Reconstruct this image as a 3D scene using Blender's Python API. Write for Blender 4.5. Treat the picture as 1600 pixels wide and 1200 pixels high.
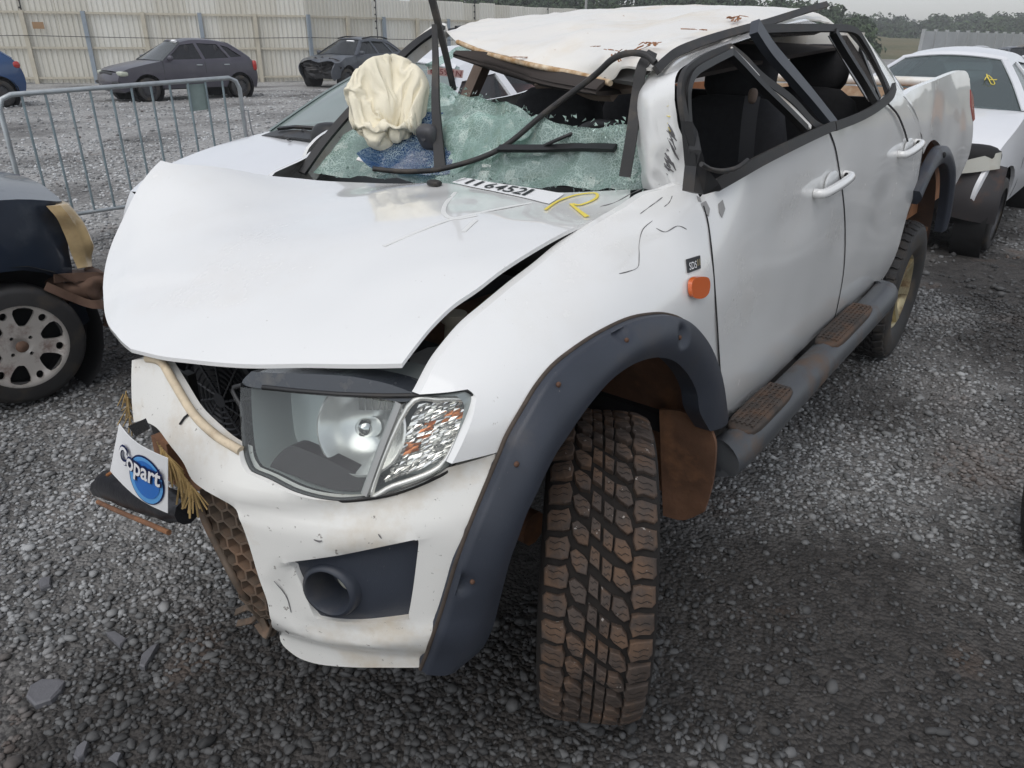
import bpy, bmesh, math, random
import numpy as np
from mathutils import Vector, Matrix, noise
from mathutils.geometry import delaunay_2d_cdt
random.seed(7); rng = np.random.default_rng(7)
scene = bpy.context.scene
for o in list(bpy.data.objects): bpy.data.objects.remove(o)

# ---------------------------------------------------------------- camera
# world = truck frame: origin under the middle of the front axle, x forward, y to the truck's left, z up
CAM = Vector((1.386, 1.631, 1.633)); YAW, PIT, ROL, FPX = -2.4737, -.4326, .0078, 1168.0
d = Vector((math.cos(PIT)*math.cos(YAW), math.cos(PIT)*math.sin(YAW), math.sin(PIT)))
r = Vector((math.sin(YAW), -math.cos(YAW), 0)); u = r.cross(d)
r2 = math.cos(ROL)*r + math.sin(ROL)*u; u2 = -math.sin(ROL)*r + math.cos(ROL)*u
cd = bpy.data.cameras.new('camera'); cam = bpy.data.objects.new('camera', cd); scene.collection.objects.link(cam)
cam.matrix_world = Matrix(((r2.x, u2.x, -d.x, CAM.x), (r2.y, u2.y, -d.y, CAM.y), (r2.z, u2.z, -d.z, CAM.z), (0, 0, 0, 1)))
cd.sensor_width = 36; cd.lens = FPX/1600*36; cd.clip_start = .05; cd.clip_end = 5000
scene.camera = cam

# ---------------------------------------------------------------- sky, sun, exposure (overcast)
w = bpy.data.worlds.new('World'); scene.world = w; w.use_nodes = True
nt = w.node_tree; nt.nodes.clear()
sky = nt.nodes.new('ShaderNodeTexSky'); sky.sky_type = 'NISHITA'; sky.sun_disc = False
SUN_EL, SUN_AZ = math.radians(60), math.radians(8)
sky.sun_elevation = SUN_EL; sky.sun_rotation = math.radians(90) - SUN_AZ; sky.air_density = 1.0; sky.dust_density = 1.5; sky.ozone_density = 1
hs = nt.nodes.new('ShaderNodeHueSaturation'); hs.inputs['Saturation'].default_value = .32
bg = nt.nodes.new('ShaderNodeBackground'); bg.inputs['Strength'].default_value = .15
wo = nt.nodes.new('ShaderNodeOutputWorld')
nt.links.new(sky.outputs[0], hs.inputs['Color']); nt.links.new(hs.outputs[0], bg.inputs[0]); nt.links.new(bg.outputs[0], wo.inputs[0])
sl = bpy.data.lights.new('sun', 'SUN'); sl.energy = .9; sl.angle = math.radians(60); sl.color = (1, .97, .93)
so = bpy.data.objects.new('sun', sl); scene.collection.objects.link(so)
sd = Vector((math.cos(SUN_EL)*math.cos(SUN_AZ), math.cos(SUN_EL)*math.sin(SUN_AZ), math.sin(SUN_EL)))
so.rotation_euler = sd.to_track_quat('Z', 'Y').to_euler()
scene.view_settings.view_transform = 'Standard'; scene.view_settings.look = 'None'
scene.view_settings.gamma = 1; scene.view_settings.exposure = .26; scene.view_settings.use_curve_mapping = False

# ---------------------------------------------------------------- materials
MATS = {}
def mat(name, col, rough=.5, metal=0, var=.0, vscale=8, dirt=0, dirtcol=(.25, .16, .08), dscale=3, dthr=.55, bump=0, bscale=60,
        coat=0, alpha=1, trans=0, spec=.5, island=0, col2=None, emit=None, dirt2=None):
    """procedural principled material: colour with noise variation, patches of dirt, fine bump"""
    if name in MATS: return MATS[name]
    m = bpy.data.materials.new(name); m.use_nodes = True; t = m.node_tree; N = t.nodes; Lk = t.links
    b = N['Principled BSDF']; b.inputs['Roughness'].default_value = rough; b.inputs['Metallic'].default_value = metal
    b.inputs['Coat Weight'].default_value = coat; b.inputs['Coat Roughness'].default_value = .03
    b.inputs['Transmission Weight'].default_value = trans; b.inputs['Alpha'].default_value = alpha
    b.inputs['Specular IOR Level'].default_value = spec
    tc = N.new('ShaderNodeTexCoord'); ge = N.new('ShaderNodeNewGeometry')
    pos = ge.outputs['Position']
    rgb = N.new('ShaderNodeRGB'); rgb.outputs[0].default_value = (*col, 1); c = rgb.outputs[0]
    def nz(scale, det=5, rg=.6):
        n = N.new('ShaderNodeTexNoise'); n.inputs['Scale'].default_value = scale; n.inputs['Detail'].default_value = det; n.inputs['Roughness'].default_value = rg
        Lk.new(pos, n.inputs['Vector']); return n.outputs['Fac']
    def ramp(f, a, bb):
        q = N.new('ShaderNodeMapRange'); q.inputs['From Min'].default_value = a; q.inputs['From Max'].default_value = bb; Lk.new(f, q.inputs['Value']); return q.outputs[0]
    def mixc(f, a, bcol):
        q = N.new('ShaderNodeMix'); q.data_type = 'RGBA'; Lk.new(f, q.inputs[0]); Lk.new(a, q.inputs[6])
        if isinstance(bcol, tuple): q.inputs[7].default_value = (*bcol, 1)
        else: Lk.new(bcol, q.inputs[7])
        return q.outputs[2]
    if col2 is not None: c = mixc(ramp(nz(vscale), .35, .65), c, col2)
    if var:
        q = N.new('ShaderNodeHueSaturation'); q.inputs['Hue'].default_value = .5
        mr = N.new('ShaderNodeMapRange'); mr.inputs['From Min'].default_value = .25; mr.inputs['From Max'].default_value = .75
        mr.inputs['To Min'].default_value = 1-var; mr.inputs['To Max'].default_value = 1+var
        Lk.new(nz(vscale), mr.inputs['Value']); Lk.new(mr.outputs[0], q.inputs['Value']); Lk.new(c, q.inputs['Color']); c = q.outputs[0]
    if island:
        q = N.new('ShaderNodeHueSaturation'); mr = N.new('ShaderNodeMapRange')
        mr.inputs['To Min'].default_value = 1-island; mr.inputs['To Max'].default_value = 1+island
        Lk.new(ge.outputs['Random Per Island'], mr.inputs['Value']); Lk.new(mr.outputs[0], q.inputs['Value']); Lk.new(c, q.inputs['Color']); c = q.outputs[0]
    if dirt:
        f = ramp(nz(dscale, 8, .65), dthr, dthr+.16)
        f2 = N.new('ShaderNodeMath'); f2.operation = 'MULTIPLY'; f2.inputs[1].default_value = dirt; Lk.new(f, f2.inputs[0])
        c = mixc(f2.outputs[0], c, dirtcol)
        rr = N.new('ShaderNodeMapRange'); rr.inputs['To Min'].default_value = rough; rr.inputs['To Max'].default_value = min(1, rough+.5)
        Lk.new(f2.outputs[0], rr.inputs['Value']); Lk.new(rr.outputs[0], b.inputs['Roughness'])
    if dirt2:   # fine specks: (amount, colour, scale, threshold)
        am, dc, ds, dt = dirt2
        f = ramp(nz(ds, 3, .7), dt, dt+.05)
        f2 = N.new('ShaderNodeMath'); f2.operation = 'MULTIPLY'; f2.inputs[1].default_value = am; Lk.new(f, f2.inputs[0])
        c = mixc(f2.outputs[0], c, dc)
    Lk.new(c, b.inputs['Base Color'])
    if bump:
        bp = N.new('ShaderNodeBump'); bp.inputs['Strength'].default_value = 1; bp.inputs['Distance'].default_value = bump
        Lk.new(nz(bscale, 6, .6), bp.inputs['Height']); Lk.new(bp.outputs[0], b.inputs['Normal'])
    if emit: b.inputs['Emission Color'].default_value = (*emit[0], 1); b.inputs['Emission Strength'].default_value = emit[1]
    m.diffuse_color = (*col, 1); MATS[name] = m; return m
def glass(name, tint=(.8, .9, .88), refl=.06, rough=.02, haze=0, hazecol=(.3, .36, .34), crack=0, blue=None, crackscale=120):
    """thin pane: fresnel reflection over tinted see-through, optional diffuse film and shatter lines"""
    if name in MATS: return MATS[name]
    m = bpy.data.materials.new(name); m.use_nodes = True; t = m.node_tree; N = t.nodes; Lk = t.links; N.clear()
    out = N.new('ShaderNodeOutputMaterial'); tr = N.new('ShaderNodeBsdfTransparent'); tr.inputs[0].default_value = (*tint, 1)
    gl = N.new('ShaderNodeBsdfGlossy'); gl.inputs['Roughness'].default_value = rough
    fr = N.new('ShaderNodeFresnel'); ge = N.new('ShaderNodeNewGeometry')
    io = N.new('ShaderNodeMath'); io.operation = 'MULTIPLY_ADD'; io.inputs[1].default_value = 1/1.52-1.52; io.inputs[2].default_value = 1.52
    Lk.new(ge.outputs['Backfacing'], io.inputs[0]); Lk.new(io.outputs[0], fr.inputs['IOR'])
    ad = N.new('ShaderNodeMath'); ad.operation = 'ADD'; ad.inputs[1].default_value = refl; Lk.new(fr.outputs[0], ad.inputs[0])
    mx = N.new('ShaderNodeMixShader'); Lk.new(ad.outputs[0], mx.inputs[0]); Lk.new(tr.outputs[0], mx.inputs[1]); Lk.new(gl.outputs[0], mx.inputs[2])
    res = mx.outputs[0]
    if haze:
        df = N.new('ShaderNodeBsdfDiffuse'); df.inputs[0].default_value = (*hazecol, 1)
        m2 = N.new('ShaderNodeMixShader'); m2.inputs[0].default_value = haze; Lk.new(res, m2.inputs[1]); Lk.new(df.outputs[0], m2.inputs[2]); res = m2.outputs[0]
    if crack:
        def edges(scale, wdt):
            wn = N.new('ShaderNodeTexNoise'); wn.inputs['Scale'].default_value = 9; Lk.new(ge.outputs['Position'], wn.inputs['Vector'])
            va = N.new('ShaderNodeVectorMath'); va.operation = 'MULTIPLY_ADD'; va.inputs[1].default_value = (.035, .035, .035)
            Lk.new(wn.outputs['Color'], va.inputs[0]); Lk.new(ge.outputs['Position'], va.inputs[2])
            vo = N.new('ShaderNodeTexVoronoi'); vo.feature = 'DISTANCE_TO_EDGE'; vo.inputs['Scale'].default_value = scale; Lk.new(va.outputs[0], vo.inputs['Vector'])
            q = N.new('ShaderNodeMapRange'); q.inputs['From Min'].default_value = 0; q.inputs['From Max'].default_value = wdt; q.inputs['To Min'].default_value = 1; q.inputs['To Max'].default_value = 0
            Lk.new(vo.outputs['Distance'], q.inputs['Value']); return q.outputs[0]
        e1 = edges(crackscale, .10); e2 = edges(crackscale*.22, .035)
        mxx = N.new('ShaderNodeMath'); mxx.operation = 'MAXIMUM'; Lk.new(e1, mxx.inputs[0]); Lk.new(e2, mxx.inputs[1])
        nn = N.new('ShaderNodeTexNoise'); nn.inputs['Scale'].default_value = 7; Lk.new(ge.outputs['Position'], nn.inputs['Vector'])
        q = N.new('ShaderNodeMapRange'); q.inputs['From Min'].default_value = .38; q.inputs['From Max'].default_value = .62; q.inputs['To Min'].default_value = .25; q.inputs['To Max'].default_value = 1
        Lk.new(nn.outputs['Fac'], q.inputs['Value'])
        mu = N.new('ShaderNodeMath'); mu.operation = 'MULTIPLY'; Lk.new(mxx.outputs[0], mu.inputs[0]); Lk.new(q.outputs[0], mu.inputs[1])
        mu2 = N.new('ShaderNodeMath'); mu2.operation = 'MULTIPLY'; mu2.inputs[1].default_value = crack; Lk.new(mu.outputs[0], mu2.inputs[0])
        df = N.new('ShaderNodeBsdfDiffuse'); df.inputs[0].default_value = (.62, .74, .68, 1)
        m3 = N.new('ShaderNodeMixShader'); Lk.new(mu2.outputs[0], m3.inputs[0]); Lk.new(res, m3.inputs[1]); Lk.new(df.outputs[0], m3.inputs[2]); res = m3.outputs[0]
    Lk.new(res, out.inputs[0]); MATS[name] = m; return m

paint = mat('white_paint', (.80, .80, .785), .24, coat=1, var=.01, vscale=3, dirt=.13, dirtcol=(.58, .50, .38), dscale=2.3, dthr=.52, dirt2=(.55, (.16, .11, .07), 90, .70))
paint_dirty = mat('white_paint_dirty', (.77, .76, .72), .32, coat=.6, var=.04, vscale=4, dirt=.55, dirtcol=(.50, .39, .24), dscale=3.5, dthr=.50, dirt2=(.7, (.10, .07, .05), 60, .66))
roofpaint = mat('roof_paint', (.82, .79, .73), .38, coat=.3, var=.03, vscale=3, dirt=.42, dirtcol=(.64, .52, .36), dscale=2.2, dthr=.51, dirt2=(.8, (.33, .13, .04), 28, .69))
rust = mat('rust', (.26, .105, .035), .85, var=.35, vscale=30, bump=.002)
flare_m = mat('flare_plastic', (.034, .040, .054), .42, var=.15, vscale=6, dirt=.35, dirtcol=(.13, .11, .09), dscale=5, dthr=.55, bump=.0006, bscale=500, dirt2=(.5, (.3, .27, .23), 120, .70))
black = mat('black_plastic', (.012, .012, .013), .45, var=.2, vscale=9, dirt=.4, dirtcol=(.09, .07, .05), dscale=4, dthr=.55)
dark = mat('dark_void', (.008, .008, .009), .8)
rubber = mat('rubber', (.022, .021, .021), .65, var=.25, vscale=10, dirt=.5, dirtcol=(.10, .075, .05), dscale=6, dthr=.5, bump=.001)
trimrub = mat('trim_rubber', (.026, .025, .025), .6, var=.2, vscale=14, dirt=.4, dirtcol=(.16, .13, .10), dscale=9, dthr=.52)
mudrub = mat('muddy_rubber', (.050, .037, .030), .78, var=.35, vscale=14, dirt=.75, dirtcol=(.125, .074, .045), dscale=10, dthr=.47, bump=.0018, bscale=120, island=.22, dirt2=(.8, (.36, .33, .30), 45, .67))
mudbase = mat('muddy_groove', (.010, .0075, .006), .9, var=.3, vscale=20)
mud = mat('red_mud', (.15, .075, .042), .9, var=.4, vscale=7, dirt=.8, dirtcol=(.30, .14, .065), dscale=5, dthr=.5, bump=.004, bscale=30)
gold = mat('dull_gold_alloy', (.42, .36, .22), .45, metal=.7, dirt=.7, dirtcol=(.16, .09, .05), dscale=9, dthr=.5)
steel = mat('galvanised', (.42, .45, .46), .45, metal=.6, var=.2, vscale=12, dirt=.35, dirtcol=(.22, .15, .10), dscale=6, dthr=.58)
alloy = mat('dirty_alloy', (.60, .56, .52), .4, metal=.5, var=.1, dirt=.7, dirtcol=(.16, .08, .06), dscale=10, dthr=.52)
chrome = mat('chrome', (.75, .75, .73), .12, metal=1)
orange = mat('amber_lens', (.58, .11, .015), .18, coat=.6, spec=.6)
redl = mat('red_lens', (.40, .02, .015), .18, coat=.6)
fabric = mat('dark_fabric', (.022, .022, .025), .9, var=.3, vscale=40)
bagm = mat('airbag_cloth', (.80, .74, .58), .85, var=.04, vscale=5, bump=.001, bscale=200)
hliner = mat('headliner', (.20, .15, .12), .9, var=.2)
straw = mat('straw', (.42, .29, .12), .85, var=.3, vscale=30)
white = mat('print_white', (.83, .83, .83), .5); ink = mat('print_black', (.02, .02, .022), .5)
navy_ink = mat('print_navy', (.01, .02, .10), .4); blue_ink = mat('print_blue', (.03, .17, .55), .4); cyan_ink = mat('print_light_blue', (.12, .38, .75), .4)
yellow = mat('yellow_crayon', (.74, .60, .10), .75)

# ---------------------------------------------------------------- object helpers
C = scene.collection
def link(name, me, m=None, parent=None, smooth=True):
    o = bpy.data.objects.new(name, me); C.objects.link(o)
    if m is not None and not me.materials: me.materials.append(m)
    if smooth: me.shade_smooth(); me.set_sharp_from_angle(angle=1.15)
    if parent is not None:
        o.parent = parent; wl = Vector((0, 0, 0)); p = parent
        if parent.type == 'EMPTY' and not parent.get('_local'): o.location = -parent.location
    return o
def thing(name, label, cat, loc=(0, 0, 0), rz=0, group=None, local=False):
    o = bpy.data.objects.new(name, None); C.objects.link(o); o.location = loc; o.rotation_euler = (0, 0, rz); o.empty_display_size = .2
    o['label'] = label; o['category'] = cat
    if group: o['group'] = group
    if local: o['_local'] = 1
    return o
def tag(o, label, cat, group=None):
    o['label'] = label; o['category'] = cat
    if group: o['group'] = group
    return o
def structure(o): o['kind'] = 'structure'; return o
def stuff(o): o['kind'] = 'stuff'; return o
def mesh(vs, fs):
    me = bpy.data.meshes.new('m'); me.from_pydata([tuple(v) for v in vs], [], fs); me.validate(); me.update(); return me
class MB:
    def __init__(s): s.v = []; s.f = []
    def add(s, vs, fs):
        k = len(s.v); s.v += [tuple(v) for v in vs]; s.f += [tuple(i+k for i in f) for f in fs]; return s
    def obj(s, name, m, parent=None, smooth=True): return link(name, mesh(s.v, s.f), m, parent, smooth)
def box(c, sz, rot=None):
    x, y, z = sz[0]/2, sz[1]/2, sz[2]/2
    vs = [Vector((a*x, b*y, e*z)) for a in (-1, 1) for b in (-1, 1) for e in (-1, 1)]
    if rot is not None: vs = [rot @ v for v in vs]
    return [v+Vector(c) for v in vs], [(0, 1, 3, 2), (4, 6, 7, 5), (0, 4, 5, 1), (2, 3, 7, 6), (0, 2, 6, 4), (1, 5, 7, 3)]
def blob(c, sz, p=4, n=6, rot=None, jit=0):
    """rounded box / cushion"""
    vs = []; fs = []; idx = {}
    def pt(a, b, e):
        k = (round(a, 4), round(b, 4), round(e, 4))
        if k not in idx:
            l = (abs(a)**p+abs(b)**p+abs(e)**p)**(1/p); v = Vector((a/l*sz[0]/2, b/l*sz[1]/2, e/l*sz[2]/2))
            if jit: v *= 1+jit*noise.noise(v*14+Vector(c))
            if rot is not None: v = rot @ v
            idx[k] = len(vs); vs.append(v+Vector(c))
        return idx[k]
    g = [math.tan((-1+2*i/n)*math.pi/4) for i in range(n+1)]
    for ax in range(3):
        for s in (-1, 1):
            for i in range(n):
                for j in range(n):
                    q = []
                    for (a, b) in ((i, j), (i+1, j), (i+1, j+1), (i, j+1)):
                        co = [g[a], g[b]]; co.insert(ax, s); q.append(pt(*co))
                    fs.append(tuple(q) if s*(1 if ax != 1 else -1) > 0 else tuple(reversed(q)))
    return vs, fs
def crom(P, n=6, closed=False):
    """Catmull-Rom through the points"""
    P = [Vector(p) for p in P]; out = []; k = len(P)
    if k < 3: return [P[0].lerp(P[-1], i/n) for i in range(n+1)]
    for i in range(k if closed else k-1):
        g = (lambda j: P[j % k]) if closed else (lambda j: P[max(0, min(k-1, j))])
        a, b, c, e = g(i-1), g(i), g(i+1), g(i+2)
        for s in range(n):
            t = s/n
            out.append(.5*((2*b)+(c-a)*t+(2*a-5*b+4*c-e)*t*t+(3*b-a-3*c+e)*t**3))
    if not closed: out.append(P[-1])
    return out
def tube(P, rad, sides=8, caps=True, smooth=0):
    P = [Vector(p) for p in (crom(P, smooth) if smooth else P)]; vs = []; fs = []
    R = rad if isinstance(rad, (list, tuple)) else None; up = None
    for i, p in enumerate(P):
        t = (P[min(i+1, len(P)-1)]-P[max(i-1, 0)]).normalized()
        if up is None: up = t.orthogonal().normalized()
        up = (up-t*up.dot(t)).normalized(); s = t.cross(up)
        q = rad if R is None else R[min(len(R)-1, int(i*len(R)/len(P)))]
        for k in range(sides):
            a = 2*math.pi*k/sides; vs.append(p+(up*math.cos(a)+s*math.sin(a))*q)
    for i in range(len(P)-1):
        for k in range(sides):
            a, b = i*sides+k, i*sides+(k+1) % sides; fs.append((a, b, b+sides, a+sides))
    if caps: fs += [tuple(reversed(range(sides))), tuple(range((len(P)-1)*sides, len(P)*sides))]
    return vs, fs
def strip(P, wd, th, nrm, smooth=0):
    """flat strap along P: width across, thickness along nrm (nrm may be a function of the point)"""
    P = [Vector(p) for p in (crom(P, smooth) if smooth else P)]; vs = []; fs = []; n = len(P)
    for i, p in enumerate(P):
        t = (P[min(i+1, n-1)]-P[max(i-1, 0)]).normalized(); N0 = Vector(nrm(p) if callable(nrm) else nrm).normalized()
        s = t.cross(N0).normalized(); N1 = s.cross(t).normalized(); ww = wd(i/(n-1)) if callable(wd) else wd
        for a, b in ((-1, 0), (1, 0), (1, 1), (-1, 1)): vs.append(p+s*a*ww/2+N1*b*th)
    for i in range(n-1):
        for k in range(4):
            a, b = i*4+k, i*4+(k+1) % 4; fs.append((a, b, b+4, a+4))
    fs += [(3, 2, 1, 0), tuple(range(4*n-4, 4*n))]
    return vs, fs
def lathe(prof, n=32, axis='y', c=(0, 0, 0), rot=None, a0=0, a1=2*math.pi):
    """prof: (radius, offset along axis)"""
    vs = []; fs = []; full = abs(a1-a0-2*math.pi) < 1e-6; m = n if full else n+1
    for i in range(m):
        a = a0+(a1-a0)*i/n
        for (rr, o) in prof:
            v = Vector((rr*math.cos(a), o, rr*math.sin(a))) if axis == 'y' else (Vector((o, rr*math.cos(a), rr*math.sin(a))) if axis == 'x' else Vector((rr*math.cos(a), rr*math.sin(a), o)))
            if rot is not None: v = rot @ v
            vs.append(v+Vector(c))
    k = len(prof)
    for i in range(n):
        j = (i+1) % m
        for q in range(k-1): fs.append((i*k+q, i*k+q+1, j*k+q+1, j*k+q))
    return vs, fs
def inpoly(pts, poly):
    x, y = pts[:, 0], pts[:, 1]; res = np.zeros(len(pts), bool); n = len(poly)
    for i in range(n):
        x0, y0 = poly[i]; x1, y1 = poly[(i+1) % n]
        if y0 == y1: continue
        c = ((y0 > y) != (y1 > y)) & (x < (x1-x0)*(y-y0)/(y1-y0)+x0); res ^= c
    return res
def segdist(pts, poly):
    dm = np.full(len(pts), 1e9); n = len(poly)
    for i in range(n):
        a = np.array(poly[i]); b = np.array(poly[(i+1) % n]); ab = b-a; L = ab@ab
        if L < 1e-12: continue
        t = np.clip(((pts-a)@ab)/L, 0, 1); q = a+t[:, None]*ab; dm = np.minimum(dm, np.hypot(*(pts-q).T))
    return dm
def polyline(P, gap=.09):
    P = [Vector(p) for p in P]; o_ = []
    for i in range(len(P)):
        a, b = P[i], P[(i+1) % len(P)]; m_ = max(1, int((b-a).length/gap)); o_ += [a.lerp(b, q/m_) for q in range(m_)]
    return o_
def outline(segs, n=5):
    """list of points, or list of segments that meet at corners -> closed dense loop (n = 0: straight edges)"""
    if n == 0: return polyline(segs)
    if not isinstance(segs[0], list): return crom(segs, n, True)
    out = []
    for s in segs: out += crom(s, n)
    res = []
    for p in out:
        if not res or (p-res[-1]).length > .002: res.append(p)
    if (res[0]-res[-1]).length < .002: res.pop()
    return res
def panel_mesh(segs, ax, fn, step=.03, holes=(), flange=.015, inward=None, n=5, thick=0):
    """sheet-metal panel: outline cut out of the surface coordinate[ax] = fn(other two), with a turned-in edge"""
    I = [(1, 2), (0, 2), (0, 1)][ax]
    loops = [outline(segs, n)]+[outline(h, n) for h in holes]
    L2 = [[(p[I[0]], p[I[1]]) for p in l] for l in loops]
    A = np.array(L2[0]); lo, hi = A.min(0), A.max(0)
    gx, gy = np.meshgrid(np.arange(lo[0], hi[0]+step, step), np.arange(lo[1], hi[1]+step, step*.87), indexing='ij')
    gx = gx+((np.arange(gx.shape[1]) % 2)*step/2)[None, :]
    G = np.stack([gx.ravel(), gy.ravel()], 1); G = G[inpoly(G, L2[0])]
    for k, l in enumerate(L2):
        if k: G = G[~inpoly(G, l)]
        if len(G): G = G[segdist(G, l) > step*.45]
    V = []; E = []
    for l in L2:
        k = len(V); V += l; E += [(k+i, k+(i+1) % len(l)) for i in range(len(l))]
    V += [tuple(g) for g in G]
    v2, e2, f2, _, _, _ = delaunay_2d_cdt([Vector(v) for v in V], E, [], 0, 1e-6)
    cen = np.array([[(v2[f[0]][k]+v2[f[1]][k]+v2[f[2]][k])/3 for k in (0, 1)] for f in f2])
    keep = inpoly(cen, L2[0])
    for l in L2[1:]: keep &= ~inpoly(cen, l)
    def lift(a, b):
        c = [0, 0, 0]; c[I[0]] = a; c[I[1]] = b; c[ax] = fn(a, b); return c
    vs = [lift(*p) for p in v2]; fs = [tuple(f) for f, k in zip(f2, keep) if k]
    iv = Vector(inward) if inward is not None else Vector([-1 if k == ax else 0 for k in range(3)])
    # orient faces outward
    a, b, c = (Vector(vs[i]) for i in fs[0])
    if (b-a).cross(c-a).dot(iv) > 0: fs = [tuple(reversed(f)) for f in fs]
    if flange:
        cnt = {}
        for f in fs:
            for i in range(3): cnt[(f[i], f[(i+1) % 3])] = 1
        rim = [(i, j) for (i, j) in cnt if (j, i) not in cnt]; mp = {}
        for i, j in rim:
            for q in (i, j):
                if q not in mp:
                    mp[q] = (len(vs), len(vs)+1); vs.append(vs[q]); vs.append(tuple(Vector(vs[q])+iv*flange))
        fs += [(mp[j][0], mp[i][0], mp[i][1], mp[j][1]) for i, j in rim]
    return vs, fs
def panel(name, segs, ax, fn, m, parent, **k):
    vs, fs = panel_mesh(segs, ax, fn, **k); return link(name, mesh(vs, fs), m, parent)
def grid_patch(rows, n=6, m=6):
    """smooth surface through a grid of points"""
    R = [crom(rw, m) for rw in rows]; cols = [crom([R[i][j] for i in range(len(R))], n) for j in range(len(R[0]))]
    a, b = len(cols[0]), len(cols); vs = [cols[j][i] for i in range(a) for j in range(b)]
    fs = [(i*b+j, i*b+j+1, (i+1)*b+j+1, (i+1)*b+j) for i in range(a-1) for j in range(b-1)]
    return vs, fs
def shell(vs, fs, off):
    """give a sheet thickness: a second skin moved by the vector off, joined round the border"""
    n = len(vs); o = Vector(off); v2 = [tuple(v) for v in vs]+[tuple(Vector(v)+o) for v in vs]
    f2 = list(fs)+[tuple(reversed([i+n for i in f])) for f in fs]; cnt = set()
    for f in fs:
        for i in range(len(f)): cnt.add((f[i], f[(i+1) % len(f)]))
    for (a, b) in cnt:
        if (b, a) not in cnt: f2.append((b, a, a+n, b+n))
    return v2, f2
def mirror_copy(o, parent=None, name=None):
    """the same part on the truck's right side"""
    me = o.data.copy(); me.transform(Matrix.Diagonal((1, -1, 1, 1))); me.flip_normals()
    c = bpy.data.objects.new(name or o.name.split('.')[0], me); C.objects.link(c)
    p = parent or o.parent
    if p is not None: c.parent = p; c.location = o.location.copy()
    return c
def text_mesh(s, off=0, shear=0, space=1.0):
    cu = bpy.data.curves.new('t', 'FONT'); cu.body = s; cu.offset = off; cu.shear = shear; cu.fill_mode = 'FRONT'; cu.resolution_u = 3; cu.space_character = space
    ob = bpy.data.objects.new('t', cu); C.objects.link(ob); bpy.context.view_layer.update()
    me = bpy.data.meshes.new_from_object(ob.evaluated_get(bpy.context.evaluated_depsgraph_get())); bpy.data.objects.remove(ob); bpy.data.curves.remove(cu)
    vs = [tuple(v.co) for v in me.vertices]; fs = [tuple(p.vertices) for p in me.polygons]; bpy.data.meshes.remove(me)
    return vs, fs
def text_on(s, fn, off=0, shear=0, box_=None):
    """lettering mapped through fn(u, v) with u, v in 0..1 over its own extent (or over box_)"""
    vs, fs = text_mesh(s, off, shear); A = np.array(vs)
    lo, hi = box_ if box_ else (A[:, :2].min(0), A[:, :2].max(0))
    return [fn((v[0]-lo[0])/(hi[0]-lo[0]), (v[1]-lo[1])/(hi[1]-lo[1])) for v in vs], fs, (lo, hi)
def sstep(a, b, x):
    t = max(0, min(1, (x-a)/(b-a))); return t*t*(3-2*t)

# ---------------------------------------------------------------- the truck's body surfaces (metres)
# <surf>
def _ss(a, b, x):
    t = max(0, min(1, (x-a)/(b-a))); return t*t*(3-2*t)
def Ys(x, z):
    """left body side: y for (x, z)"""
    y = .885
    if z < .75: y -= .05*((.75-z)/.25)**2
    zt = 1.205-.25*max(-.6, min(.7, x)); q = max(0, (z-.85)/max(.1, zt-.85))
    fen = .185*min(q, 1.6)**4
    h = max(0, z-1.0); cab = .05*(h/.4)**1.5+.03*_ss(-2.4, -3.6, x)*h/.45 + max(0, z-1.42)*.45*_ss(-2.7, -2.3, x)
    k = _ss(-.62, -.30, x); y -= fen*k+cab*(1-k)
    if x > .15: y -= .2*((x-.15)/.5)**2.5
    y -= .008*math.exp(-((x+1.55)/.35)**2-((z-.98)/.16)**2)+.010*math.exp(-((x+1.0)/.25)**2-((z-1.13)/.09)**2)+.012*math.exp(-((x+2.15)/.22)**2-((z-1.02)/.14)**2)
    return y
def Xf(y, z):
    """front face: x for (y, z)"""
    a = abs(y); x = .78-.30*(a/.85)**3
    if z > .75: x -= .09*(z-.75)/.2
    if z < .52: x -= .05*min(1, ((.52-z)/.1)**2)
    return x
def Zh(x, y):
    """bonnet: z for (x, y)"""
    s = max(0, (x+.35)/1.05)
    z = 1.23-.05*s-.19*s**3+.04*y*(1-.7*min(1, s))-.03*(y/.7)**2*min(1, s)
    z += .15*math.exp(-((x-.22)/.28)**2-((y+.70)/.30)**2)+.03*math.exp(-((x+.2)/.3)**2-((y+.7)/.25)**2)
    return z
# </surf>

# ================================================================ ground (so that the render reads while building)
def paleness(N, Lk, P):
    """0.2 (dark) .. 0.8 (pale): the yard beyond the barrier is paler, the ground round the truck is darker in patches"""
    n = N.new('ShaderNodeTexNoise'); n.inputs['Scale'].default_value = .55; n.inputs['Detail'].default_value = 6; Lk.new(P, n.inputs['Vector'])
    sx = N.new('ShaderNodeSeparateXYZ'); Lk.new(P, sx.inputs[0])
    q = N.new('ShaderNodeMapRange'); q.inputs['From Min'].default_value = 0; q.inputs['From Max'].default_value = -7; q.inputs['To Min'].default_value = -.06; q.inputs['To Max'].default_value = .22; Lk.new(sx.outputs['Y'], q.inputs['Value'])  # base tone gets paler away from the truck towards its right
    a = N.new('ShaderNodeMath'); a.operation = 'ADD'; Lk.new(n.outputs['Fac'], a.inputs[0]); Lk.new(q.outputs[0], a.inputs[1]); return a.outputs[0]
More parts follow.
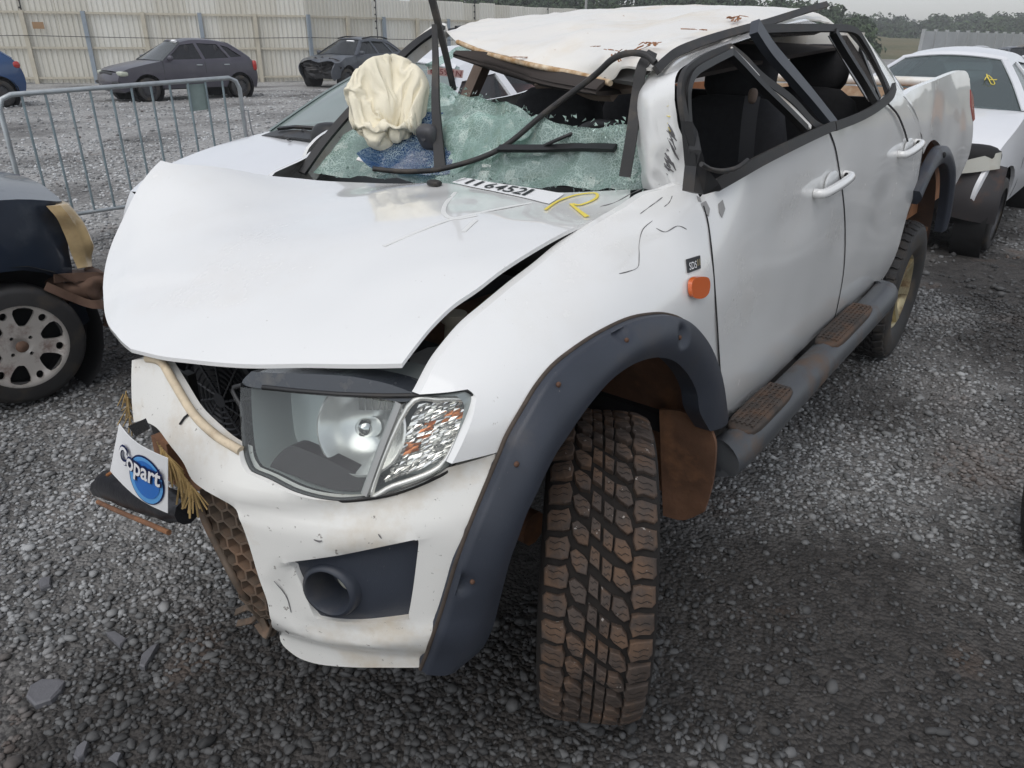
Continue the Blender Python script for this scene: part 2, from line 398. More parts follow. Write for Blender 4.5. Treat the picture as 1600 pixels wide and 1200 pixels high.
def ground_sheet():
    xs = [-900, -300, -120, -60]+list(np.arange(-40, 12.1, 2))+[40, 200]; ys = [-900, -300, -120, -60]+list(np.arange(-44, 14.1, 2))+[40, 200]
    vs = [(x, y, 0) for x in xs for y in ys]; n = len(ys)
    fs = [(i*n+j, (i+1)*n+j, (i+1)*n+j+1, i*n+j+1) for i in range(len(xs)-1) for j in range(n-1)]
    m = bpy.data.materials.new('gravel_ground'); m.use_nodes = True; t = m.node_tree; N = t.nodes; Lk = t.links; b = N['Principled BSDF']
    ge = N.new('ShaderNodeNewGeometry'); P = ge.outputs['Position']
    v = N.new('ShaderNodeTexVoronoi'); v.inputs['Scale'].default_value = 26; Lk.new(P, v.inputs['Vector'])
    v2 = N.new('ShaderNodeTexVoronoi'); v2.inputs['Scale'].default_value = 70; Lk.new(P, v2.inputs['Vector'])
    n1 = N.new('ShaderNodeTexNoise'); n1.inputs['Scale'].default_value = .55; n1.inputs['Detail'].default_value = 6; Lk.new(P, n1.inputs['Vector'])
    n2 = N.new('ShaderNodeTexNoise'); n2.inputs['Scale'].default_value = 2.2; n2.inputs['Detail'].default_value = 5; Lk.new(P, n2.inputs['Vector'])
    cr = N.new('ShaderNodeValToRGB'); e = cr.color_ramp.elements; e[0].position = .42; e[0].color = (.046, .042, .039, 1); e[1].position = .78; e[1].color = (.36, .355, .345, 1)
    Lk.new(paleness(N, Lk, P), cr.inputs[0])
    q = N.new('ShaderNodeMapRange'); q.inputs['To Min'].default_value = .55; q.inputs['To Max'].default_value = 1.45; Lk.new(v.outputs['Color'], q.inputs['Value'])
    hs = N.new('ShaderNodeHueSaturation'); Lk.new(cr.outputs[0], hs.inputs['Color']); Lk.new(q.outputs[0], hs.inputs['Value'])
    mr = N.new('ShaderNodeMapRange'); mr.inputs['From Min'].default_value = .62; mr.inputs['From Max'].default_value = .78; mr.inputs['To Max'].default_value = .55; Lk.new(n2.outputs['Fac'], mr.inputs['Value'])
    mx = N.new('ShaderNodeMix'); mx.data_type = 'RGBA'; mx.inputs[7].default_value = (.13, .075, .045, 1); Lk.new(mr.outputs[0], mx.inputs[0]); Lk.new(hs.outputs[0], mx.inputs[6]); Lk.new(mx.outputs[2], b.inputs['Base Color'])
    b.inputs['Roughness'].default_value = .85
    ad = N.new('ShaderNodeMath'); ad.operation = 'ADD'; Lk.new(v.outputs['Distance'], ad.inputs[0]); Lk.new(v2.outputs['Distance'], ad.inputs[1])
    bp = N.new('ShaderNodeBump'); bp.invert = True; bp.inputs['Distance'].default_value = .02; bp.inputs['Strength'].default_value = .8; Lk.new(ad.outputs[0], bp.inputs['Height']); Lk.new(bp.outputs[0], b.inputs['Normal'])
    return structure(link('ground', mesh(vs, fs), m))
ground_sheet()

# ================================================================ THE WRECKED TRUCK
truck = thing('pickup_truck', 'crashed white double-cab pickup truck with crushed roof and shattered windscreen in the foreground', 'pickup truck', (-1.6, 0, 0))

# bonnet --------------------------------------------------------
HOOD = [[(0.5069,0.675,1.075),(0.5444,0.5946,1.061),(0.586,0.4909,1.045),(0.627,0.3779,1.028),(0.659,0.2646,1.013),(0.6861,0.1317,0.9987),(0.6987,0.0007979,0.9908)],
 [(0.6987,0.0007979,0.9908),(0.6868,-0.07984,0.9964),(0.658,-0.19,1.01),(0.6057,-0.3157,1.035),(0.5312,-0.4468,1.079),(0.4684,-0.5177,1.126),(0.3886,-0.558,1.188),(0.3089,-0.5912,1.245),(0.2303,-0.6242,1.286)],
 [(0.2303,-0.6242,1.286),(0.1867,-0.5599,1.278),(0.003436,-0.4862,1.245),(-0.1345,-0.4148,1.222),(-0.2231,-0.2704,1.216),(-0.2729,0.02107,1.227),(-0.293,0.2545,1.237),(-0.3293,0.43,1.246),(-0.3918,0.5354,1.251),(-0.4489,0.5921,1.254)],
 [(-0.4489,0.5921,1.254),(-0.2863,0.6742,1.251),(-0.138,0.6749,1.236),(-0.0218,0.6688,1.221),(0.08916,0.6662,1.203),(0.1929,0.6651,1.181),(0.2691,0.6642,1.161),(0.3376,0.6532,1.141),(0.4006,0.6577,1.119),(0.4549,0.6665,1.098),(0.5069,0.675,1.075)]]
def fold(x, y): return (x-.600)*.62-(y+.30)*.78-.055 if False else (x-.58)*.80-(y+.16)*.60-.045
def zh(x, y):
    q = Zh(x, y)
    q += .012*noise.noise(Vector((x*2.2, y*2.2, 3)))+.003*noise.noise(Vector((x*7, y*7, 1)))
    q -= .018*math.exp(-((x-.12)/.16)**2-((y+.12)/.22)**2)          # shallow dent
    q += .010*sstep(-.06, .06, .30*x+y*.55+.12)-.010*sstep(-.02, .02, (x-.52)+.35*(y+.15))*sstep(.1, -.3, y)
    q -= .42*max(0, fold(x, y))**1.15
    return q
hood = panel('hood', HOOD, 2, zh, paint, truck, step=.022, flange=.009)
NH = lambda p: Vector((.15, 0, 1))
def on_hood(P, up=.003): return [Vector((p[0], p[1], zh(p[0], p[1])+up)) for p in P]
# number sticker on the bonnet
cn = [Vector(p) for p in [(-0.2862,0.07704,1.23),(-0.21,0.4904,1.239),(-0.3181,0.4635,1.246),(-0.3553,0.06396,1.233)]]
def quad(cn, lift):
    def f(a, b):
        p = cn[0].lerp(cn[1], a).lerp(cn[3].lerp(cn[2], a), b); return Vector((p.x, p.y, zh(p.x, p.y)+lift))
    return f
fq = quad(cn, .003); vs = [fq(i/14, j/4) for i in range(15) for j in range(5)]
fs = [(i*5+j, (i+1)*5+j, (i+1)*5+j+1, i*5+j+1) for i in range(14) for j in range(4)]
stk = MB().add(vs, fs).obj('number_sticker', white, hood); stk['label'] = 'white sticker with black digits on the bonnet'
fq = quad(cn, .0055)
for ch, a0, a1 in [('/', .02, .06)]+[(c_, .12+.10*i, .205+.10*i-(.055 if c_ == '1' else 0)) for i, c_ in enumerate('1164521')]:
    tv, tf, _ = text_on(ch, lambda a, b: fq(a0+a*(a1-a0), .14+b*.72), off=.004); MB().add(tv, tf).obj('sticker_digit', ink, hood, False)
# yellow crayon letter
cx6 = lambda *P: P
Rm = MB()
Rm.add(*strip(on_hood([(-0.1557,0.5178,1.235),(-0.2465,0.4929,1.242),(-0.3174,0.5016,1.248),(-0.3472,0.5392,1.251),(-0.3202,0.5667,1.25),(-0.2809,0.5762,1.247),(-0.2364,0.5683,1.243),(-0.2392,0.5426,1.243)]), .008, .001, NH, 5))
Rm.add(*strip(on_hood([(-0.2373,0.538,1.242),(-0.1737,0.6143,1.239),(-0.1438,0.651,1.236)]), lambda t: .007+.006*t, .001, NH, 5))
ro = Rm.obj('yellow_letter', yellow, hood)
nz_ = MB().add(*blob(on_hood([(-0.2364,0.05331,1.226)], .008)[0], (.035, .05, .02), 2.5)).obj('washer_nozzle', black, hood)
# dried wipe marks
wm = mat('dried_smear', (.73, .73, .71), .4)
sm = MB()
for P in ([(0.2173,0.3222,1.178),(0.05561,0.3566,1.207),(-0.07462,0.3912,1.224),(-0.2016,0.4384,1.237)], [(-0.1968,0.174,1.228),(-0.08143,0.2443,1.221),(0,0.3137,1.214),(0.01924,0.3705,1.212),(-0.03033,0.3971,1.219)], [(-0.002104,0.4194,1.216),(0.04553,0.4361,1.209),(0.07716,0.4477,1.205)]): sm.add(*strip(on_hood(P, .0006), .012, .0006, NH, 6))
sm.obj('wipe_smear', wm, hood)

# engine bay seen through the gap ----------------------------------
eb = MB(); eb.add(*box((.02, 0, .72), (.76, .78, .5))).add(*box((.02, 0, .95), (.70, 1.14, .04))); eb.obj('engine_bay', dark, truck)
MB().add(*box((-.08, .66, 1.01), (.52, .12, .03), Matrix.Rotation(math.radians(9), 3, 'Y'))).obj('inner_wing', black, truck)
res_ = MB().add(*lathe([(0, .05), (.028, .05), (.03, .03), (.022, .025), (.024, 0), (.03, -.06)], 16, 'z', [(0.2324,0.557,1.03)][0])); res_.obj('reservoir_cap', mat('yellowed_plastic', (.55, .50, .40), .5, dirt=.5, dirtcol=(.3, .22, .14)), truck)
lp = [(0.3368,0.5166,1),(0.2769,0.5128,1),(0.239,0.5404,1),(0.278,0.5881,1),(0.3352,0.6075,1),(0.3718,0.6054,1),(0.3814,0.5621,1)]
MB().add(*shell([Vector(p) for p in lp], [tuple(range(7))], (0, 0, -.03))).obj('slam_panel', mat('grey_primer', (.36, .36, .35), .6, var=.15, dirt=.5, dirtcol=(.2, .16, .12)), truck)

# front wing --------------------------------------------------------
FEN = [[(-0.2363,0.7028,1.262),(-0.1078,0.6944,1.235),(0.004432,0.6876,1.21),(0.09501,0.6886,1.186),(0.1959,0.6902,1.16),(0.2883,0.6907,1.133),(0.3518,0.6928,1.112),(0.4206,0.7023,1.083),(0.4648,0.7114,1.06),(0.509,0.7214,1.032)],
 [(0.509,0.7214,1.032),(0.4694,0.7558,1.032),(0.4374,0.7784,1.033)],
 [(0.4374,0.7784,1.033),(0.4333,0.7939,1.021),(0.447,0.8023,1.002),(0.48,0.8065,0.9563),(0.5074,0.7977,0.9104)],
 [(0.5074,0.7977,0.9104),(0.4708,0.8181,0.9124),(0.4246,0.8395,0.9134)],
 [(0.4246,0.8395,0.9134),(0.4061,0.8434,0.9473),(0.3676,0.847,0.9855),(0.3193,0.8453,1.019),(0.2653,0.844,1.042),(0.2011,0.8456,1.056),(0.1114,0.8492,1.067),(0.006011,0.8567,1.071),(-0.07917,0.8661,1.062),(-0.1595,0.8747,1.042),(-0.2474,0.8819,0.9995),(-0.3555,0.8849,0.9164),(-0.4428,0.885,0.8236),(-0.5057,0.8848,0.7348),(-0.629,0.8629,0.5839)],
 [(-0.629,0.8629,0.5839),(-0.4975,0.885,0.8211),(-0.4308,0.884,0.9899),(-0.412,0.864,1.129),(-0.4276,0.8366,1.205),(-0.4374,0.8119,1.252)],
 [(-0.4374,0.8119,1.252),(-0.4352,0.7839,1.287),(-0.412,0.7547,1.298),(-0.3686,0.7313,1.288),(-0.3191,0.7081,1.281),(-0.2363,0.7028,1.262)]]
def ysf(x, z):
    return Ys(x, z)+.0025*noise.noise(Vector((x*3, z*3, 5)))-.012*math.exp(-((x+.18)/.10)**2-((z-1.16)/.06)**2)
fender = panel('front_fender', FEN, 1, ysf, paint, truck, step=.022, flange=.02)
def on_side(P, out=.003, fn=ysf): return [Vector((p[0], fn(p[0], p[2])+out, p[2])) for p in P]
scr = mat('bare_scratch', (.17, .165, .165), .6)
sc = MB()
for P in ([(-0.2652,0.7625,1.23),(-0.2193,0.7664,1.217),(-0.1804,0.7853,1.193),(-0.1557,0.803,1.171),(-0.1268,0.8159,1.152),(-0.08632,0.8108,1.15),(-0.05597,0.8035,1.151)], [(-0.2592,0.7796,1.215),(-0.2793,0.7943,1.205),(-0.3285,0.7996,1.212),(-0.3501,0.8145,1.202)], [(-0.2505,0.7356,1.246),(-0.2973,0.7351,1.257),(-0.3496,0.7394,1.272)], [(-0.3327,0.7558,1.253),(-0.3551,0.7575,1.261),(-0.3752,0.7546,1.274)], [(-0.1757,0.6671,1.266),(-0.2203,0.6791,1.271),(-0.2849,0.6852,1.284),(-0.3223,0.6925,1.291)]):
    MB().add(*strip(on_side(P, .0005), lambda t: .0010+.0018*math.sin(t*9)**2, .0006, (0, 1, .3), 5)).obj('paint_crack', scr, fender)
mk = [(-0.277,0.8652,1.093),(-0.3021,0.864,1.1),(-0.3507,0.8694,1.091),(-0.364,0.874,1.074),(-0.3548,0.8778,1.05),(-0.3232,0.8778,1.044),(-0.2799,0.8751,1.055),(-0.2696,0.8715,1.07)]
MB().add(*shell([p+Vector((0, .004, 0)) for p in crom([Vector(p) for p in on_side(mk, 0)], 4, True)], [tuple(range(32))], (0, .011, 0))).obj('side_marker_lamp', orange, fender)
fk = mat('bare_filler', (.30, .295, .29), .7)
for P in ([(-0.4305,0.808,1.253),(-0.4475,0.8136,1.258),(-0.4494,0.8256,1.239),(-0.4365,0.8302,1.222),(-0.4292,0.8197,1.235)], [(-0.4823,0.8341,1.248),(-0.498,0.8366,1.256),(-0.5002,0.8457,1.234),(-0.4816,0.8478,1.214),(-0.4765,0.8413,1.227)], [(-0.4313,0.7948,1.271),(-0.4366,0.8018,1.266),(-0.4339,0.8078,1.256),(-0.4273,0.8017,1.259)]):
    MB().add(*shell(on_side(P, .001, Ys), [tuple(range(len(P)))], (0, .0015, 0))).obj('flaked_paint', fk, fender, False)
bn = [(-0.2978,0.8458,1.141),(-0.3547,0.8528,1.141),(-0.3445,0.8629,1.112),(-0.2858,0.8585,1.112)]
b_ = [Vector(p) for p in on_side(bn, .002)]
MB().add(*shell(b_, [(3, 2, 1, 0)], (0, .003, 0))).obj('badge_sticker', ink, fender, False)
fqs = lambda a, b: b_[3].lerp(b_[2], a).lerp(b_[0].lerp(b_[1], a), b)+Vector((0, .005, 0))
tv, tf, _ = text_on('SDS', lambda a, b: fqs(.08+.56*a, .2+.55*b)); MB().add(tv, tf).obj('badge_letters', white, fender, False)
tv, tf, _ = text_on('II', lambda a, b: fqs(.70+.22*a, .3+.5*b)); MB().add(tv, tf).obj('badge_letters', gold, fender, False)

# front bumper ------------------------------------------------------
BUM = [[(0.6871,0.4067,0.8834),(0.6933,0.4177,0.8636),(0.6949,0.4362,0.8491)],
 [(0.6949,0.4362,0.8491),(0.6836,0.4824,0.8424),(0.6674,0.5399,0.8293),(0.6402,0.6023,0.8235),(0.6132,0.6461,0.8279),(0.5665,0.7048,0.8444),(0.5133,0.7568,0.8721),(0.4864,0.7777,0.8917)],
 [(0.4864,0.7777,0.8917),(0.455,0.8073,0.9011),(0.4213,0.8369,0.9109)],
 [(0.4213,0.8369,0.9109),(0.4543,0.8304,0.8523),(0.4942,0.8229,0.7803),(0.519,0.8114,0.7102),(0.5315,0.7983,0.6451),(0.5433,0.7855,0.5808),(0.5551,0.7722,0.5207),(0.5502,0.7427,0.443),(0.5488,0.7185,0.3845)],
 [(0.5488,0.7185,0.3845),(0.5933,0.6541,0.3786),(0.6367,0.5758,0.3649),(0.6681,0.5022,0.3543),(0.6849,0.4518,0.3627),(0.6935,0.4212,0.4),(0.7294,0.4613,0.4971)],
 [(0.7294,0.4613,0.4971),(0.732,0.4615,0.5547),(0.7353,0.4506,0.6153),(0.7393,0.4369,0.7036),(0.7403,0.4186,0.7586),(0.7414,0.3776,0.7773),(0.7481,0.3245,0.7837)],
 [(0.7481,0.3245,0.7837),(0.7509,0.278,0.7914),(0.7439,0.2363,0.816),(0.7386,0.1769,0.8361),(0.7329,0.1217,0.8526),(0.7349,0.06319,0.8499),(0.7402,0.03155,0.8383)],
 [(0.7402,0.03155,0.8383),(0.7247,0.006327,0.873),(0.7055,-0.01693,0.9156),(0.6872,-0.03333,0.9561)],
 [(0.6872,-0.03333,0.9561),(0.6801,0.02293,0.972),(0.6773,0.08112,0.9775)],
 [(0.6773,0.08112,0.9775),(0.6889,0.1455,0.9491),(0.7027,0.2327,0.9082),(0.7003,0.3247,0.8899),(0.6871,0.4067,0.8834)]]
FOGH = [(0.7113,0.5201,0.6616),(0.708,0.5281,0.6716),(0.6523,0.6395,0.7097),(0.586,0.735,0.7469),(0.5719,0.7524,0.7499),(0.5706,0.754,0.7408),(0.58,0.7426,0.6426),(0.5896,0.7304,0.5654),(0.5951,0.7233,0.5451),(0.6465,0.6489,0.5269),(0.6922,0.5644,0.5193),(0.7002,0.5466,0.5287),(0.7064,0.5322,0.5927),(0.7117,0.519,0.6419)]
crease = [(p[1], p[2]) for p in [(0.7636,0.2898,0.76),(0.7341,0.4308,0.7652),(0.6869,0.5433,0.7827),(0.6293,0.6377,0.8033),(0.5631,0.7178,0.8306),(0.5002,0.7777,0.8611),(0.4335,0.8341,0.8899)]]
crease2 = [(p[1], p[2]) for p in [(0.7224,0.4904,0.6193),(0.7107,0.5215,0.6732),(0.6654,0.6168,0.7097),(0.6086,0.7053,0.746),(0.5582,0.7605,0.7653),(0.5165,0.8013,0.777),(0.4645,0.8434,0.7999)]]
crease3 = [(p[1], p[2]) for p in [(0.7262,0.4793,0.5399),(0.7039,0.5277,0.4907),(0.6604,0.6215,0.4985),(0.6173,0.6931,0.5161),(0.5768,0.7465,0.5317),(0.5418,0.7871,0.5673)]]
def lineval(L, y):
    if y <= L[0][0]: return L[0][1]
    for (a, za), (b, zb) in zip(L, L[1:]):
        if y <= b: return za+(zb-za)*(y-a)/(b-a)
    return L[-1][1]
def xbm(y, z):
    x = Xf(y, z); s = _ss(.25, .42, y)
    x += .020*_ss(0, .04, z-lineval(crease, y))*s
    k = _ss(.0, .022, lineval(crease2, y)-z)*_ss(-.03, -.005, z-lineval(crease3, y))
    x -= .020*k*_ss(.455, .53, y)*(1-.6*_ss(.66, .76, y))
    return x+.002*noise.noise(Vector((y*6, z*6, 2)))
bumper = panel('front_bumper', BUM, 0, xbm, paint_dirty, truck, step=.02, holes=[FOGH], flange=.03)
# yellowed raw edge of the grille opening
ge_ = [Vector((xbm(p[1], p[2])-.004, p[1], p[2])) for p in [(0.6801,0.02293,0.972),(0.6773,0.08112,0.9775),(0.6889,0.1455,0.9491),(0.7027,0.2327,0.9082),(0.7003,0.3247,0.8899),(0.6871,0.4067,0.8834)]]
MB().add(*tube(ge_, .010, 8, smooth=6)).obj('grille_opening_edge', mat('raw_edge', (.60, .50, .36), .8, var=.25, vscale=20, dirt=.6, dirtcol=(.25, .14, .07), dscale=15), bumper)
MB().add(*tube([Vector(p)+Vector((.003, 0, 0)) for p in [(0.7028,0.2257,0.909),(0.7084,0.2143,0.8984),(0.716,0.2047,0.8829)]], .0025, 5)).obj('bumper_crack', ink, bumper)
# fog lamp recess
fs_ = outline(FOGH); fogfn = lambda y, z: Xf(y, z)-.030
FC = Vector([(0.6835,0.5825,0.5978)][0])
FA = Vector((1, 0, 0)).rotation_difference(Vector((.93, .34, .06)).normalized()).to_matrix()
fogc = [(0, FC.y+.050*math.cos(a), FC.z+.050*math.sin(a)) for a in [2*math.pi*k/20 for k in range(20)]]
fog = panel('fog_lamp_bezel', FOGH, 0, lambda y, z: xbm(y, z)-.010-.020*_ss(.06, .17, math.hypot(y-FC.y, z-FC.z)), flare_m, bumper, step=.016, holes=[fogc], flange=.03)
FD0 = Vector((xbm(FC.y, FC.z)-.008, FC.y, FC.z))
MB().add(*lathe([(.066, -.026), (.063, .004), (.058, .014), (.052, .015), (.047, .006), (.043, -.03), (.041, -.065), (0, -.065)], 40, 'x', FD0, FA)).obj('fog_lamp_ring', flare_m, bumper)
MB().add(*blob(FD0+FA@Vector((-.052, .012, 0)), (.022, .058, .07), 2, 8, FA)).obj('fog_lamp', mat('fog_glass', (.45, .45, .38), .25, coat=.4, dirt=.5, dirtcol=(.25, .2, .12)), bumper)
sct = MB()
for P in ([(0.7237,0.4867,0.6132),(0.7195,0.4985,0.5715),(0.7179,0.5028,0.5266)], [(0.7237,0.475,0.492),(0.6926,0.4248,0.4128),(0.6899,0.4347,0.3979)], [(0.713,0.4831,0.4712),(0.7042,0.4815,0.4548)], [(0.6826,0.5841,0.7397),(0.6779,0.5934,0.7367),(0.6747,0.5996,0.7393)], [(0.6104,0.6945,0.7631),(0.6092,0.7014,0.7551)]):
    MB().add(*strip([Vector((xbm(p[1], p[2])+.0005, p[1], p[2])) for p in P], lambda t: .0035*math.sin(.2+t*2.7)+.0005, .001, (1, 0, 0), 3)).obj('scuff_mark', scr, bumper)

# headlamp -----------------------------------------------------------
HL = [[(0.6463,0.3637,0.9949),(0.6635,0.3767,0.9509),(0.6871,0.4067,0.8834),(0.6934,0.4236,0.8599),(0.6943,0.4377,0.8494)],
 [(0.6943,0.4377,0.8494),(0.6832,0.4821,0.8435),(0.667,0.5396,0.8305),(0.6398,0.602,0.8247),(0.6128,0.6459,0.8291),(0.601,0.6606,0.8349)],
 [(0.601,0.6606,0.8349),(0.5122,0.6786,1.006)],
 [(0.5122,0.6786,1.006),(0.5556,0.6017,1.012),(0.6068,0.4915,1.006),(0.6463,0.3637,0.9949)]]
TS = [[(0.5985,0.6635,0.8363),(0.5662,0.7045,0.8456),(0.5129,0.7566,0.8733),(0.4866,0.7763,0.8941)],
 [(0.4866,0.7763,0.8941),(0.4577,0.7846,0.9419),(0.4324,0.7877,0.9918),(0.4255,0.7838,1.015),(0.43,0.7734,1.026)],
 [(0.43,0.7734,1.026),(0.4649,0.7345,1.02),(0.509,0.6839,1.005)],
 [(0.509,0.6839,1.005),(0.5985,0.6635,0.8363)]]
hl_all = [[(0.6325,0.3737,1.021),(0.6463,0.3637,0.9949),(0.6635,0.3767,0.9509),(0.6871,0.4067,0.8834),(0.6934,0.4236,0.8599),(0.6943,0.4377,0.8494)],
 [(0.6943,0.4377,0.8494),(0.6832,0.4821,0.8435),(0.667,0.5396,0.8305),(0.6398,0.602,0.8247),(0.6128,0.6459,0.8291),(0.5665,0.7048,0.8444),(0.5133,0.7568,0.8721),(0.4861,0.7775,0.8929)],
 [(0.4861,0.7775,0.8929),(0.4575,0.786,0.9395),(0.4316,0.7886,0.9918),(0.4247,0.7847,1.015),(0.4294,0.7729,1.028)],
 [(0.4294,0.7729,1.028),(0.4636,0.7335,1.025),(0.4907,0.7007,1.019)],
 [(0.4907,0.7007,1.019),(0.5225,0.6396,1.038),(0.569,0.5467,1.041),(0.6325,0.3737,1.021)]]
xhl = lambda y, z: Xf(y, z)+.012
HS = 0.0
lamp = panel('headlight', hl_all, 0, lambda y, z: Xf(y, z)-.11+.05*_ss(.62, .78, y), mat('lamp_bezel_grey', (.34, .37, .36), .28, metal=.5, var=.05), truck, step=.03, flange=-.095)
panel('headlight_lens', HL, 0, xhl, glass('lamp_lens', (.86, .89, .88), .02, .02, haze=.03, hazecol=(.4, .42, .4)), lamp, step=.03, flange=.004)
panel('turn_signal_lens', TS, 0, xhl, glass('signal_lens', (.97, .97, .95), .02, .02), lamp, step=.03, flange=.004)
# top shroud of the lamp
ts_ = [[(0.6316,0.3729,1.024),(0.6458,0.3634,0.9961),(0.6064,0.4912,1.007),(0.5553,0.6014,1.013),(0.5108,0.6806,1.006),(0.4893,0.7026,1.019)],
 [(0.4893,0.7026,1.019),(0.5221,0.6393,1.039),(0.5683,0.5461,1.044),(0.6316,0.3729,1.024)]]
panel('lamp_shroud', ts_, 0, lambda y, z: Xf(y, z)+.004, mat('shroud_smoke', (.035, .04, .048), .25, coat=.4, dirt=.5, dirtcol=(.15, .14, .12), dscale=14), lamp, step=.02, flange=.05)
MB().add(*strip([Vector((xhl(p[1], p[2])-.004, p[1], p[2])) for p in [(0.5126,0.6789,1.005),(0.5551,0.6695,0.9239),(0.5999,0.6614,0.8362)]], .016, .006, (1, 0, 0), 6)).obj('lamp_divider', mat('divider_grey', (.34, .34, .33), .35, metal=.4), lamp)
MB().add(*tube([Vector((xhl(p[1], p[2])-.006, p[1], p[2])) for p in outline([(0.6463,0.3617,0.9958),(0.6635,0.3767,0.9509),(0.6871,0.4067,0.8834),(0.6934,0.4236,0.8599),(0.6942,0.4395,0.8485),(0.6836,0.4824,0.8424),(0.6678,0.5402,0.8282),(0.6405,0.6026,0.8223),(0.6135,0.6464,0.8267),(0.5672,0.7053,0.842),(0.5139,0.7573,0.8698),(0.4856,0.7786,0.8917),(0.4562,0.788,0.9383),(0.43,0.7904,0.9917),(0.4231,0.7865,1.015),(0.4291,0.7726,1.029),(0.4633,0.7333,1.026),(0.4893,0.7026,1.019)])], .0055, 6)).obj('lamp_seal', black, lamp)
# round reflector bowl
LN = Vector((.85, .33, .40)).normalized(); rc = Vector([(0.5774,0.6122,0.9512)][0])-LN*.022
ra = Vector((1, 0, 0)).rotation_difference(LN).to_matrix()
MB().add(*lathe([(.096, .002), (.092, .004), (.088, .0), (.07, -.03), (.045, -.05), (.02, -.055), (0, -.055)], 40, 'x', rc, ra)).obj('reflector_bowl', mat('satin_reflector', (.80, .80, .78), .22, metal=.7), lamp)
MB().add(*lathe([(.02, -.05), (.02, -.015), (.016, -.005), (0, 0)], 20, 'x', rc, ra)).obj('lamp_bulb', chrome, lamp)
# sawtooth reflector beside bowl
panel('lamp_lower_bezel', [(0.6926,0.4494,0.8457),(0.6626,0.478,0.8924),(0.6467,0.5235,0.8904),(0.6246,0.5903,0.8721),(0.5988,0.659,0.8419),(0.6258,0.6237,0.8294),(0.6505,0.5774,0.8288),(0.6786,0.4964,0.8425)], 0, lambda y, z: Xf(y, z)-.02, mat('lamp_dark_plastic', (.018, .011, .013), .35), lamp, step=.03, flange=.03)
st_ = MB()
for i in range(7):
    a = Vector([(0.5713,0.5897,0.9911)][0]).lerp(Vector([(0.5202,0.6723,0.9975)][0]), i/7); b = a+(Vector([(0.5202,0.6723,0.9975)][0])-a)/(7-i)*.9
    st_.add(*box((a+b)/2+Vector((-.025, 0, 0)), (.006, (b-a).length*.95, .035), Matrix.Rotation(.5, 3, 'Z')))
st_.obj('stepped_reflector', chrome, lamp, False)
# fluted chrome behind the signal lens
fl = MB(); c0, c1, c2, c3 = [Vector(p) for p in [(0.5862,0.6729,0.85),(0.4879,0.7711,0.9013),(0.4311,0.7804,1.009),(0.5038,0.6969,0.9962)]]
NF = 22; NS = 9; rl = random.Random(3); amb = []
def q(a, b): return c0.lerp(c1, a).lerp(c3.lerp(c2, a), b)
for k in range(NF):
    for s in range(NS):
        A, B, D, E_ = q(s/NS, k/NF), q((s+1)/NS, k/NF), q((s+1)/NS, (k+1)/NF), q(s/NS, (k+1)/NF)
        dp = [Vector((-.016+rl.uniform(-.006, .006)-(.006 if (k+s) % 2 else 0)*e_, 0, 0)) for e_ in (0, 1, 1, 0)]
        fl.add([A+dp[0], B+dp[1], D+dp[2], E_+dp[3]], [(0, 1, 2), (0, 2, 3)]); amb += [1 if (s in (5, 6, 7) and k in (15, 16, 17) and (k+s) % 3) or (s in (2, 3) and 11 <= k <= 16 and (k*s) % 4) or (s in (1, 2) and 7 <= k <= 9) else 0]*2
so_ = fl.obj('signal_reflector', mat('signal_reflector', (.92, .92, .90), .14, metal=.85), lamp, False); so_.data.materials.append(mat('amber_facet', (.50, .17, .05), .2, metal=.4))
for p_, a_ in zip(so_.data.polygons, amb): p_.material_index = a_
fr_ = [Vector((xhl(p[1], p[2])-.006, p[1], p[2])) for p in outline([(0.5914,0.6691,0.8438),(0.5649,0.7005,0.8549),(0.5141,0.7513,0.8804),(0.4889,0.7688,0.9037),(0.4616,0.7784,0.9456),(0.4389,0.7805,0.992),(0.4332,0.7775,1.011),(0.4668,0.736,1.013),(0.5068,0.6915,0.9983)])]
MB().add(*tube(fr_+[fr_[0]], .006, 6)).obj('signal_bezel', mat('signal_bezel', (.72, .72, .68), .25, metal=.5), lamp)

# wheel-arch flare ---------------------------------------------------
outer = [(-0.6362,0.8607,0.5758),(-0.5057,0.8848,0.7348),(-0.4428,0.885,0.8236),(-0.3555,0.8849,0.9164),(-0.2474,0.8819,0.9995),(-0.1595,0.8747,1.042),(-0.07917,0.8661,1.062),(0.006011,0.8567,1.071),(0.1114,0.8492,1.067),(0.2011,0.8456,1.056),(0.2653,0.844,1.042),(0.3193,0.8453,1.019),(0.3676,0.847,0.9855),(0.4061,0.8434,0.9473),(0.4246,0.8395,0.9134),(0.4543,0.8304,0.8523),(0.4942,0.8229,0.7803),(0.519,0.8114,0.7102),(0.5315,0.7983,0.6451),(0.5433,0.7855,0.5808),(0.5551,0.7722,0.5207),(0.5502,0.7427,0.443),(0.5489,0.7184,0.3826)]
inner = [(-0.4322,0.915,0.6259),(-0.3425,0.915,0.7203),(-0.3049,0.915,0.7935),(-0.2443,0.915,0.8624),(-0.1646,0.915,0.9257),(-0.08596,0.915,0.9645),(-0.01007,0.915,0.9861),(0.06698,0.915,0.9947),(0.1447,0.915,0.9888),(0.2158,0.915,0.9653),(0.2606,0.915,0.9439),(0.2996,0.915,0.9212),(0.3376,0.915,0.899),(0.3722,0.915,0.8676),(0.3961,0.915,0.8416),(0.4144,0.905,0.7984),(0.4289,0.895,0.7431),(0.44,0.885,0.6937),(0.4477,0.875,0.6343),(0.4457,0.86,0.5719),(0.4488,0.845,0.5001),(0.464,0.825,0.4368),(0.4926,0.79,0.3874)]
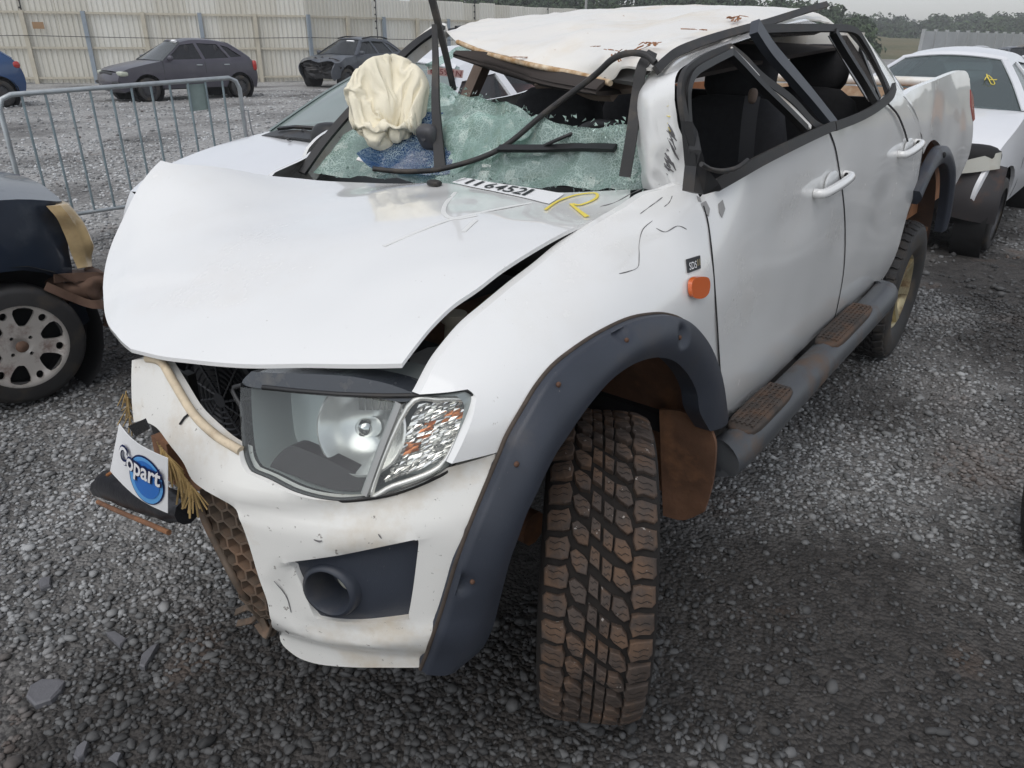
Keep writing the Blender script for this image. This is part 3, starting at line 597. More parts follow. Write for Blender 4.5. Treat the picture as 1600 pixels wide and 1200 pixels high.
def flare_obj(outer, inner, name, N=90, parent=None, dimples=()):
    A = crom(outer, 8); B = crom(inner, 8)
    def res(L):
        D = [0]
        for i in range(1, len(L)): D.append(D[-1]+(L[i]-L[i-1]).length)
        out = []
        for k in range(N):
            t = D[-1]*k/(N-1); i = max(j for j in range(len(D)) if D[j] <= t+1e-9); i = min(i, len(L)-2)
            out.append(L[i].lerp(L[i+1], (t-D[i])/max(1e-9, D[i+1]-D[i])))
        return out
    A, B = res(A), res(B); vs = []; M = 15
    DP = [Vector(q) for q in dimples]
    for a, b in zip(A, B):
        out = Vector((.25*max(0, a.x), 1, 0)).normalized()
        prof = [a-out*.01, a+out*.020, a+out*.026]
        for k in range(1, 19):
            t = k/18; p = (a+out*.026).lerp(b, t); p = p+out*.016*math.sin(math.pi*t)
            for q in DP:
                vv = p-q; vv = vv-out*vv.dot(out); dd = vv.length; p = p-out*.015*_ss(.036, .010, dd)
            prof.append(p)
        prof += [b-out*.012, b-out*.030, b-out*.045, b-out*.048]
        vs += prof
    m = len(prof); n = len(A)
    fs = [(i*m+j, i*m+j+1, (i+1)*m+j+1, (i+1)*m+j) for i in range(n-1) for j in range(m-1)]
    fs += [tuple(range(m)), tuple(reversed(range((n-1)*m, n*m)))]
    o = link(name, mesh(vs, fs), flare_m, parent or truck); return o
dm = [(0.06921,0.925,1.074),(-0.1699,0.925,0.9927),(0.3061,0.925,1.055),(0.4639,0.92,0.9189),(0.5415,0.875,0.6593)]
flare = flare_obj(outer, inner, 'fender_flare', 220, dimples=dm)
for p in dm:
    q = min((v.co for v in flare.data.vertices if v.co.y > .78), key=lambda c: (c-Vector(p)-Vector((0, -.012, 0))).length)
    MB().add(*blob(Vector(q)+Vector((0, .002, 0)), (.012, .010, .012), 2, 4)).obj('flare_bolt', mat('bolt_rust', (.10, .05, .03), .8), flare)
MB().add(*tube([Vector(p)+Vector((0, .004, 0)) for p in outer], .005, 6, smooth=4)).obj('flare_seal', mat('dirty_seal', (.06, .045, .035), .8, var=.4, vscale=30), flare)

# doors -------------------------------------------------------------
FD = [[(-0.4374,0.8119,1.252),(-0.4276,0.8366,1.205),(-0.412,0.864,1.129),(-0.4308,0.884,0.9899),(-0.4975,0.885,0.8211),(-0.5687,0.8803,0.6731),(-0.7493,0.8252,0.4766)],
 [(-0.7493,0.8252,0.4766),(-0.92,0.8344,0.4986),(-1.209,0.8485,0.5365),(-1.464,0.8583,0.5674),(-1.732,0.8658,0.5951)],
 [(-1.732,0.8658,0.5951),(-1.666,0.8831,0.7067),(-1.653,0.8821,0.8249),(-1.6,0.8773,0.9605),(-1.509,0.8744,1.094),(-1.405,0.8616,1.236),(-1.354,0.8511,1.308),(-1.291,0.842,1.362)],
 [(-1.291,0.842,1.362),(-1.017,0.8446,1.347),(-0.6975,0.8485,1.324),(-0.5062,0.8271,1.287),(-0.4374,0.8119,1.252)]]
front_door = panel('front_door', FD, 1, lambda x, z: Ys(x, z)+.0015*noise.noise(Vector((x*4, z*4, 9))), paint, truck, step=.03, flange=.018)
RD = [[(-1.304,0.8418,1.363),(-1.36,0.8512,1.307),(-1.412,0.8618,1.235),(-1.517,0.8745,1.093),(-1.608,0.8773,0.9589),(-1.662,0.8822,0.8229),(-1.676,0.8829,0.704),(-1.746,0.8647,0.5909)],
 [(-1.746,0.8647,0.5909),(-1.973,0.8577,0.5653),(-2.248,0.851,0.5437),(-2.437,0.8555,0.558),(-2.525,0.8723,0.6242),(-2.571,0.8838,0.7121),(-2.61,0.8849,0.8824),(-2.669,0.885,0.9799),(-2.685,0.8775,1.102),(-2.695,0.8697,1.168)],
 [(-2.695,0.8697,1.168),(-2.589,0.8551,1.276),(-2.371,0.8381,1.383),(-2.2,0.8143,1.446),(-2.042,0.8206,1.436)],
 [(-2.042,0.8206,1.436),(-1.796,0.8368,1.39),(-1.561,0.8404,1.37),(-1.304,0.8418,1.363)]]
rear_door = panel('rear_door', RD, 1, lambda x, z: Ys(x, z)+.002*noise.noise(Vector((x*3.5, z*4, 2))), paint, truck, step=.03, flange=.018)
for P, par in (([(-0.4358,0.8151,1.247),(-0.4261,0.8377,1.202),(-0.4111,0.8648,1.126),(-0.4317,0.8841,0.9861),(-0.4988,0.885,0.8168),(-0.572,0.8795,0.6674),(-0.7169,0.8362,0.5031)], front_door), ([(-1.297,0.8424,1.359),(-1.354,0.8511,1.308),(-1.405,0.8616,1.236),(-1.509,0.8744,1.094),(-1.6,0.8773,0.9605),(-1.653,0.8821,0.8249),(-1.666,0.8831,0.7067),(-1.725,0.867,0.6001)], rear_door), ([(-2.697,0.8704,1.162),(-2.685,0.8775,1.102),(-2.669,0.885,0.9799),(-2.61,0.8849,0.8824)], rear_door)):
    MB().add(*strip(on_side(P, .0015, Ys), .007, .001, (0, 1, 0), 5)).obj('shut_line', dark, par)
def handle(P, par):
    a, b = [Vector(p) for p in on_side(P, .03, Ys)]; mid = (a+b)/2
    MB().add(*tube([a-Vector((0, .03, 0)), a.lerp(b, .05), a.lerp(b, .5)+Vector((0, .012, .004)), a.lerp(b, .95), b-Vector((0, .03, 0))], .016, 10, smooth=5)).obj('handle', paint, par)
    MB().add(*blob(mid-Vector((0, .024, .0)), (.13, .02, .085), 2.4, 6)).obj('handle_cup', mat('cup_paint', (.62, .63, .63), .3, coat=.4), par)
    MB().add(*blob(a.lerp(b, .9)-Vector((0, .012, 0)), (.02, .015, .03), 3, 4)).obj('handle_slot', dark, par)
handle([(-1.172,0.8647,1.182),(-1.469,0.8655,1.205)], front_door); handle([(-2.234,0.8656,1.197),(-2.529,0.864,1.22)], rear_door)
MB().add(*tube([Vector(p)+Vector((0, .01, 0)) for p in [(-1.995,0.8334,1.409),(-2.137,0.8415,1.364),(-2.252,0.8521,1.301),(-2.334,0.8609,1.243),(-2.408,0.8676,1.193),(-2.425,0.8615,1.24)]], .004, 6, smooth=5)).obj('tie_wire', ink, rear_door)
# belt strip and window frames
bs = [Vector(p)+Vector((0, .008, .012)) for p in [(-0.4735,0.8126,1.281),(-0.5596,0.8413,1.31),(-0.6978,0.8476,1.329),(-1.017,0.8436,1.352),(-1.284,0.8408,1.368)]]
MB().add(*strip(bs, .030, .014, (0, 1, .3), 5)).obj('belt_weatherstrip', trimrub, front_door)
bs = [Vector(p)+Vector((0, .008, .010)) for p in [(-1.297,0.841,1.367),(-1.561,0.8393,1.377),(-1.796,0.8356,1.397),(-2.006,0.8269,1.427),(-2.118,0.8075,1.457)]]
MB().add(*strip(bs, .030, .014, (0, 1, .3), 5)).obj('belt_weatherstrip', trimrub, rear_door)
wf = [[(-0.4131,0.805,1.303),(-0.3983,0.795,1.345),(-0.3838,0.78,1.401),(-0.3643,0.765,1.469),(-0.3703,0.75,1.515),(-0.3985,0.74,1.553),(-0.4551,0.735,1.574),(-0.5507,0.725,1.593),(-0.6969,0.715,1.612)],
 [(-0.6969,0.715,1.612),(-0.7857,0.725,1.582),(-0.8777,0.745,1.535),(-1.048,0.78,1.468),(-1.179,0.815,1.394),(-1.28,0.83,1.366)]]
def frame(segs, wd, th, m, par, nm='window_frame'):
    P = []
    for s in segs: P += crom(s, 6)
    return MB().add(*strip(P, wd, th, (0, 1, .25))).obj(nm, m, par)
frame(wf, .024, .012, trimrub, front_door)
wf2 = [[(-0.3997,0.775,1.361),(-0.3933,0.76,1.429),(-0.3897,0.75,1.488),(-0.395,0.745,1.524),(-0.4417,0.735,1.557),(-0.5543,0.725,1.579),(-0.692,0.715,1.601)],
 [(-0.692,0.715,1.601),(-0.7523,0.73,1.568),(-0.8414,0.755,1.515),(-0.9721,0.79,1.445),(-1.111,0.81,1.382)]]
frame(wf2, .018, .022, black, front_door, 'window_channel')
frame([ [(-0.6906,0.72,1.609),(-0.7851,0.735,1.566),(-0.8979,0.75,1.513),(-1.058,0.785,1.44),(-1.155,0.815,1.382)] ], .014, .012, paint_dirty, front_door, 'inner_frame_edge')
# bent rear-door frame that juts over the roof
ap = [Vector(p) for p in [(-0.8711,0.7,1.665),(-0.9579,0.72,1.605),(-1.072,0.75,1.539),(-1.203,0.785,1.462),(-1.328,0.83,1.374)]]
MB().add(*strip(ap, lambda t: .044-.008*t, .025, (0, 1, .3), 5)).obj('door_pillar_frame', mat('blue_black_trim', (.05, .056, .068), .4, var=.2, dirt=.3, dirtcol=(.14, .12, .1)), rear_door)
tp = [Vector(p) for p in [(-0.8821,0.7,1.66),(-1.164,0.7,1.666),(-1.53,0.7,1.672),(-1.829,0.7,1.669),(-1.94,0.72,1.622),(-2.018,0.76,1.541),(-2.039,0.8,1.471),(-2.055,0.82,1.424)]]
MB().add(*strip(tp, .024, .014, (0, 1, .3), 5)).obj('window_frame', trimrub, rear_door)
qd = [Vector(p) for p in [(-1.58,0.7,1.659),(-1.67,0.735,1.584),(-1.77,0.785,1.492),(-1.882,0.82,1.407)]]
MB().add(*strip(qd, .022, .025, (0, 1, .3), 5)).obj('window_divider', black, rear_door)
qg = [(-1.642,0.7,1.651),(-1.855,0.7,1.654),(-1.944,0.735,1.588),(-2.003,0.785,1.496),(-1.987,0.815,1.439),(-1.891,0.815,1.42),(-1.783,0.765,1.518)]
MB().add(*shell([Vector(p)-Vector((0, .02, 0)) for p in qg], [tuple(range(7))], (0, -.005, 0))).obj('quarter_glass', glass('tinted_quarter', (.35, .36, .36), .08, .03, haze=.25, hazecol=(.2, .18, .17)), rear_door)

# mirror base torn off at the front window corner
mb_ = [(-0.2912,0.83,1.463),(-0.3022,0.84,1.442),(-0.2906,0.86,1.402),(-0.3069,0.87,1.363),(-0.3568,0.885,1.32),(-0.3757,0.885,1.305),(-0.3096,0.87,1.3),(-0.2734,0.86,1.31),(-0.294,0.85,1.365)]
MB().add(*shell([Vector(p) for p in mb_], [tuple(range(9))], (0, -.03, 0))).obj('mirror_base', black, front_door, False)
MB().add(*tube([(-0.233,0.89,1.381),(-0.2841,0.89,1.364),(-0.3505,0.89,1.352),(-0.4335,0.89,1.349),(-0.5001,0.89,1.361)], .006, 6, smooth=5)).obj('torn_wire', trimrub, front_door)

# cab: pillars, roof ----------------------------------------------------
pl = grid_patch([
 [(-0.4507,0.68,1.287),(-0.4111,0.73,1.295),(-0.4154,0.76,1.299),(-0.4177,0.79,1.307)],
 [(-0.4406,0.67,1.347),(-0.3977,0.72,1.353),(-0.4016,0.75,1.355),(-0.4069,0.775,1.36)],
 [(-0.4273,0.66,1.427),(-0.3928,0.7,1.433),(-0.376,0.735,1.436),(-0.3742,0.76,1.438)],
 [(-0.432,0.65,1.503),(-0.3904,0.69,1.509),(-0.3694,0.72,1.512),(-0.3667,0.74,1.515)],
 [(-0.4632,0.64,1.544),(-0.4331,0.67,1.551),(-0.4088,0.7,1.555),(-0.3899,0.73,1.56)],
 [(-0.5567,0.62,1.58),(-0.5234,0.65,1.583),(-0.5002,0.68,1.582),(-0.4594,0.725,1.582)],
 [(-0.6985,0.61,1.605),(-0.6565,0.64,1.606),(-0.622,0.67,1.604),(-0.5659,0.715,1.602)],
 [(-0.897,0.6,1.632),(-0.8664,0.62,1.63),(-0.7953,0.66,1.627),(-0.7323,0.7,1.621)],
 [(-1.256,0.58,1.674),(-1.198,0.61,1.67),(-1.135,0.65,1.663),(-1.076,0.69,1.657)],
 [(-1.694,0.56,1.711),(-1.649,0.6,1.701),(-1.639,0.64,1.688),(-1.603,0.69,1.673)]], 5, 4)
for k_, v_ in enumerate(pl[0]):
    f_ = 1-k_/len(pl[0]); pl[0][k_] = v_+Vector((.5, .8, 0))*(.022*noise.noise(v_*11)+.012*noise.noise(v_*27))*sstep(.45, .9, f_)
MB().add(*shell(*pl, (0, -.05, -.02))).obj('windscreen_pillar', paint, truck)
# scuffs and yellow marks on the pillar
PB = 13                                                    # points across the pillar sheet
def pil(u, v):
    nr_ = len(pl[0])//PB; i = max(0, min(nr_-1.001, v*(nr_-1))); j = max(0, min(PB-1.001, u*(PB-1))); i0, j0 = int(i), int(j)
    a = pl[0][i0*PB+j0].lerp(pl[0][i0*PB+j0+1], j-j0); b = pl[0][(i0+1)*PB+j0].lerp(pl[0][(i0+1)*PB+j0+1], j-j0); return a.lerp(b, i-i0)+Vector((.002, .003, .001))
rp = random.Random(5)
ps = MB()
for i in range(42):
    u0, v0 = rp.uniform(.22, .70), rp.uniform(.045, .20); L_ = rp.uniform(.02, .07)
    ps.add(*strip([pil(u0, v0), pil(u0-.08, v0+L_*.5), pil(u0-.18, v0+L_)], lambda t: rp.uniform(.003, .008)*math.sin(.3+2.5*t), .0008, (.6, 1, .2)))
stuff(ps.obj('scraped_patch', mat('scraped_metal', (.16, .155, .16), .5), truck))
py_ = MB()
for i in range(16):
    u0, v0 = rp.uniform(.15, .55), rp.uniform(.19, .50); q = [pil(u0+.16*math.sin(k*1.9+i), v0+.012*k) for k in range(4)]
    py_.add(*strip(q, lambda t: rp.uniform(.003, .009), .0008, (.6, 1, .2), 3))
stuff(py_.obj('yellow_crayon_mark', mat('faded_crayon', (.74, .62, .20), .8), truck))
# crushed roof skin
RF = [
 [(-1.026,-0.62,1.658),(-0.9645,-0.5,1.62),(-0.8956,-0.3,1.587),(-0.7978,-0.02,1.556),(-0.7125,0.22,1.538),(-0.5973,0.42,1.52),(-0.5274,0.5,1.567),(-0.4269,0.64,1.56)],
 [(-1.082,-0.64,1.666),(-1.036,-0.5,1.645),(-0.9636,-0.28,1.621),(-0.8417,0,1.596),(-0.7328,0.24,1.578),(-0.5987,0.43,1.574),(-0.5478,0.52,1.589),(-0.5084,0.63,1.586)],
 [(-1.191,-0.66,1.679),(-1.169,-0.48,1.669),(-1.099,-0.25,1.657),(-0.962,0.02,1.636),(-0.8263,0.26,1.622),(-0.7125,0.44,1.613),(-0.6611,0.54,1.614),(-0.6465,0.62,1.609)],
 [(-1.367,-0.68,1.697),(-1.335,-0.48,1.7),(-1.264,-0.22,1.695),(-1.175,0.04,1.679),(-1.068,0.27,1.665),(-0.9255,0.45,1.652),(-0.8737,0.54,1.645),(-0.8477,0.61,1.635)],
 [(-1.691,-0.7,1.727),(-1.684,-0.48,1.737),(-1.606,-0.2,1.735),(-1.513,0.06,1.724),(-1.371,0.28,1.708),(-1.242,0.45,1.692),(-1.183,0.54,1.677),(-1.201,0.59,1.668)],
 [(-2.266,-0.72,1.758),(-2.181,-0.48,1.767),(-2.049,-0.2,1.765),(-1.902,0.06,1.759),(-1.75,0.27,1.744),(-1.645,0.43,1.73),(-1.587,0.52,1.713),(-1.62,0.57,1.705)],
 [(-2.841,-0.7,1.76),(-2.664,-0.45,1.772),(-2.478,-0.18,1.772),(-2.259,0.08,1.762),(-2.14,0.29,1.75),(-2.083,0.43,1.735),(-1.993,0.52,1.718),(-1.944,0.58,1.694)],
 [(-3.257,-0.66,1.714),(-3.007,-0.42,1.729),(-2.757,-0.16,1.729),(-2.558,0.09,1.723),(-2.392,0.29,1.716),(-2.278,0.43,1.705),(-2.203,0.5,1.688),(-2.086,0.57,1.672)]]
rv, rf_ = grid_patch(RF, 8, 8)
rv = [v+Vector((.5, 0, 1))*(.020*(.35-abs(noise.noise(Vector((v.x*1.8+v.y*2.2, v.x*.9-v.y*3.1, 2)))))+.016*noise.noise(v*4)+.012*(.3-abs(noise.noise(v*7+Vector((3, 3, 3)))))+.004*noise.noise(v*18)) for v in rv]
roof = MB().add(*shell(rv, rf_, (-.003, 0, -.006))).obj('roof', roofpaint, truck)
MB().add(*tube([Vector(p)+Vector((.004, 0, 0)) for p in [(-0.9645,-0.5,1.62),(-0.8956,-0.3,1.585),(-0.7978,-0.02,1.554),(-0.7126,0.22,1.536),(-0.5973,0.42,1.52)]], .009, 6, smooth=6)).obj('roof_front_rust_edge', mat('rusty_edge', (.45, .26, .11), .8, var=.3, vscale=25, col2=(.62, .52, .38)), roof)
rs = MB()
for P in ([(-0.5106,0.5,1.567),(-0.5448,0.47,1.585),(-0.5231,0.5,1.599)], [(-0.5941,0.41,1.597),(-0.577,0.45,1.592),(-0.5417,0.5,1.586),(-0.5216,0.55,1.596)], [(-0.5255,0.5,1.581),(-0.5564,0.53,1.599),(-0.5703,0.56,1.612),(-0.612,0.56,1.618)], [(-0.5587,0.54,1.604),(-0.5809,0.55,1.615),(-0.5558,0.58,1.606)], [(-0.844,0.5,1.651),(-0.8724,0.54,1.65),(-0.8835,0.58,1.647)], [(-1.227,0.48,1.686),(-1.297,0.48,1.697),(-1.301,0.52,1.691)], [(-1.199,0.52,1.677),(-1.308,0.48,1.697)], [(-0.6362,0.34,1.602),(-0.6163,0.37,1.604)], [(-0.8051,-0.1,1.565),(-0.8084,-0.05,1.564)]):
    L_ = crom(P, 6); sv = MB()
    for k in range(10):
        i0 = rp.randrange(0, max(1, len(L_)-4)); jx = Vector((rp.uniform(-.02, .02), rp.uniform(-.012, .012), 0)); n_ = rp.randrange(2, 5)
        sv.add(*strip([v+jx+Vector((.010, 0, .012)) for v in L_[i0:i0+n_+1]], lambda t: rp.uniform(.001, .007), .0006, (.4, .2, 1)))
    stuff(sv.obj('rust_scrape', rust, roof))
# drip moulding: dark strip along the roof edge, its rear end sprung free
MB().add(*strip([Vector(p)+Vector((0, .008, .006)) for p in [(-0.4096,0.65,1.555),(-0.4553,0.645,1.573),(-0.5296,0.64,1.595),(-0.6631,0.63,1.615),(-0.8729,0.61,1.638),(-1.255,0.58,1.676),(-1.591,0.56,1.715),(-1.988,0.53,1.756)]], .022, .012, (0, .8, .6), 6)).obj('drip_moulding', trimrub, roof)
# right-hand pillar (far side) and its dark weatherstrip
MB().add(*strip([(-0.3491,-0.68,1.171),(-0.4608,-0.68,1.268),(-0.5854,-0.67,1.364),(-0.7134,-0.66,1.453),(-0.8465,-0.65,1.55),(-0.9536,-0.64,1.614),(-1.049,-0.63,1.663)], .05, .05, (-.3, -1, .3), 5)).obj('windscreen_pillar', paint_dirty, truck)
MB().add(*strip([Vector(p)+Vector((.03, .0, .015)) for p in [(-0.3432,-0.68,1.169),(-0.4515,-0.68,1.264),(-0.5725,-0.67,1.36),(-0.7066,-0.66,1.451),(-0.8324,-0.65,1.546),(-0.9389,-0.64,1.609),(-1.048,-0.63,1.656)]], .032, .012, (.7, .3, .7), 5)).obj('pillar_weatherstrip', black, truck)
MB().add(*strip([Vector(p) for p in [(-0.9157,-0.72,1.557),(-1.021,-0.72,1.618),(-1.095,-0.71,1.647),(-1.285,-0.7,1.673)]], .02, .012, (.7, .3, .7), 5)).obj('roof_rail_strip', black, truck)
MB().add(*blob(Vector([(-0.6643,-0.95,1.234)][0]), (.12, .16, .17), 3, 6)).obj('door_mirror', black, truck)
# rear cab corner
RC = [[(-1.88,0.7,1.666),(-1.936,0.72,1.64),(-2.047,0.76,1.564),(-2.126,0.79,1.509),(-2.28,0.8307,1.421),(-2.555,0.8507,1.306),(-2.71,0.8701,1.164)],
 [(-2.71,0.8701,1.164),(-2.589,0.8551,1.276),(-2.371,0.8381,1.383),(-2.223,0.8134,1.448),(-2.048,0.82,1.479)],
 [(-2.048,0.82,1.479),(-2.115,0.78,1.523),(-2.052,0.745,1.585),(-1.963,0.715,1.64),(-1.88,0.7,1.666)]]
pc = grid_patch([[(-1.861,0.7,1.67),(-2.053,0.66,1.67),(-2.323,0.6,1.67)], [(-1.99,0.745,1.594),(-2.142,0.73,1.579),(-2.446,0.68,1.556)], [(-2.078,0.8,1.494),(-2.23,0.79,1.481),(-2.597,0.74,1.454)], [(-2.15,0.8176,1.441),(-2.277,0.8243,1.431),(-2.416,0.8361,1.394)], [(-2.372,0.8395,1.375),(-2.47,0.8441,1.349),(-2.613,0.8533,1.285)], [(-2.592,0.8569,1.264),(-2.653,0.8595,1.243),(-2.725,0.8654,1.197)]], 5, 4)
MB().add(*shell(*pc, (0, -.03, 0))).obj('cab_rear_corner', paint, truck)

# cargo bed -----------------------------------------------------------
BD = [[(-2.289,0.8278,1.425),(-2.622,0.8206,1.453),(-3.054,0.8039,1.469),(-3.637,0.7847,1.489)],
 [(-3.637,0.7847,1.489),(-3.822,0.7859,1.485),(-3.931,0.7967,1.445),(-4,0.8301,1.311),(-4.054,0.8539,1.201),(-4.043,0.8777,1.063),(-3.957,0.885,0.9455),(-3.794,0.885,0.8609),(-3.593,0.885,0.8151)],
 [(-3.593,0.885,0.8151),(-3.37,0.885,0.9857),(-3.2,0.8696,1.128),(-2.983,0.8628,1.189),(-2.815,0.8653,1.189),(-2.73,0.8716,1.15)],
 [(-2.73,0.8716,1.15),(-2.649,0.8573,1.257),(-2.468,0.8422,1.359),(-2.289,0.8278,1.425)]]
bed = panel('cargo_bed_side', BD, 1, lambda x, z: Ys(x, z)+.006*noise.noise(Vector((x*3, z*4, 4))), paint, truck, step=.035, flange=.03)
bedn = mirror_copy(bed); bedn.name = 'cargo_bed_side'
tl = [Vector(p) for p in [(-3.942,0.8127,1.383),(-4.021,0.822,1.345),(-4.094,0.8515,1.212),(-4.033,0.8536,1.202),(-3.959,0.8336,1.295)]]
MB().add(*shell([p+Vector((-.01, .004, 0)) for p in tl], [tuple(range(5))], (0, -.05, 0))).obj('tail_lamp', redl, truck)
ztop = 1.40
MB().add(*box((-3.35, 0, .78), (1.9, 1.5, .05))).add(*box((-2.52, 0, 1.05), (.04, 1.5, .62))).obj('bed_floor', mat('bed_liner_rust', (.28, .12, .05), .85, var=.3, vscale=9), truck, False)
MB().add(*box((-4.3, 0, 1.06), (.05, 1.46, .6))).obj('tailgate', mat('rusty_tailgate', (.34, .15, .06), .8, var=.3, vscale=6, col2=(.5, .42, .3)), truck, False)
MB().add(*tube([(-4.32, -.72, 1.40), (-4.32, .74, 1.40)], .03, 8)).obj('tailgate_cap', paint_dirty, truck)
for s in (1, -1): MB().add(*box((-3.4, s*.74, 1.05), (1.85, .03, .66))).obj('bed_inner_wall', MATS['bed_liner_rust'], truck, False)
aa = [math.radians(a) for a in range(48, 176, 8)]
ro_ = [(-3.05+.635*math.cos(a), Ys(-3.05+.635*math.cos(a), .52+.635*math.sin(a)), .52+.635*math.sin(a)) for a in aa]
ri_ = [(-3.05+.57*math.cos(a), .905, .50+.57*math.sin(a)) for a in aa]
rfl = flare_obj(ro_, ri_, 'fender_flare', 50)
MB().add(*blob((-3.0, .915, 1.12), (.03, .02, .03), 2, 4)).obj('flare_bolt', dark, rfl)
# running board ----------------------------------------------------------
rb0, rb1 = Vector([(-0.5799,0.93,0.494)][0]), Vector([(-2.255,0.93,0.5739)][0])
dr = (rb1-rb0).normalized(); rbp = [rb0+Vector((.0, -.02, -.01)), rb0+dr*.04, rb0.lerp(rb1, .5), rb1-dr*.05, rb1+Vector((0, -.03, 0))]
step_m = mat('step_bar', (.060, .064, .07), .42, var=.15, dirt=.7, dirtcol=(.14, .085, .05), dscale=5, dthr=.5)
board = MB().add(*tube(crom(rbp, 6), [.052]+[.062]*28+[.05], 18)).obj('running_board', step_m, truck)
padm = mat('step_pad', (.050, .040, .034), .8, var=.4, vscale=20, dirt=.6, dirtcol=(.125, .070, .042), dscale=12, dthr=.45)
for (P) in ([(-0.5076,0.9584,0.63),(-0.5457,0.994,0.62),(-0.966,0.9958,0.63),(-1.013,0.9906,0.64),(-1.004,0.9462,0.645)], [(-1.415,0.9125,0.64),(-1.391,0.9677,0.635),(-1.862,0.9811,0.65),(-1.971,0.9774,0.655),(-1.976,0.939,0.66)]):
    a = (Vector(P[0])+Vector(P[1]))/2; b = (Vector(P[2])+Vector(P[4]))/2
    ta = max(.04, (a-rb0).dot(dr)); tb = (b-rb0).dot(dr)
    ctr = rb0+dr*(ta+tb)/2+Vector((0, -.004, .052)); zx = Vector((0, 0, 1)); 
    rot = Matrix((dr, Vector((0, 1, 0)), Vector((0, 0, 1)))).transposed()
    pad = MB().add(*blob(ctr, (tb-ta, .10, .034), 5, 8, rot)).obj('step_pad', padm, board)
    rib = MB()
    for i in range(5): rib.add(*box(ctr+Vector((0, -.032+.016*i, .0165)), ((tb-ta)*.86, .007, .008), rot))
    nb = int((tb-ta)/.03)
    for i in range(nb): rib.add(*box(ctr+dr*((i+.5)/nb-.5)*(tb-ta)*.86+Vector((0, 0, .016)), (.007, .075, .007), rot))
    rib.obj('pad_tread', padm, board, False)
for t in (.12, .5, .88): MB().add(*box(rb0.lerp(rb1, t)+Vector((0, -.14, -.01)), (.05, .26, .03))).obj('board_bracket', black, board, False)
MB().add(*box((-1.55, .80, .50), (1.9, .08, .10))).obj('sill', black, truck, False)

# mirrored panels for the side turned away from the camera -----------------
for o in (fender, front_door, rear_door):
    c = mirror_copy(o); 
    if o is fender:
        for v in c.data.vertices:
            if v.co.x > -.2: v.co.x = -.2+(v.co.x+.2)*.35
            v.co.z *= .96
        c['label'] = 'crushed right front wing'
# front floor of the cab, bulkheads, chassis -----------------------------
MB().add(*box((-1.5, 0, .56), (2.0, 1.58, .06))).obj('cab_floor', dark, truck, False)
MB().add(*box((-.60, 0, .84), (.05, 1.5, .62))).obj('bulkhead', dark, truck, False)
MB().add(*box((-2.46, 0, .98), (.05, 1.55, .85))).obj('cab_back_wall', dark, truck, False)
MB().add(*box((-2.44, .0, 1.63), (.06, 1.15, .08))).obj('cab_back_header', paint_dirty, truck, False)
for s in (1, -1):
    MB().add(*box((-1.9, s*.42, .46), (4.8, .09, .14))).obj('chassis_rail', mud, truck, False)
    MB().add(*strip([(-2.50, s*.70, 1.30), (-2.46, s*.52, 1.62)], .10, .04, (-.2, s, 0), 4)).obj('rear_pillar', black, truck)
MB().add(*tube([(-3.05, -.7, .39), (-3.05, .7, .39)], .06, 10)).obj('rear_axle', mud, truck)
MB().add(*tube([(0, -.62, .40), (0, .62, .40)], .05, 10)).obj('front_axle', mud, truck)
MB().add(*box((.1, 0, .42), (.7, .8, .12))).obj('skid_plate', mud, truck, False)

# wheel wells and mud flap ---------------------------------------------
def well(cx, cz, R, y0, y1, m, nm='wheel_liner', a0=-.35, a1=math.pi+.35):
    vs, fs = lathe([(R, y1), (R, y0), (R*.4, y0)], 28, 'y', (cx, 0, cz), None, a0, a1)
    vs = [Vector(v)+Vector((1, 0, 1))*.012*noise.noise(Vector(v)*9) for v in vs]
    return MB().add(vs, fs).obj(nm, m, truck)
for s in (1, -1):
    if s > 0: well(-.02, .50, .52, s*.40, s*.84, mud, a0=.25)
    well(-3.05, .50, .56, s*.42, s*.84, mat('dark_mud', (.055, .030, .02), .9, var=.4, vscale=7, dirt=.6, dirtcol=(.12, .06, .03), dscale=5, dthr=.5))
fp = grid_patch([[(-0.44,0.747,0.6384),(-0.45,0.824,0.6486),(-0.46,0.9081,0.6098)], [(-0.46,0.7543,0.5016),(-0.47,0.8334,0.5147),(-0.47,0.9221,0.5576)], [(-0.49,0.758,0.3503),(-0.5,0.8418,0.3674),(-0.49,0.9196,0.4267)], [(-0.5,0.7687,0.2379),(-0.51,0.8355,0.2446),(-0.5,0.9024,0.3106)]], 5, 5)
MB().add(*shell(*fp, (-.012, 0, 0))).obj('mud_flap', mud, truck)
fp = grid_patch([[(-3.4,0.8907,0.879),(-3.4,0.8797,0.8706)], [(-3.4,0.9231,0.7059),(-3.4,0.9057,0.6961)], [(-3.4,0.9373,0.5546),(-3.4,0.9134,0.558)]], 4, 4)
MB().add(*box((-3.44, .73, .50), (.012, .24, .34))).obj('mud_flap', mud, truck, False)

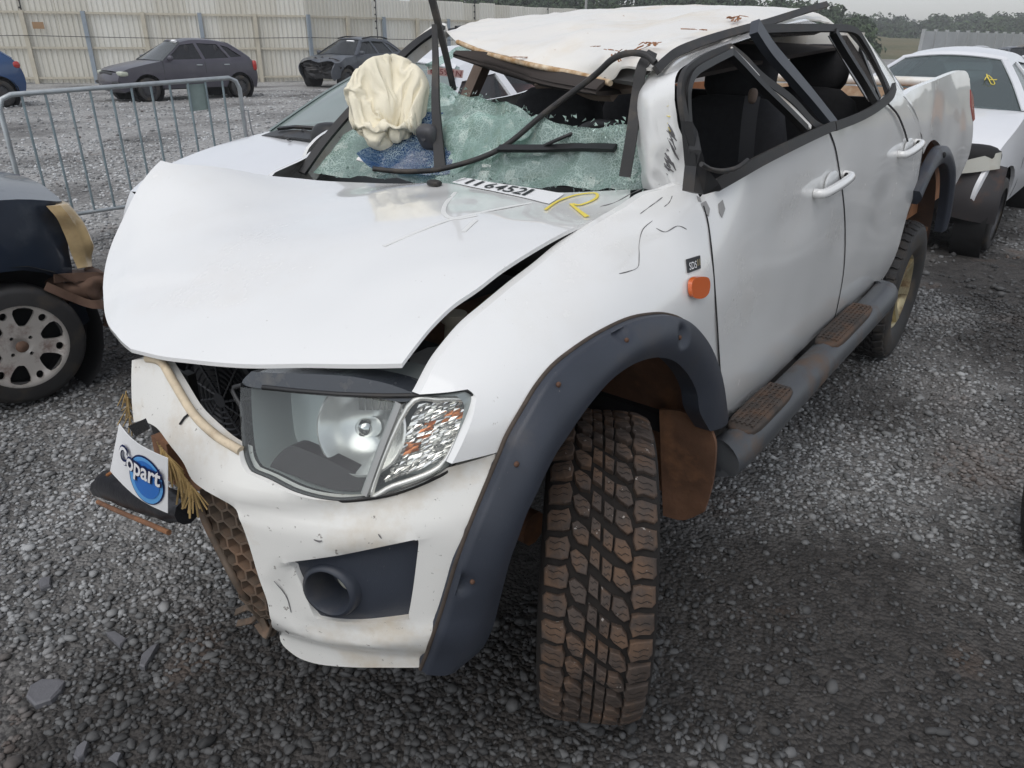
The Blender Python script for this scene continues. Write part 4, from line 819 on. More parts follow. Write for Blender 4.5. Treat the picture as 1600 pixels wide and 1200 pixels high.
# lower grille and torn front --------------------------------------------
hg = MB(); 
g0, g1, g2, g3 = [Vector(p) for p in [(0.7704,0.2543,0.7535),(0.7413,0.3815,0.7758),(0.7006,0.3921,0.4088),(0.7185,0.2862,0.3598)]]
def hex_cell(c, ux, uz, R, th=.003, dp=.022):
    vs = []; fs = []
    for rr, dx in ((R, 0), (R-th, .0), (R-th, -dp), (R, -dp)):
        for k in range(6):
            a = math.pi/6+k*math.pi/3; vs.append(c+ux*math.cos(a)*rr+uz*math.sin(a)*rr+Vector((dx, 0, 0)))
    for q in range(3):
        for k in range(6): fs.append((q*6+k, q*6+(k+1) % 6, q*6+6+(k+1) % 6, q*6+6+k))
    return vs, fs
gm = mat('muddy_grille', (.10, .075, .055), .7, var=.3, vscale=20, dirt=.7, dirtcol=(.22, .13, .08), dscale=9, dthr=.48)
poly = [(p[1], p[2]) for p in [(0.7693,0.2486,0.757),(0.7472,0.3237,0.786),(0.7395,0.38,0.7804),(0.7414,0.4292,0.7499),(0.737,0.4448,0.6949),(0.7328,0.459,0.6097),(0.7306,0.4659,0.5527),(0.7271,0.455,0.4829),(0.7033,0.3797,0.3902),(0.7138,0.3216,0.3964),(0.7606,0.3409,0.5315),(0.767,0.2988,0.6095),(0.7705,0.2692,0.6901)]]
R = .0235; hy = R*math.sqrt(3); 
ys_ = [p[0] for p in poly]; zs_ = [p[1] for p in poly]
row = 0; z = min(zs_)
while z < max(zs_)+R:
    y = min(ys_)+(hy/2 if row % 2 else 0)
    while y < max(ys_)+hy:
        if inpoly(np.array([[y, z]]), poly)[0]:
            x = Xf(y, z)-.035; sl_ = (Xf(y+.01, z)-Xf(y-.01, z))/.02
            uy = Vector((sl_, 1, 0)); MB().add(*hex_cell(Vector((x, y, z)), uy, Vector((0, 0, 1)), R)).obj('grille_cell', gm, bumper, False)
        y += hy
    row += 1; z += R*1.5
bk = [Vector((Xf(a, b)-.062, a, b)) for a, b in poly]
MB().add(bk, [tuple(range(len(bk)))]).obj('grille_backing', mat('grille_back', (.05, .032, .022), .9, var=.4, vscale=14), bumper, False)
MB().add(*tube([Vector((Xf(p[1], p[2])-.035, p[1], p[2])) for p in [(0.7721,0.253,0.7329),(0.7703,0.2712,0.666),(0.7661,0.3056,0.5952),(0.7603,0.3431,0.5235),(0.713,0.3264,0.389),(0.7086,0.3526,0.3567),(0.704,0.376,0.4019)]], .009, 6, smooth=5)).obj('grille_edge', gm, bumper)
tg = MB()
for P in ([(0.723,0.2431,0.3715),(0.7171,0.2977,0.4139),(0.714,0.32,0.409),(0.7164,0.3031,0.3779),(0.7231,0.2421,0.3372)], [(0.7144,0.3174,0.3751),(0.7095,0.3475,0.3504),(0.7274,0.4183,0.4619),(0.708,0.3559,0.3641),(0.7112,0.3373,0.4037)]): tg.add(*strip([Vector(p)-Vector((.03, 0, 0)) for p in P], .016, .004, (.6, 0, .8), 4))
tg.obj('torn_clip', gm, bumper)
# radiator fan behind the upper opening
fc = Vector([(0.5,-0.0157,0.7894)][0]); fa = Matrix.Rotation(math.radians(8), 3, 'Z')
fanm = mat('fan_plastic', (.035, .037, .042), .45, var=.2)
fan = MB()
for q in range(1, 9): fan.add(*lathe([(.016*q, .0), (.016*q+.003, .004), (.016*q+.003, -.004), (.016*q, 0)], 40, 'x', fc, fa))
for k in range(10):
    a = 2*math.pi*k/10; fan.add(*tube([fc+fa@Vector((0, .016*math.cos(a), .016*math.sin(a))), fc+fa@Vector((0, .18*math.cos(a+.3), .18*math.sin(a+.3)))], .004, 5))
fan.add(*lathe([(.175, .02), (.19, .02), (.19, -.06), (.175, -.06), (.175, .02)], 48, 'x', fc, fa)).add(*lathe([(0, .004), (.02, .004), (.02, -.02)], 20, 'x', fc, fa))
fan.obj('radiator_fan', fanm, truck)
MB().add(*box((.40, 0, .80), (.05, 1.1, .42))).obj('radiator', dark, truck, False)
MB().add(*strip([(0.6,0.06287,0.926),(0.6,0.06501,0.8267),(0.6,0.1041,0.7916)], .03, .02, (1, 0, 0), 4)).obj('shroud_bracket', black, truck)
# broken black bumper beam hanging out
bb = [Vector(p) for p in [(0.66,-0.4977,0.4103),(0.68,-0.3408,0.4921),(0.7,-0.145,0.5533),(0.71,0.01772,0.5996),(0.71,0.1326,0.6232)]]
MB().add(*tube(crom(bb, 5), [.030, .045, .046, .044, .04, .03], 10)).obj('bumper_beam', mat('bumper_beam_black', (.022, .022, .025), .35, var=.2, dirt=.5, dirtcol=(.11, .08, .06), bump=.004, bscale=14), truck)
MB().add(*tube([Vector(p)+Vector((.05, 0, -.03)) for p in bb[1:]], .007, 6, smooth=4)).obj('rusty_rod', mud, truck)
MB().add(*tube([(0.72,-0.2544,0.5784),(0.72,-0.1761,0.6223),(0.72,-0.08849,0.6357),(0.72,0.01756,0.6702),(0.72,0.08209,0.6712)], .005, 6, smooth=5)).obj('torn_wire', rust, truck)
sw = MB(); 
for i in range(70):
    a = Vector([(0.74,0.1261,0.8219)][0]).lerp(Vector([(0.75,0.2692,0.7685)][0]), random.random()**.7)
    dv = Vector((random.uniform(-.01, .03), random.uniform(-.01, .05), -random.uniform(.02, .075)))
    sw.add(*tube([a, a+dv*.5+Vector((0, .004, 0)), a+dv], random.uniform(.001, .0024), 4))
for i in range(26):
    a = Vector([(0.6767,-0.12,0.7976)][0])+Vector((0, random.uniform(-.03, 0), random.uniform(-.05, .05))); dv = Vector((random.uniform(-.02, .02), random.uniform(-.04, 0), -random.uniform(.02, .06)))
    sw.add(*tube([a, a+dv], random.uniform(.001, .002), 4))
stuff(sw.obj('straw_tuft', straw, truck))

# wheels ---------------------------------------------------------------
def tread_cols(R):
    """tread blocks as (outline in (u across, v along) metres) for one pitch"""
    p = 2*math.pi*R/40
    sh = [(.070, -.021), (.084, -.025), (.118, -.022), (.120, .014), (.112, .024), (.088, .021), (.074, .026), (.067, .006)]
    im = [(.029, -.026), (.050, -.021), (.061, -.004), (.066, .020), (.054, .027), (.036, .014), (.027, .002)]
    ce = [(.003, -.030), (.024, -.014), (.023, .010), (.021, .021), (.003, .007)]
    out = []
    for s in (1, -1):
        for k, (pl_, ph) in enumerate(((sh, .0), (im, .45), (ce, .2))):
            q = [(s*a, (b if s > 0 else -b)*(p/.062)) for a, b in pl_]
            if s < 0: pass
            else: q = q
            area = sum(q[i][0]*q[(i+1) % len(q)][1]-q[(i+1) % len(q)][0]*q[i][1] for i in range(len(q)))
            if area < 0: q = q[::-1]
            out.append((q, ph+(0 if s > 0 else .5)))
    return out
def crown(u): return -.45*max(0, abs(u)-.03)**2-1.9*max(0, abs(u)-.072)**1.6
def block_mesh(q, R, h=.018):
    vs = []; n = len(q); cu_ = sum(a for a, b in q)/n; cv = sum(b for a, b in q)/n
    def pt(a, b, rr): th = b/R; return (rr*math.sin(th), a, rr*math.cos(th))
    for sc_, dh in ((1.06, -h), (1.0, -.002), (.90, 0)):
        for a, b in q:
            a2, b2 = cu_+(a-cu_)*sc_, cv+(b-cv)*sc_; vs.append(pt(a2, b2, R+dh+crown(a2)))
    vs.append(pt(cu_, cv, R+.0008+crown(cu_)))
    fs = []
    for k in (0, 1):
        for i in range(n): j = (i+1) % n; fs.append((k*n+i, k*n+j, (k+1)*n+j, (k+1)*n+i))
    for i in range(n): fs.append((2*n+i, 2*n+(i+1) % n, 3*n))
    nf = len(fs); ua, ub = min(a for a, b in q), max(a for a, b in q)
    for dv in (-.009, .006):                                  # sipes
        for k in range(3):
            k0 = len(vs); a0, a1 = ua+(ub-ua)*(.18+.21*k), ua+(ub-ua)*(.18+.21*(k+1)); z0, z1 = (.0022 if k % 2 else -.0022), (-.0022 if k % 2 else .0022)
            for a, b in ((a0, dv+z0), (a1, dv+z1), (a1, dv+z1+.0016), (a0, dv+z0+.0016)): vs.append(pt(a, cv+b, R+.0016+crown(a)))
            fs.append((k0, k0+1, k0+2, k0+3))
    me = mesh(vs, fs); me['sipe_from'] = nf; return me
def tyre_prof(R, hw, rim):
    return [(rim-.01, -hw*.72), (rim+.01, -hw*.86), (rim+.04, -hw*.98), (R-.10, -hw*1.04), (R-.045, -hw*1.0), (R-.026, -hw*.93), (R-.017, -hw*.75), (R-.014, 0),
            (R-.017, hw*.75), (R-.026, hw*.93), (R-.045, hw*1.0), (R-.10, hw*1.04), (rim+.04, hw*.98), (rim+.01, hw*.86), (rim-.01, hw*.72)]
def truck_wheel(c, R, steer, blocks, side=1):
    w_ = bpy.data.objects.new('wheel', None); C.objects.link(w_); w_.parent = truck; w_.location = Vector(c)-truck.location; w_.rotation_euler = (0, 0, steer); w_.empty_display_size = .1
    def part(nm, mb, m, sm=True):
        o = mb.obj(nm, m, None, sm); o.parent = w_; return o
    part('tyre', MB().add(*lathe(tyre_prof(R, .128, .21), 64)), mudbase if blocks else rubber)
    cols = tread_cols(R)
    if blocks:
        for q, ph in cols:
            me = block_mesh(q, R); me.materials.append(mudrub); me.materials.append(mudbase)
            for p_ in me.polygons:
                if p_.index >= me['sipe_from']: p_.material_index = 1
            for k in range(40):
                o = bpy.data.objects.new('tread_block', me); C.objects.link(o); o.parent = w_; o.rotation_euler = (0, 2*math.pi*(k+ph)/40, 0)
    else:
        mb = MB()
        for q, ph in cols:
            me = block_mesh(q, R); V = [v.co.copy() for v in me.vertices]; Fc = [tuple(p.vertices) for p in me.polygons]; bpy.data.meshes.remove(me)
            for k in range(40):
                M = Matrix.Rotation(2*math.pi*(k+ph)/40, 3, 'Y'); mb.add([M@v for v in V], Fc)
        stuff(part('tread', mb, rubber, False))
    s = side
    part('rim', MB().add(*lathe([(.21, s*.085), (.205, s*.10), (.195, s*.098), (.185, s*.06), (.18, -s*.05), (.20, -s*.09)], 48)).add(*lathe([(.0, s*.062), (.05, s*.062), (.055, s*.05), (.055, s*.0)], 24)), gold)
    part('brake_disc', MB().add(*lathe([(0, s*.0), (.15, s*.0), (.15, -s*.02)], 32)), rust)
    for k in range(6):
        a = 2*math.pi*k/6+.2; u_ = Vector((math.cos(a), 0, math.sin(a))); t_ = Vector((-math.sin(a), 0, math.cos(a)))
        P = [u_*.03+Vector((0, s*.06, 0)), u_*.11+Vector((0, s*.066, 0)), u_*.195+Vector((0, s*.085, 0))]
        part('spoke', MB().add(*strip(P, lambda t: .05-.012*math.sin(t*3.1), .02*1, (0, s, 0), 4)), gold)
    part('hub_cap', MB().add(*lathe([(0, s*.08), (.03, s*.078), (.034, s*.06)], 20)), gold)
    return w_
truck_wheel((0, .82, .3934), .3934, .5703, True)
truck_wheel((0, -.80, .39), .39, .5, False, -1)
truck_wheel((-3.05, .76, .383), .383, 0, False)
truck_wheel((-3.05, -.76, .383), .383, 0, False, -1)

# interior -----------------------------------------------------------
def seat(cx, cy):
    st = bpy.data.objects.new('seat', None); C.objects.link(st); st.parent = truck; st.location = Vector((cx, cy, .6))-truck.location
    for nm, c_, s_, rt in (('seat_cushion', (0, 0, .22), (.52, .5, .18), -.1), ('backrest', (-.30, 0, .52), (.16, .48, .66), -.22), ('headrest', (-.42, 0, .92), (.11, .27, .2), -.2)):
        o = MB().add(*blob(c_, s_, 4, 6, Matrix.Rotation(rt, 3, 'Y'))).obj(nm, fabric); o.parent = st
for x, y in ((-1.15, .40), (-1.15, -.40), (-1.98, .42), (-1.98, -.42)): seat(x, y)
dash = MB().add(*blob((-.62, 0, 1.06), (.42, 1.4, .24), 4, 8)).obj('dashboard', mat('dash_plastic', (.05, .05, .052), .7, dirt=.5, dirtcol=(.16, .14, .12)), truck)
swc = Vector([(-0.86,0.3033,1.345)][0]); sr = Matrix.Rotation(math.radians(-62), 3, 'Y')
MB().add(*lathe([(.185+.016*math.cos(a), .016*math.sin(a)) for a in [2*math.pi*i/8 for i in range(9)]], 40, 'z', swc+Vector((0, 0, -.12)), sr)).add(*blob(swc+Vector((0, 0, -.12)), (.05, .17, .14), 3, 5, sr)).obj('steering_wheel', mat('steering_rubber', (.05, .047, .05), .55), truck)
MB().add(*tube([swc+Vector((0, 0, -.12)), swc+Vector((.35, 0, -.25))], .035, 8)).obj('steering_column', black, truck)
# headliner hanging below roof, sun visors, rear window frame
hl_ = grid_patch([[(-0.8937,-0.45,1.58),(-0.8721,-0.25,1.575),(-0.776,0.05,1.535),(-0.5954,0.4,1.515)], [(-0.9401,-0.45,1.562),(-0.921,-0.2,1.512),(-0.8236,0.07,1.487),(-0.6518,0.4,1.485)], [(-1.6, -.5, 1.56), (-1.6, -.2, 1.57), (-1.6, .1, 1.57), (-1.6, .5, 1.56)], [(-2.4, -.5, 1.6), (-2.4, -.2, 1.62), (-2.4, .1, 1.62), (-2.4, .5, 1.6)]], 5, 5)
MB().add(*shell(*hl_, (0, 0, .012))).obj('headliner', mat('headliner_dark', (.045, .036, .032), .95), truck)
MB().add(*tube([(-0.9632,-0.5,1.579),(-0.9573,-0.4,1.576),(-0.8836,-0.2,1.551),(-0.8488,-0.08,1.513),(-0.8019,0,1.497)], [.012, .016, .018, .016, .012], 8, smooth=5)).obj('headliner_edge', trimrub, truck)
for P in ([(-0.8091,0,1.497),(-0.8221,0.06,1.5),(-0.8339,0.13,1.497)], [(-0.8196,0.15,1.494),(-0.798,0.24,1.473),(-0.7374,0.36,1.476)], [(-0.7403,0.35,1.494),(-0.6907,0.43,1.503),(-0.6377,0.5,1.511)]):
    MB().add(*strip([Vector(p) for p in P], .045, .018, (.7, 0, .6), 5)).obj('sun_visor', hliner, truck)
MB().add(*strip([(-0.6378,0.4,1.542),(-0.5999,0.48,1.538),(-0.5521,0.55,1.536)], .05, .02, (.8, 0, .5), 4)).obj('torn_lining', mat('lining_grey', (.12, .115, .11), .7), truck)
for P, wd in (([(-1.208,0.6,1.465),(-1.204,0.6,1.384),(-1.222,0.6,1.252)], .05), ([(-1.52,0.55,1.426),(-1.524,0.55,1.336),(-1.536,0.55,1.242)], .04)):
    MB().add(*strip([Vector(p) for p in P], wd, .004, (1, .6, 0), 4)).obj('seat_belt', mat('belt_webbing', (.05, .05, .055), .8), truck)
MB().add(*blob(Vector([(-1.208,0.6,1.465)][0]), (.03, .03, .05), 3, 4)).obj('belt_anchor', hliner, truck)
# cab frame on the right side: window pillars seen through the windscreen
for x in (-1.32, -2.2): MB().add(*strip([(x, -.84, 1.22), (x-.05, -.76, 1.42), (x-.08, -.66, 1.62)], .06, .05, (0, -1, .3), 4)).obj('door_pillar', hliner, truck)
MB().add(*strip([(-1.15, -.66, 1.655), (-1.6, -.66, 1.67), (-2.4, -.64, 1.67)], .035, .03, (0, -1, .3), 4)).obj('roof_side_rail', black, truck)
MB().add(*strip([(-.45, -.80, 1.18), (-1.3, -.85, 1.22), (-2.3, -.83, 1.26)], .07, .05, (0, -1, .3), 4)).obj('door_top_rail', black, truck)

# windscreen: shattered laminated glass sagging over the dash ---------------
wg = glass('shattered_glass', (.62, .80, .74), .10, .06, haze=.48, hazecol=(.30, .43, .38), crack=.6)
def crumple(vs, amp, sc_=9):
    return [v+Vector((.5, 0, .6))*amp*.9*(.3-abs(noise.noise(Vector((v.y*4.2+v.z*2, v.z*6, 1.7)))))+Vector((.6, .2, .7))*amp*(abs(noise.noise(v*sc_))-.25)+Vector((.3, 0, .5))*amp*.5*noise.noise(v*sc_*2.3) for v in vs]
low = grid_patch([
 [(-0.3516,-0.66,1.177),(-0.4136,-0.36,1.191),(-0.4265,-0.07,1.204),(-0.4459,0.18,1.216),(-0.4389,0.42,1.24),(-0.4341,0.57,1.26),(-0.4758,0.66,1.275)],
 [(-0.394,-0.66,1.215),(-0.4476,-0.36,1.238),(-0.4701,-0.08,1.257),(-0.4768,0.18,1.274),(-0.4665,0.41,1.288),(-0.4614,0.56,1.309),(-0.4729,0.655,1.322)],
 [(-0.4433,-0.66,1.258),(-0.4909,-0.37,1.283),(-0.4986,-0.09,1.314),(-0.5174,0.16,1.333),(-0.477,0.4,1.342),(-0.4718,0.55,1.356),(-0.4636,0.65,1.366)],
 [(-0.4959,-0.66,1.298),(-0.5404,-0.38,1.32),(-0.5332,-0.1,1.362),(-0.5453,0.15,1.39),(-0.4879,0.39,1.393),(-0.4823,0.54,1.403),(-0.4518,0.645,1.405)],
 [(-0.537,-0.67,1.317),(-0.5866,-0.4,1.341),(-0.5756,-0.12,1.398),(-0.5643,0.14,1.411),(-0.4853,0.38,1.408),(-0.491,0.54,1.414),(-0.4556,0.64,1.416)]], 9, 9)
low = (crumple(low[0], .045, 7), low[1])
ws = MB().add(*low).obj('windscreen', wg, truck, False)
tr_ = grid_patch([
 [(-0.3629,-0.42,1.257),(-0.3854,-0.36,1.205),(-0.4395,-0.26,1.203),(-0.481,-0.12,1.221),(-0.5173,0.06,1.281),(-0.5706,0.2,1.395)],
 [(-0.4508,-0.44,1.289),(-0.4744,-0.37,1.267),(-0.5157,-0.27,1.276),(-0.5421,-0.13,1.298),(-0.5603,0.03,1.33),(-0.5778,0.15,1.399)],
 [(-0.5356,-0.46,1.319),(-0.5539,-0.38,1.334),(-0.6041,-0.29,1.356),(-0.6265,-0.16,1.376),(-0.6112,-0.02,1.382),(-0.6062,0.09,1.407)],
 [(-0.6463,-0.48,1.353),(-0.635,-0.4,1.394),(-0.6606,-0.31,1.415),(-0.6795,-0.2,1.42),(-0.6503,-0.08,1.416),(-0.6283,0.02,1.417)],
 [(-0.7364,-0.48,1.411),(-0.6938,-0.41,1.443),(-0.6841,-0.33,1.464),(-0.6918,-0.24,1.45),(-0.6645,-0.14,1.436),(-0.6257,-0.04,1.427)]], 9, 9)
tr_ = ([v-d*.05 for v in crumple(tr_[0], .040, 7)], tr_[1])
nf = len(tr_[1]); tor = MB().add(*tr_).obj('torn_windscreen_flap', wg, truck, False)
bl = glass('blue_shattered_glass', (.10, .22, .42), .06, .12, haze=.5, hazecol=(.02, .07, .19), crack=.55)
tor.data.materials.append(bl)
for p in tor.data.polygons:
    c_ = p.center; pr = (c_-CAM); k_ = c_.y+.35*noise.noise(c_*6)*.3+.8*(c_.z-1.25)
    if k_ < -.10 and c_.z < 1.40: p.material_index = 1
MB().add(*blob(Vector([(-0.4785,-0.2,1.335)][0]), (.05, .075, .085), 4, 5, Matrix.Rotation(.5, 3, 'Y'))).add(*lathe([(.0, .03), (.012, .03), (.014, .02)], 12, 'x', Vector([(-0.4815,-0.2,1.335)][0]))).obj('mirror_mount', mat('mount_grey', (.055, .055, .06), .5), tor)
MB().add(*strip([Vector(p)+Vector((.01, 0, .004)) for p in [(-0.3625,-0.42,1.253),(-0.3882,-0.36,1.237),(-0.4187,-0.3,1.211)]], .014, .004, (.6, 0, .8), 4)).obj('torn_edge', paint_dirty, tor)
upg = grid_patch([[(-0.8764,-0.6,1.542),(-0.9222,-0.55,1.569),(-0.9419,-0.48,1.602),(-0.9548,-0.42,1.594)], [(-0.8933,-0.6,1.528),(-0.9137,-0.55,1.542),(-0.9409,-0.5,1.57),(-0.9404,-0.44,1.58)], [(-0.8672,-0.62,1.523),(-0.9052,-0.57,1.528),(-0.9182,-0.52,1.552),(-0.9151,-0.47,1.566)]], 6, 6)
MB().add(*crumple(upg[0], .01) and (crumple(upg[0], .012), upg[1])).obj('windscreen_remnant', wg, truck, False)
lfg = grid_patch([[(-0.5477,0.52,1.544),(-0.5291,0.55,1.549),(-0.4812,0.6,1.549)], [(-0.4981,0.58,1.497),(-0.4828,0.6,1.499),(-0.4669,0.62,1.5)], [(-0.4718,0.6,1.42),(-0.4598,0.62,1.422),(-0.4635,0.635,1.423)], [(-0.477,0.6,1.277),(-0.4844,0.62,1.275),(-0.4789,0.66,1.278)]], 8, 6)
MB().add(*(crumple(lfg[0], .014), lfg[1])).obj('windscreen_remnant', wg, truck, False)
# cowl and wipers
MB().add(*strip([Vector(p)+Vector((-.03, 0, -.02)) for p in [(-0.3454,-0.66,1.173),(-0.4132,-0.36,1.186),(-0.4263,-0.07,1.2),(-0.4459,0.18,1.211),(-0.4393,0.42,1.234),(-0.4348,0.57,1.255),(-0.4771,0.66,1.268)]], .12, .01, (.2, 0, 1), 4)).obj('cowl_panel', black, truck)
sm_ = [Vector(p)-d*.085 for p in [(-0.3852,-0.36,1.203),(-0.4392,-0.26,1.198),(-0.4596,-0.1,1.223),(-0.5302,0.06,1.286),(-0.5771,0.2,1.399),(-0.574,0.36,1.501),(-0.512,0.46,1.55),(-0.4938,0.52,1.566),(-0.4917,0.57,1.563),(-0.4885,0.6,1.545)]]
MB().add(*tube(sm_, .0085, 8, smooth=7)).obj('loose_windscreen_seal', trimrub, truck)
for P, w0, w1 in (([(-0.5245,0.6,1.576),(-0.4812,0.6,1.549),(-0.4648,0.6,1.484),(-0.435,0.61,1.391),(-0.4138,0.61,1.284)], .026, .030), ([(-0.5997,-0.26,1.761),(-0.632,-0.26,1.671),(-0.6766,-0.27,1.573),(-0.7262,-0.28,1.451)], .024, .018), ([(-0.5975,-0.24,1.652),(-0.5771,-0.22,1.536),(-0.5398,-0.19,1.42),(-0.515,-0.16,1.302),(-0.4888,-0.13,1.225)], .014, .040), ([(-0.538,0.36,1.369),(-0.5532,0.38,1.317),(-0.5697,0.42,1.231)], .03, .05)):
    MB().add(*strip([Vector(p)+Vector((.03, 0, .02)) for p in P], lambda t: w0+(w1-w0)*t, .012, (.8, .3, .3), 6)).obj('wiper_arm' if w1 > .03 else 'loose_trim_strip', trimrub, truck)
MB().add(*strip([Vector(p)+Vector((.03, 0, .02)) for p in [(-0.4884,0.12,1.303),(-0.5039,0.28,1.315),(-0.5131,0.41,1.329),(-0.4941,0.53,1.338)]], .022, .012, (.6, 0, .8), 4)).obj('wiper_blade', black, truck)
MB().add(*tube([Vector(p)+Vector((.03, 0, .02)) for p in [(-0.5032,0.28,1.328),(-0.497,0.33,1.349),(-0.5282,0.36,1.366)]], .006, 6)).obj('wiper_link', black, truck)
# airbag -------------------------------------------------------------
ac = Vector([(-0.5068,-0.42,1.42)][0])
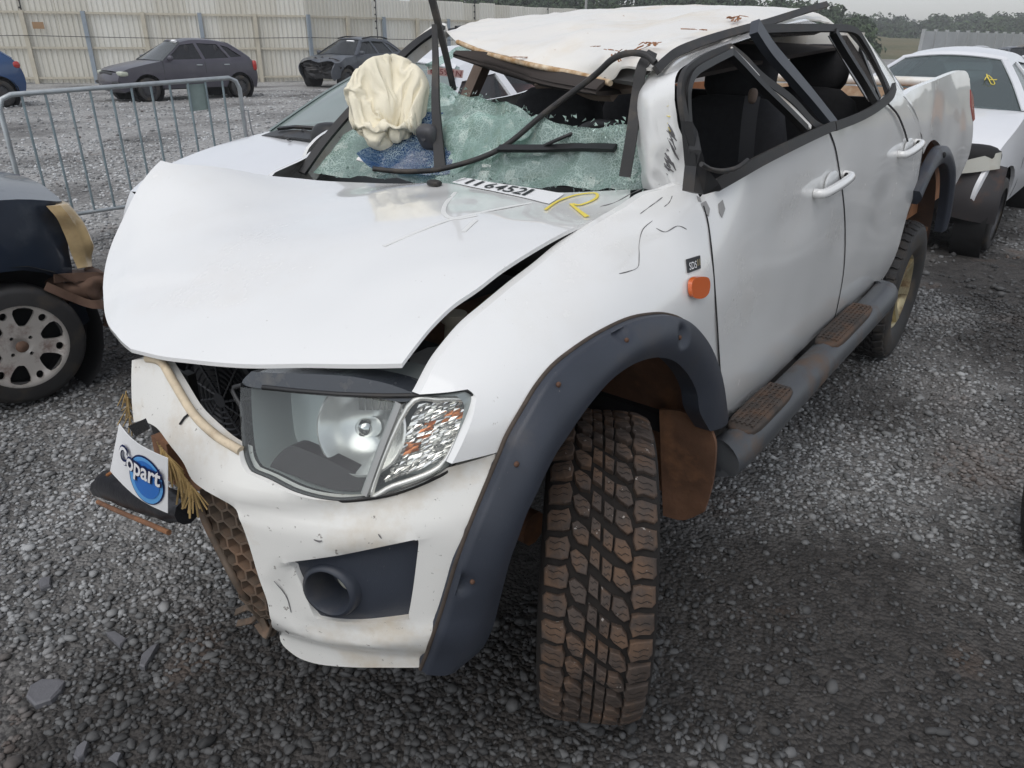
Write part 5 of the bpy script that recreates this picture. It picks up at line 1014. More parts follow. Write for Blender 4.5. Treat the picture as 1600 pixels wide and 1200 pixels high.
# limp cushion shape, millimetres, from a cloth simulation
BAGV = """141,-90,-121 -62,-87,-143 -56,98,-114 -47,-98,-148 -41,-106,-174 -24,-64,-210 12,-17,-235 121,-76,-130 124,-76,-157 110,-112,-127 102,-127,-130 86,-130,-137 26,-137,-134 143,68,-124 145,49,-147 144,27,-157 145,-1,-159 41,32,-216 75,17,-195 68,31,-153 74,39,-135 78,47,-161 97,31,-131 112,43,-138 131,57,-118 -169,-32,-119 -148,-31,-122 -124,-24,-118 -122,-23,-137 -104,-9,-180 -37,-4,-227 -66,-100,-131 -124,-105,-149 -128,-94,-151 -135,-77,-136 -145,-45,-106 -43,75,-114 -37,45,-216 -4,26,-229 -2,1,-238 -170,-23,-104 -174,-15,-115 -148,6,-76 -138,44,-110 -116,48,-99 -17,91,-105 17,101,-113 27,98,-100 195,-56,43 186,-72,-20 151,-73,-105 152,49,-71 202,-10,103 57,-68,-21 14,-54,-127 -11,-77,-97 -28,-85,-109 138,-111,-78 121,-110,-77 111,-98,-97 132,-69,-86 121,-60,-106 102,-55,-132 93,-73,-8 91,-57,37 81,-64,10 65,-61,9 -129,-83,69 -146,-91,55 -167,-105,38 -190,-98,41 -175,-44,-54 -72,-77,-136 -73,-67,-76 -104,-81,-8 -108,-73,61 -112,-85,65 -121,-87,92 -129,45,30 -128,71,27 -136,91,-50 -106,106,-101 -178,-15,-14 -184,-2,-52 -182,8,-15 -197,16,6 -177,25,41 -177,41,29 -163,33,71 -153,27,63 -141,28,106 79,56,-125 98,66,-94 122,76,-81 129,72,-109 -58,106,-103 -52,94,-94 -34,94,-125 -20,103,-144 -13,94,-140 41,83,29 45,62,50 -103,-74,104 -148,-81,108 -153,-51,124 111,29,46 24,-43,237 27,-38,195 46,-47,109 68,-62,70 141,-27,159 121,-19,187 113,-31,211 73,-24,224 59,-44,229 42,-22,230 30,-29,230 -63,-63,210 -85,-95,181 -96,-97,164 -117,-88,129 -109,-86,112 4,-33,226 -3,-14,239 -21,-23,228 -31,7,220 -66,-13,212 -91,33,177 -117,27,106 10,-6,228 27,49,200 49,57,154 44,7,223 87,5,213 97,-13,209 71,36,202 125,-13,203 111,-6,208 106,-6,186 95,0,189 85,26,200 64,49,193 125,-12,167 121,5,179 84,36,176 140,-5,154 78,47,139 156,-18,161 130,-12,141 114,8,143 86,15,146 177,-17,150 157,-20,149 85,43,101 57,55,93 165,-3,137 136,-4,121 119,5,106 94,14,101 62,45,68 86,43,45 72,53,66 -14,2,234 13,27,217 -1,20,230 -11,30,211 -28,33,219 -42,22,210 -53,38,195 -5,36,191 -11,50,172 -28,40,182 46,65,166 33,69,147 11,41,152 -54,34,168 -86,46,158 -1,42,142 -102,46,146 -29,61,130 -51,37,126 46,75,74 37,83,78 -39,52,118 11,54,74 -99,60,108 0,-50,235 -10,-30,228 -17,-50,227 -91,-54,198 -107,-4,185 -134,-45,163 -111,-85,166 -122,23,158 -136,9,152 -127,-71,158 -124,-85,158 -141,17,116 -143,-5,155 -140,-19,155 -144,-57,157 -143,-72,151 -161,-32,134 -141,-87,111 -131,-80,117 10,-61,229 20,-57,225 -25,-64,221 10,-68,214 17,-50,201 -12,-62,207 21,-63,176 -31,-82,209 5,-64,184 28,-48,135 -52,-95,197 -16,-82,190 -39,-84,178 3,-82,157 17,-76,126 29,-65,111 -71,-102,173 -46,-95,143 -33,-100,151 -32,-87,131 -3,-76,120 39,-52,87 7,-74,76 -94,-79,122 -38,-99,88 -12,-92,74 4,-89,70 27,-79,57 35,-68,49 -63,-92,94 -33,-83,47 10,-100,48 49,-64,44 35,-45,229 47,-40,236 86,-44,219 57,-47,165 56,-40,201 87,-53,204 70,-62,169 84,-60,174 101,-41,175 107,-31,192 57,-49,129 60,-59,148 129,-36,188 90,-58,149 103,-50,161 126,-59,186 131,-43,176 81,-68,113 86,-77,125 120,-70,170 112,-77,146 154,-62,171 166,-36,163 98,-67,106 143,-77,168 101,-71,94 154,-89,153 195,-41,124 83,-81,77 133,-94,131 189,-6,126 190,-2,95 178,-10,106 188,17,40 181,-10,89 156,12,107 174,24,35 165,3,34 166,-8,61 155,-3,70 138,20,66 134,19,91 163,40,4 140,0,25 147,40,-5 152,54,-55 137,11,-7 139,57,-30 124,13,-12 103,36,9 85,43,-20 130,70,-53 132,40,-56 116,28,-65 79,53,39 133,74,-83 115,65,-60 90,49,-69 108,76,-71 109,61,-109 107,49,-108 50,50,25 31,87,32 26,82,57 7,78,-20 8,66,19 0,55,61 -2,68,18 -16,65,82 -21,91,-106 -15,81,6 -28,67,71 -18,68,15 -57,84,-101 -42,76,-99 -64,47,97 -53,75,-73 -47,60,-18 -67,58,9 -69,54,57 -60,86,-60 -49,86,-48 -54,72,-19 -98,69,59 -65,106,-72 -67,97,-51 -69,82,-52 -89,60,-7 -84,105,-66 -93,83,-69 -99,74,-18 -124,80,3 -115,73,47 -116,58,84 -80,100,-110 -91,110,-93 -118,34,85 -172,27,74 -164,4,92 -198,13,31 -181,6,57 -185,-13,94 -209,-10,34 -210,-10,48 -193,-18,1 -211,-28,49 -202,-27,18 -191,-61,59 -171,-55,91 -186,-45,36 -201,-80,49 -165,-79,109 -183,-25,-50 -175,-29,-4 -156,-89,103 -181,-41,0 -180,-62,30 -175,-102,54 -176,-73,33 -92,-63,60 -70,-81,53 -84,-59,12 -57,-73,26 -49,-86,32 -73,-76,-14 -69,-59,8 -15,-99,65 -18,-93,18 1,-91,29 -63,-75,-67 -63,-65,-49 22,-87,5 -49,-79,-66 -28,-94,-39 -53,-66,-85 -40,-68,-72 -26,-85,-56 19,-94,-9 38,-88,2 39,-78,12 -45,-63,-101 -33,-90,-68 -8,-86,-82 55,-78,6 -29,-66,-103 -22,-87,-92 -20,-73,-79 32,-78,-88 52,-68,19 103,-64,47 108,-69,78 105,-82,29 132,-84,106 135,-100,56 139,-102,38 157,-105,133 137,-81,5 166,-112,103 150,-86,-8 152,-80,20 175,-107,99 136,-108,-33 175,-93,57 185,-73,126 160,-103,19 183,-101,64 198,-87,71 142,-100,-59 154,-107,-26 192,-80,16 207,-65,72 152,-81,-110 162,-77,-88 211,-44,76 57,57,-16 39,76,-20 29,87,-15 59,73,-128 29,90,-127 16,109,-110 36,78,-143 25,101,-134 1,111,-151 74,74,-174 24,94,-140 69,81,-177 41,89,-165 21,107,-156 -31,109,-145 89,84,-129 76,110,-169 52,109,-159 -7,125,-146 -33,122,-124 96,79,-92 97,97,-129 -19,131,-122 -41,107,-65 111,71,-88 93,111,-116 70,124,-151 20,139,-121 -4,142,-123 -32,133,-90 -46,118,-80 115,78,-90 112,88,-102 35,122,-123 4,124,-116 -17,117,-90 119,80,-107 76,100,-103 46,112,-109 22,110,-100 -9,105,-100 -23,109,-105 -52,114,-105 -130,33,55 -150,41,0 -135,75,-4 -174,37,-29 -156,63,-69 -173,57,-51 -190,17,-21 -189,24,-52 -123,87,-86 -158,81,-95 -167,69,-97 -183,49,-84 -185,10,-55 -120,97,-106 -133,87,-106 -176,59,-95 -141,48,-72 -161,37,-103 -167,27,-106 -169,7,-84 -169,-4,-77 -102,90,-101 -116,68,-109 -128,47,-83 -150,36,-80 -172,15,-108 -82,92,-116 -95,72,-85 -107,57,-90 -150,23,-83 -158,15,-103 -179,-2,-100 -187,-30,-77 -131,-101,45 -141,-108,33 -93,-71,29 -177,-94,41 -135,-98,21 -132,-87,13 -119,-77,8 -169,-89,30 -149,-110,4 -174,-101,8 -151,-109,-11 -117,-93,-16 -112,-77,-45 -159,-96,-2 -127,-92,-54 -109,-90,-70 -169,-74,-19 -162,-90,-61 -152,-96,-92 -168,-81,-50 -152,-80,-64 -148,-89,-67 -174,-54,-72 -160,-70,-64 -118,-94,-127 -100,-86,-132 -168,-35,-91 -149,-60,-87 -138,-80,-110 -83,-84,-136 -166,-55,-93 43,-60,-96 73,-53,-44 33,-39,-164 37,-26,-164 66,-38,-132 17,-38,-169 70,-46,-155 84,-45,-136 -6,-48,-164 25,-29,-190 -3,-74,-106 2,-61,-171 19,-48,-191 40,-49,-201 79,-58,-156 101,-67,-165 119,-75,-132 12,-70,-151 68,-59,-202 14,-87,-112 18,-84,-177 51,-69,-209 97,-79,-151 4,-105,-102 18,-122,-127 74,-93,-199 79,-80,-197 126,-105,-94 34,-110,-179 54,-102,-182 100,-103,-125 120,-116,-100 135,-115,-95 -31,-106,-140 9,-128,-123 49,-120,-150 55,-135,-150 72,-127,-149 94,-117,-125 118,-121,-113 207,-21,90 210,-30,79 200,-30,54 190,-3,25 204,-33,17 197,-8,17 183,-37,-6 176,4,-24 172,27,-18 171,-35,-47 192,-7,-41 177,17,-54 177,-57,-72 187,-10,-65 158,21,-99 163,46,-98 157,-28,-93 167,-5,-101 153,37,-105 159,29,-149 152,42,-150 146,-55,-153 150,64,-136 116,60,-119 105,57,-147 106,80,-128 96,60,-131 84,41,-117 98,43,-106 85,60,-96 68,82,-112 83,48,-135 83,48,-98 70,61,-132 49,64,-103 33,92,-118 63,64,-167 52,63,-130 26,80,-101 32,61,-110 53,42,-197 13,78,-119 4,82,-98 25,53,-211 1,74,-189 -2,80,-130 0,68,-92 -4,80,-171 -16,66,-104 -28,70,-72 -36,88,-73 -26,80,-153 -39,73,-85 13,18,-235 -10,46,-225 -37,73,-191 -36,86,-155 -42,86,-134 -49,71,-75 -66,81,-92 -73,71,-99 -54,64,-111 -77,74,-125 -94,71,-100 -70,63,-108 -58,68,-159 -97,43,-117 -73,67,-164 -85,55,-141 -85,35,-123 -119,47,-119 -119,25,-129 -95,30,-143 -108,15,-117 -142,23,-118 -63,46,-204 -90,42,-184 -108,25,-149 -126,11,-114 -96,18,-178 -113,11,-160 -121,-4,-116 -141,-3,-88 -61,18,-211 -76,20,-187 -126,-10,-155 -148,-1,-139 -160,-5,-114 -35,11,-230 -87,3,-148 -106,1,-165 -157,-2,-124 -75,2,-163 -112,-3,-146 -141,-14,-141 -165,-16,-126 -21,-3,-234 -48,4,-224 -77,-4,-196 -99,-14,-145 -114,-16,-136 -134,-30,-105 -152,-17,-109 -159,-41,-125 -140,-36,-115 -143,-49,-121 -120,-37,-126 -143,-59,-117 -106,-26,-144 -105,-43,-128 -115,-57,-109 -129,-56,-124 -119,-71,-139 -100,-36,-180 -109,-56,-170 -104,-77,-130 -116,-84,-148 -84,-12,-209 -96,-52,-195 -92,-71,-183 -104,-81,-176 -104,-96,-152 -106,-95,-139 -50,-28,-233 -76,-62,-214 -86,-99,-146 -101,-112,-138 -79,-86,-198 -74,-84,-178 -72,-105,-156 -68,-110,-117 -24,-13,-231 -23,-22,-239 -53,-78,-217 -60,-89,-158 -37,-58,-226 -20,-94,-206 -53,-100,-153 -52,-119,-159 125,54,-145 132,34,-113 135,28,-129 112,40,-161 123,34,-161 117,26,-150 132,-2,-149 109,18,-181 92,14,-183 87,22,-160 150,-26,-158 130,-43,-128 115,-4,-165 81,14,-171 133,-39,-154 101,-1,-169 89,-3,-152 114,-23,-176 103,-13,-188 88,-15,-162 87,-24,-190 74,-19,-169 64,-13,-200 135,-61,-165 133,-64,-142 120,-58,-135 110,-52,-171 85,-49,-185 78,-29,-172 31,10,-228 142,-74,-160 68,-36,-185 62,-28,-157 43,-20,-196 24,-13,-219 24,2,-228 -26,-119,-131 -33,-113,-159 -18,-129,-161 -5,-134,-170 -9,-102,-164 -11,-117,-168 12,-142,-166 8,-106,-174 17,-116,-158 25,-136,-158 48,-133,-163 -6,-82,-170 19,-119,-136 39,-131,-148 74,-139,-155 2,-83,-151 23,-91,-130 82,-131,-162 -3,-65,-204 43,-86,-130 62,-110,-143 87,-110,-157 5,-40,-220 46,-66,-137 59,-85,-143 86,-89,-132 98,-98,-139 119,-89,-162 36,-31,-208 54,-58,-148 79,-76,-146 51,-41,-174 61,-46,-151 83,-64,-161 112,-82,-126 136,-87,-154"""
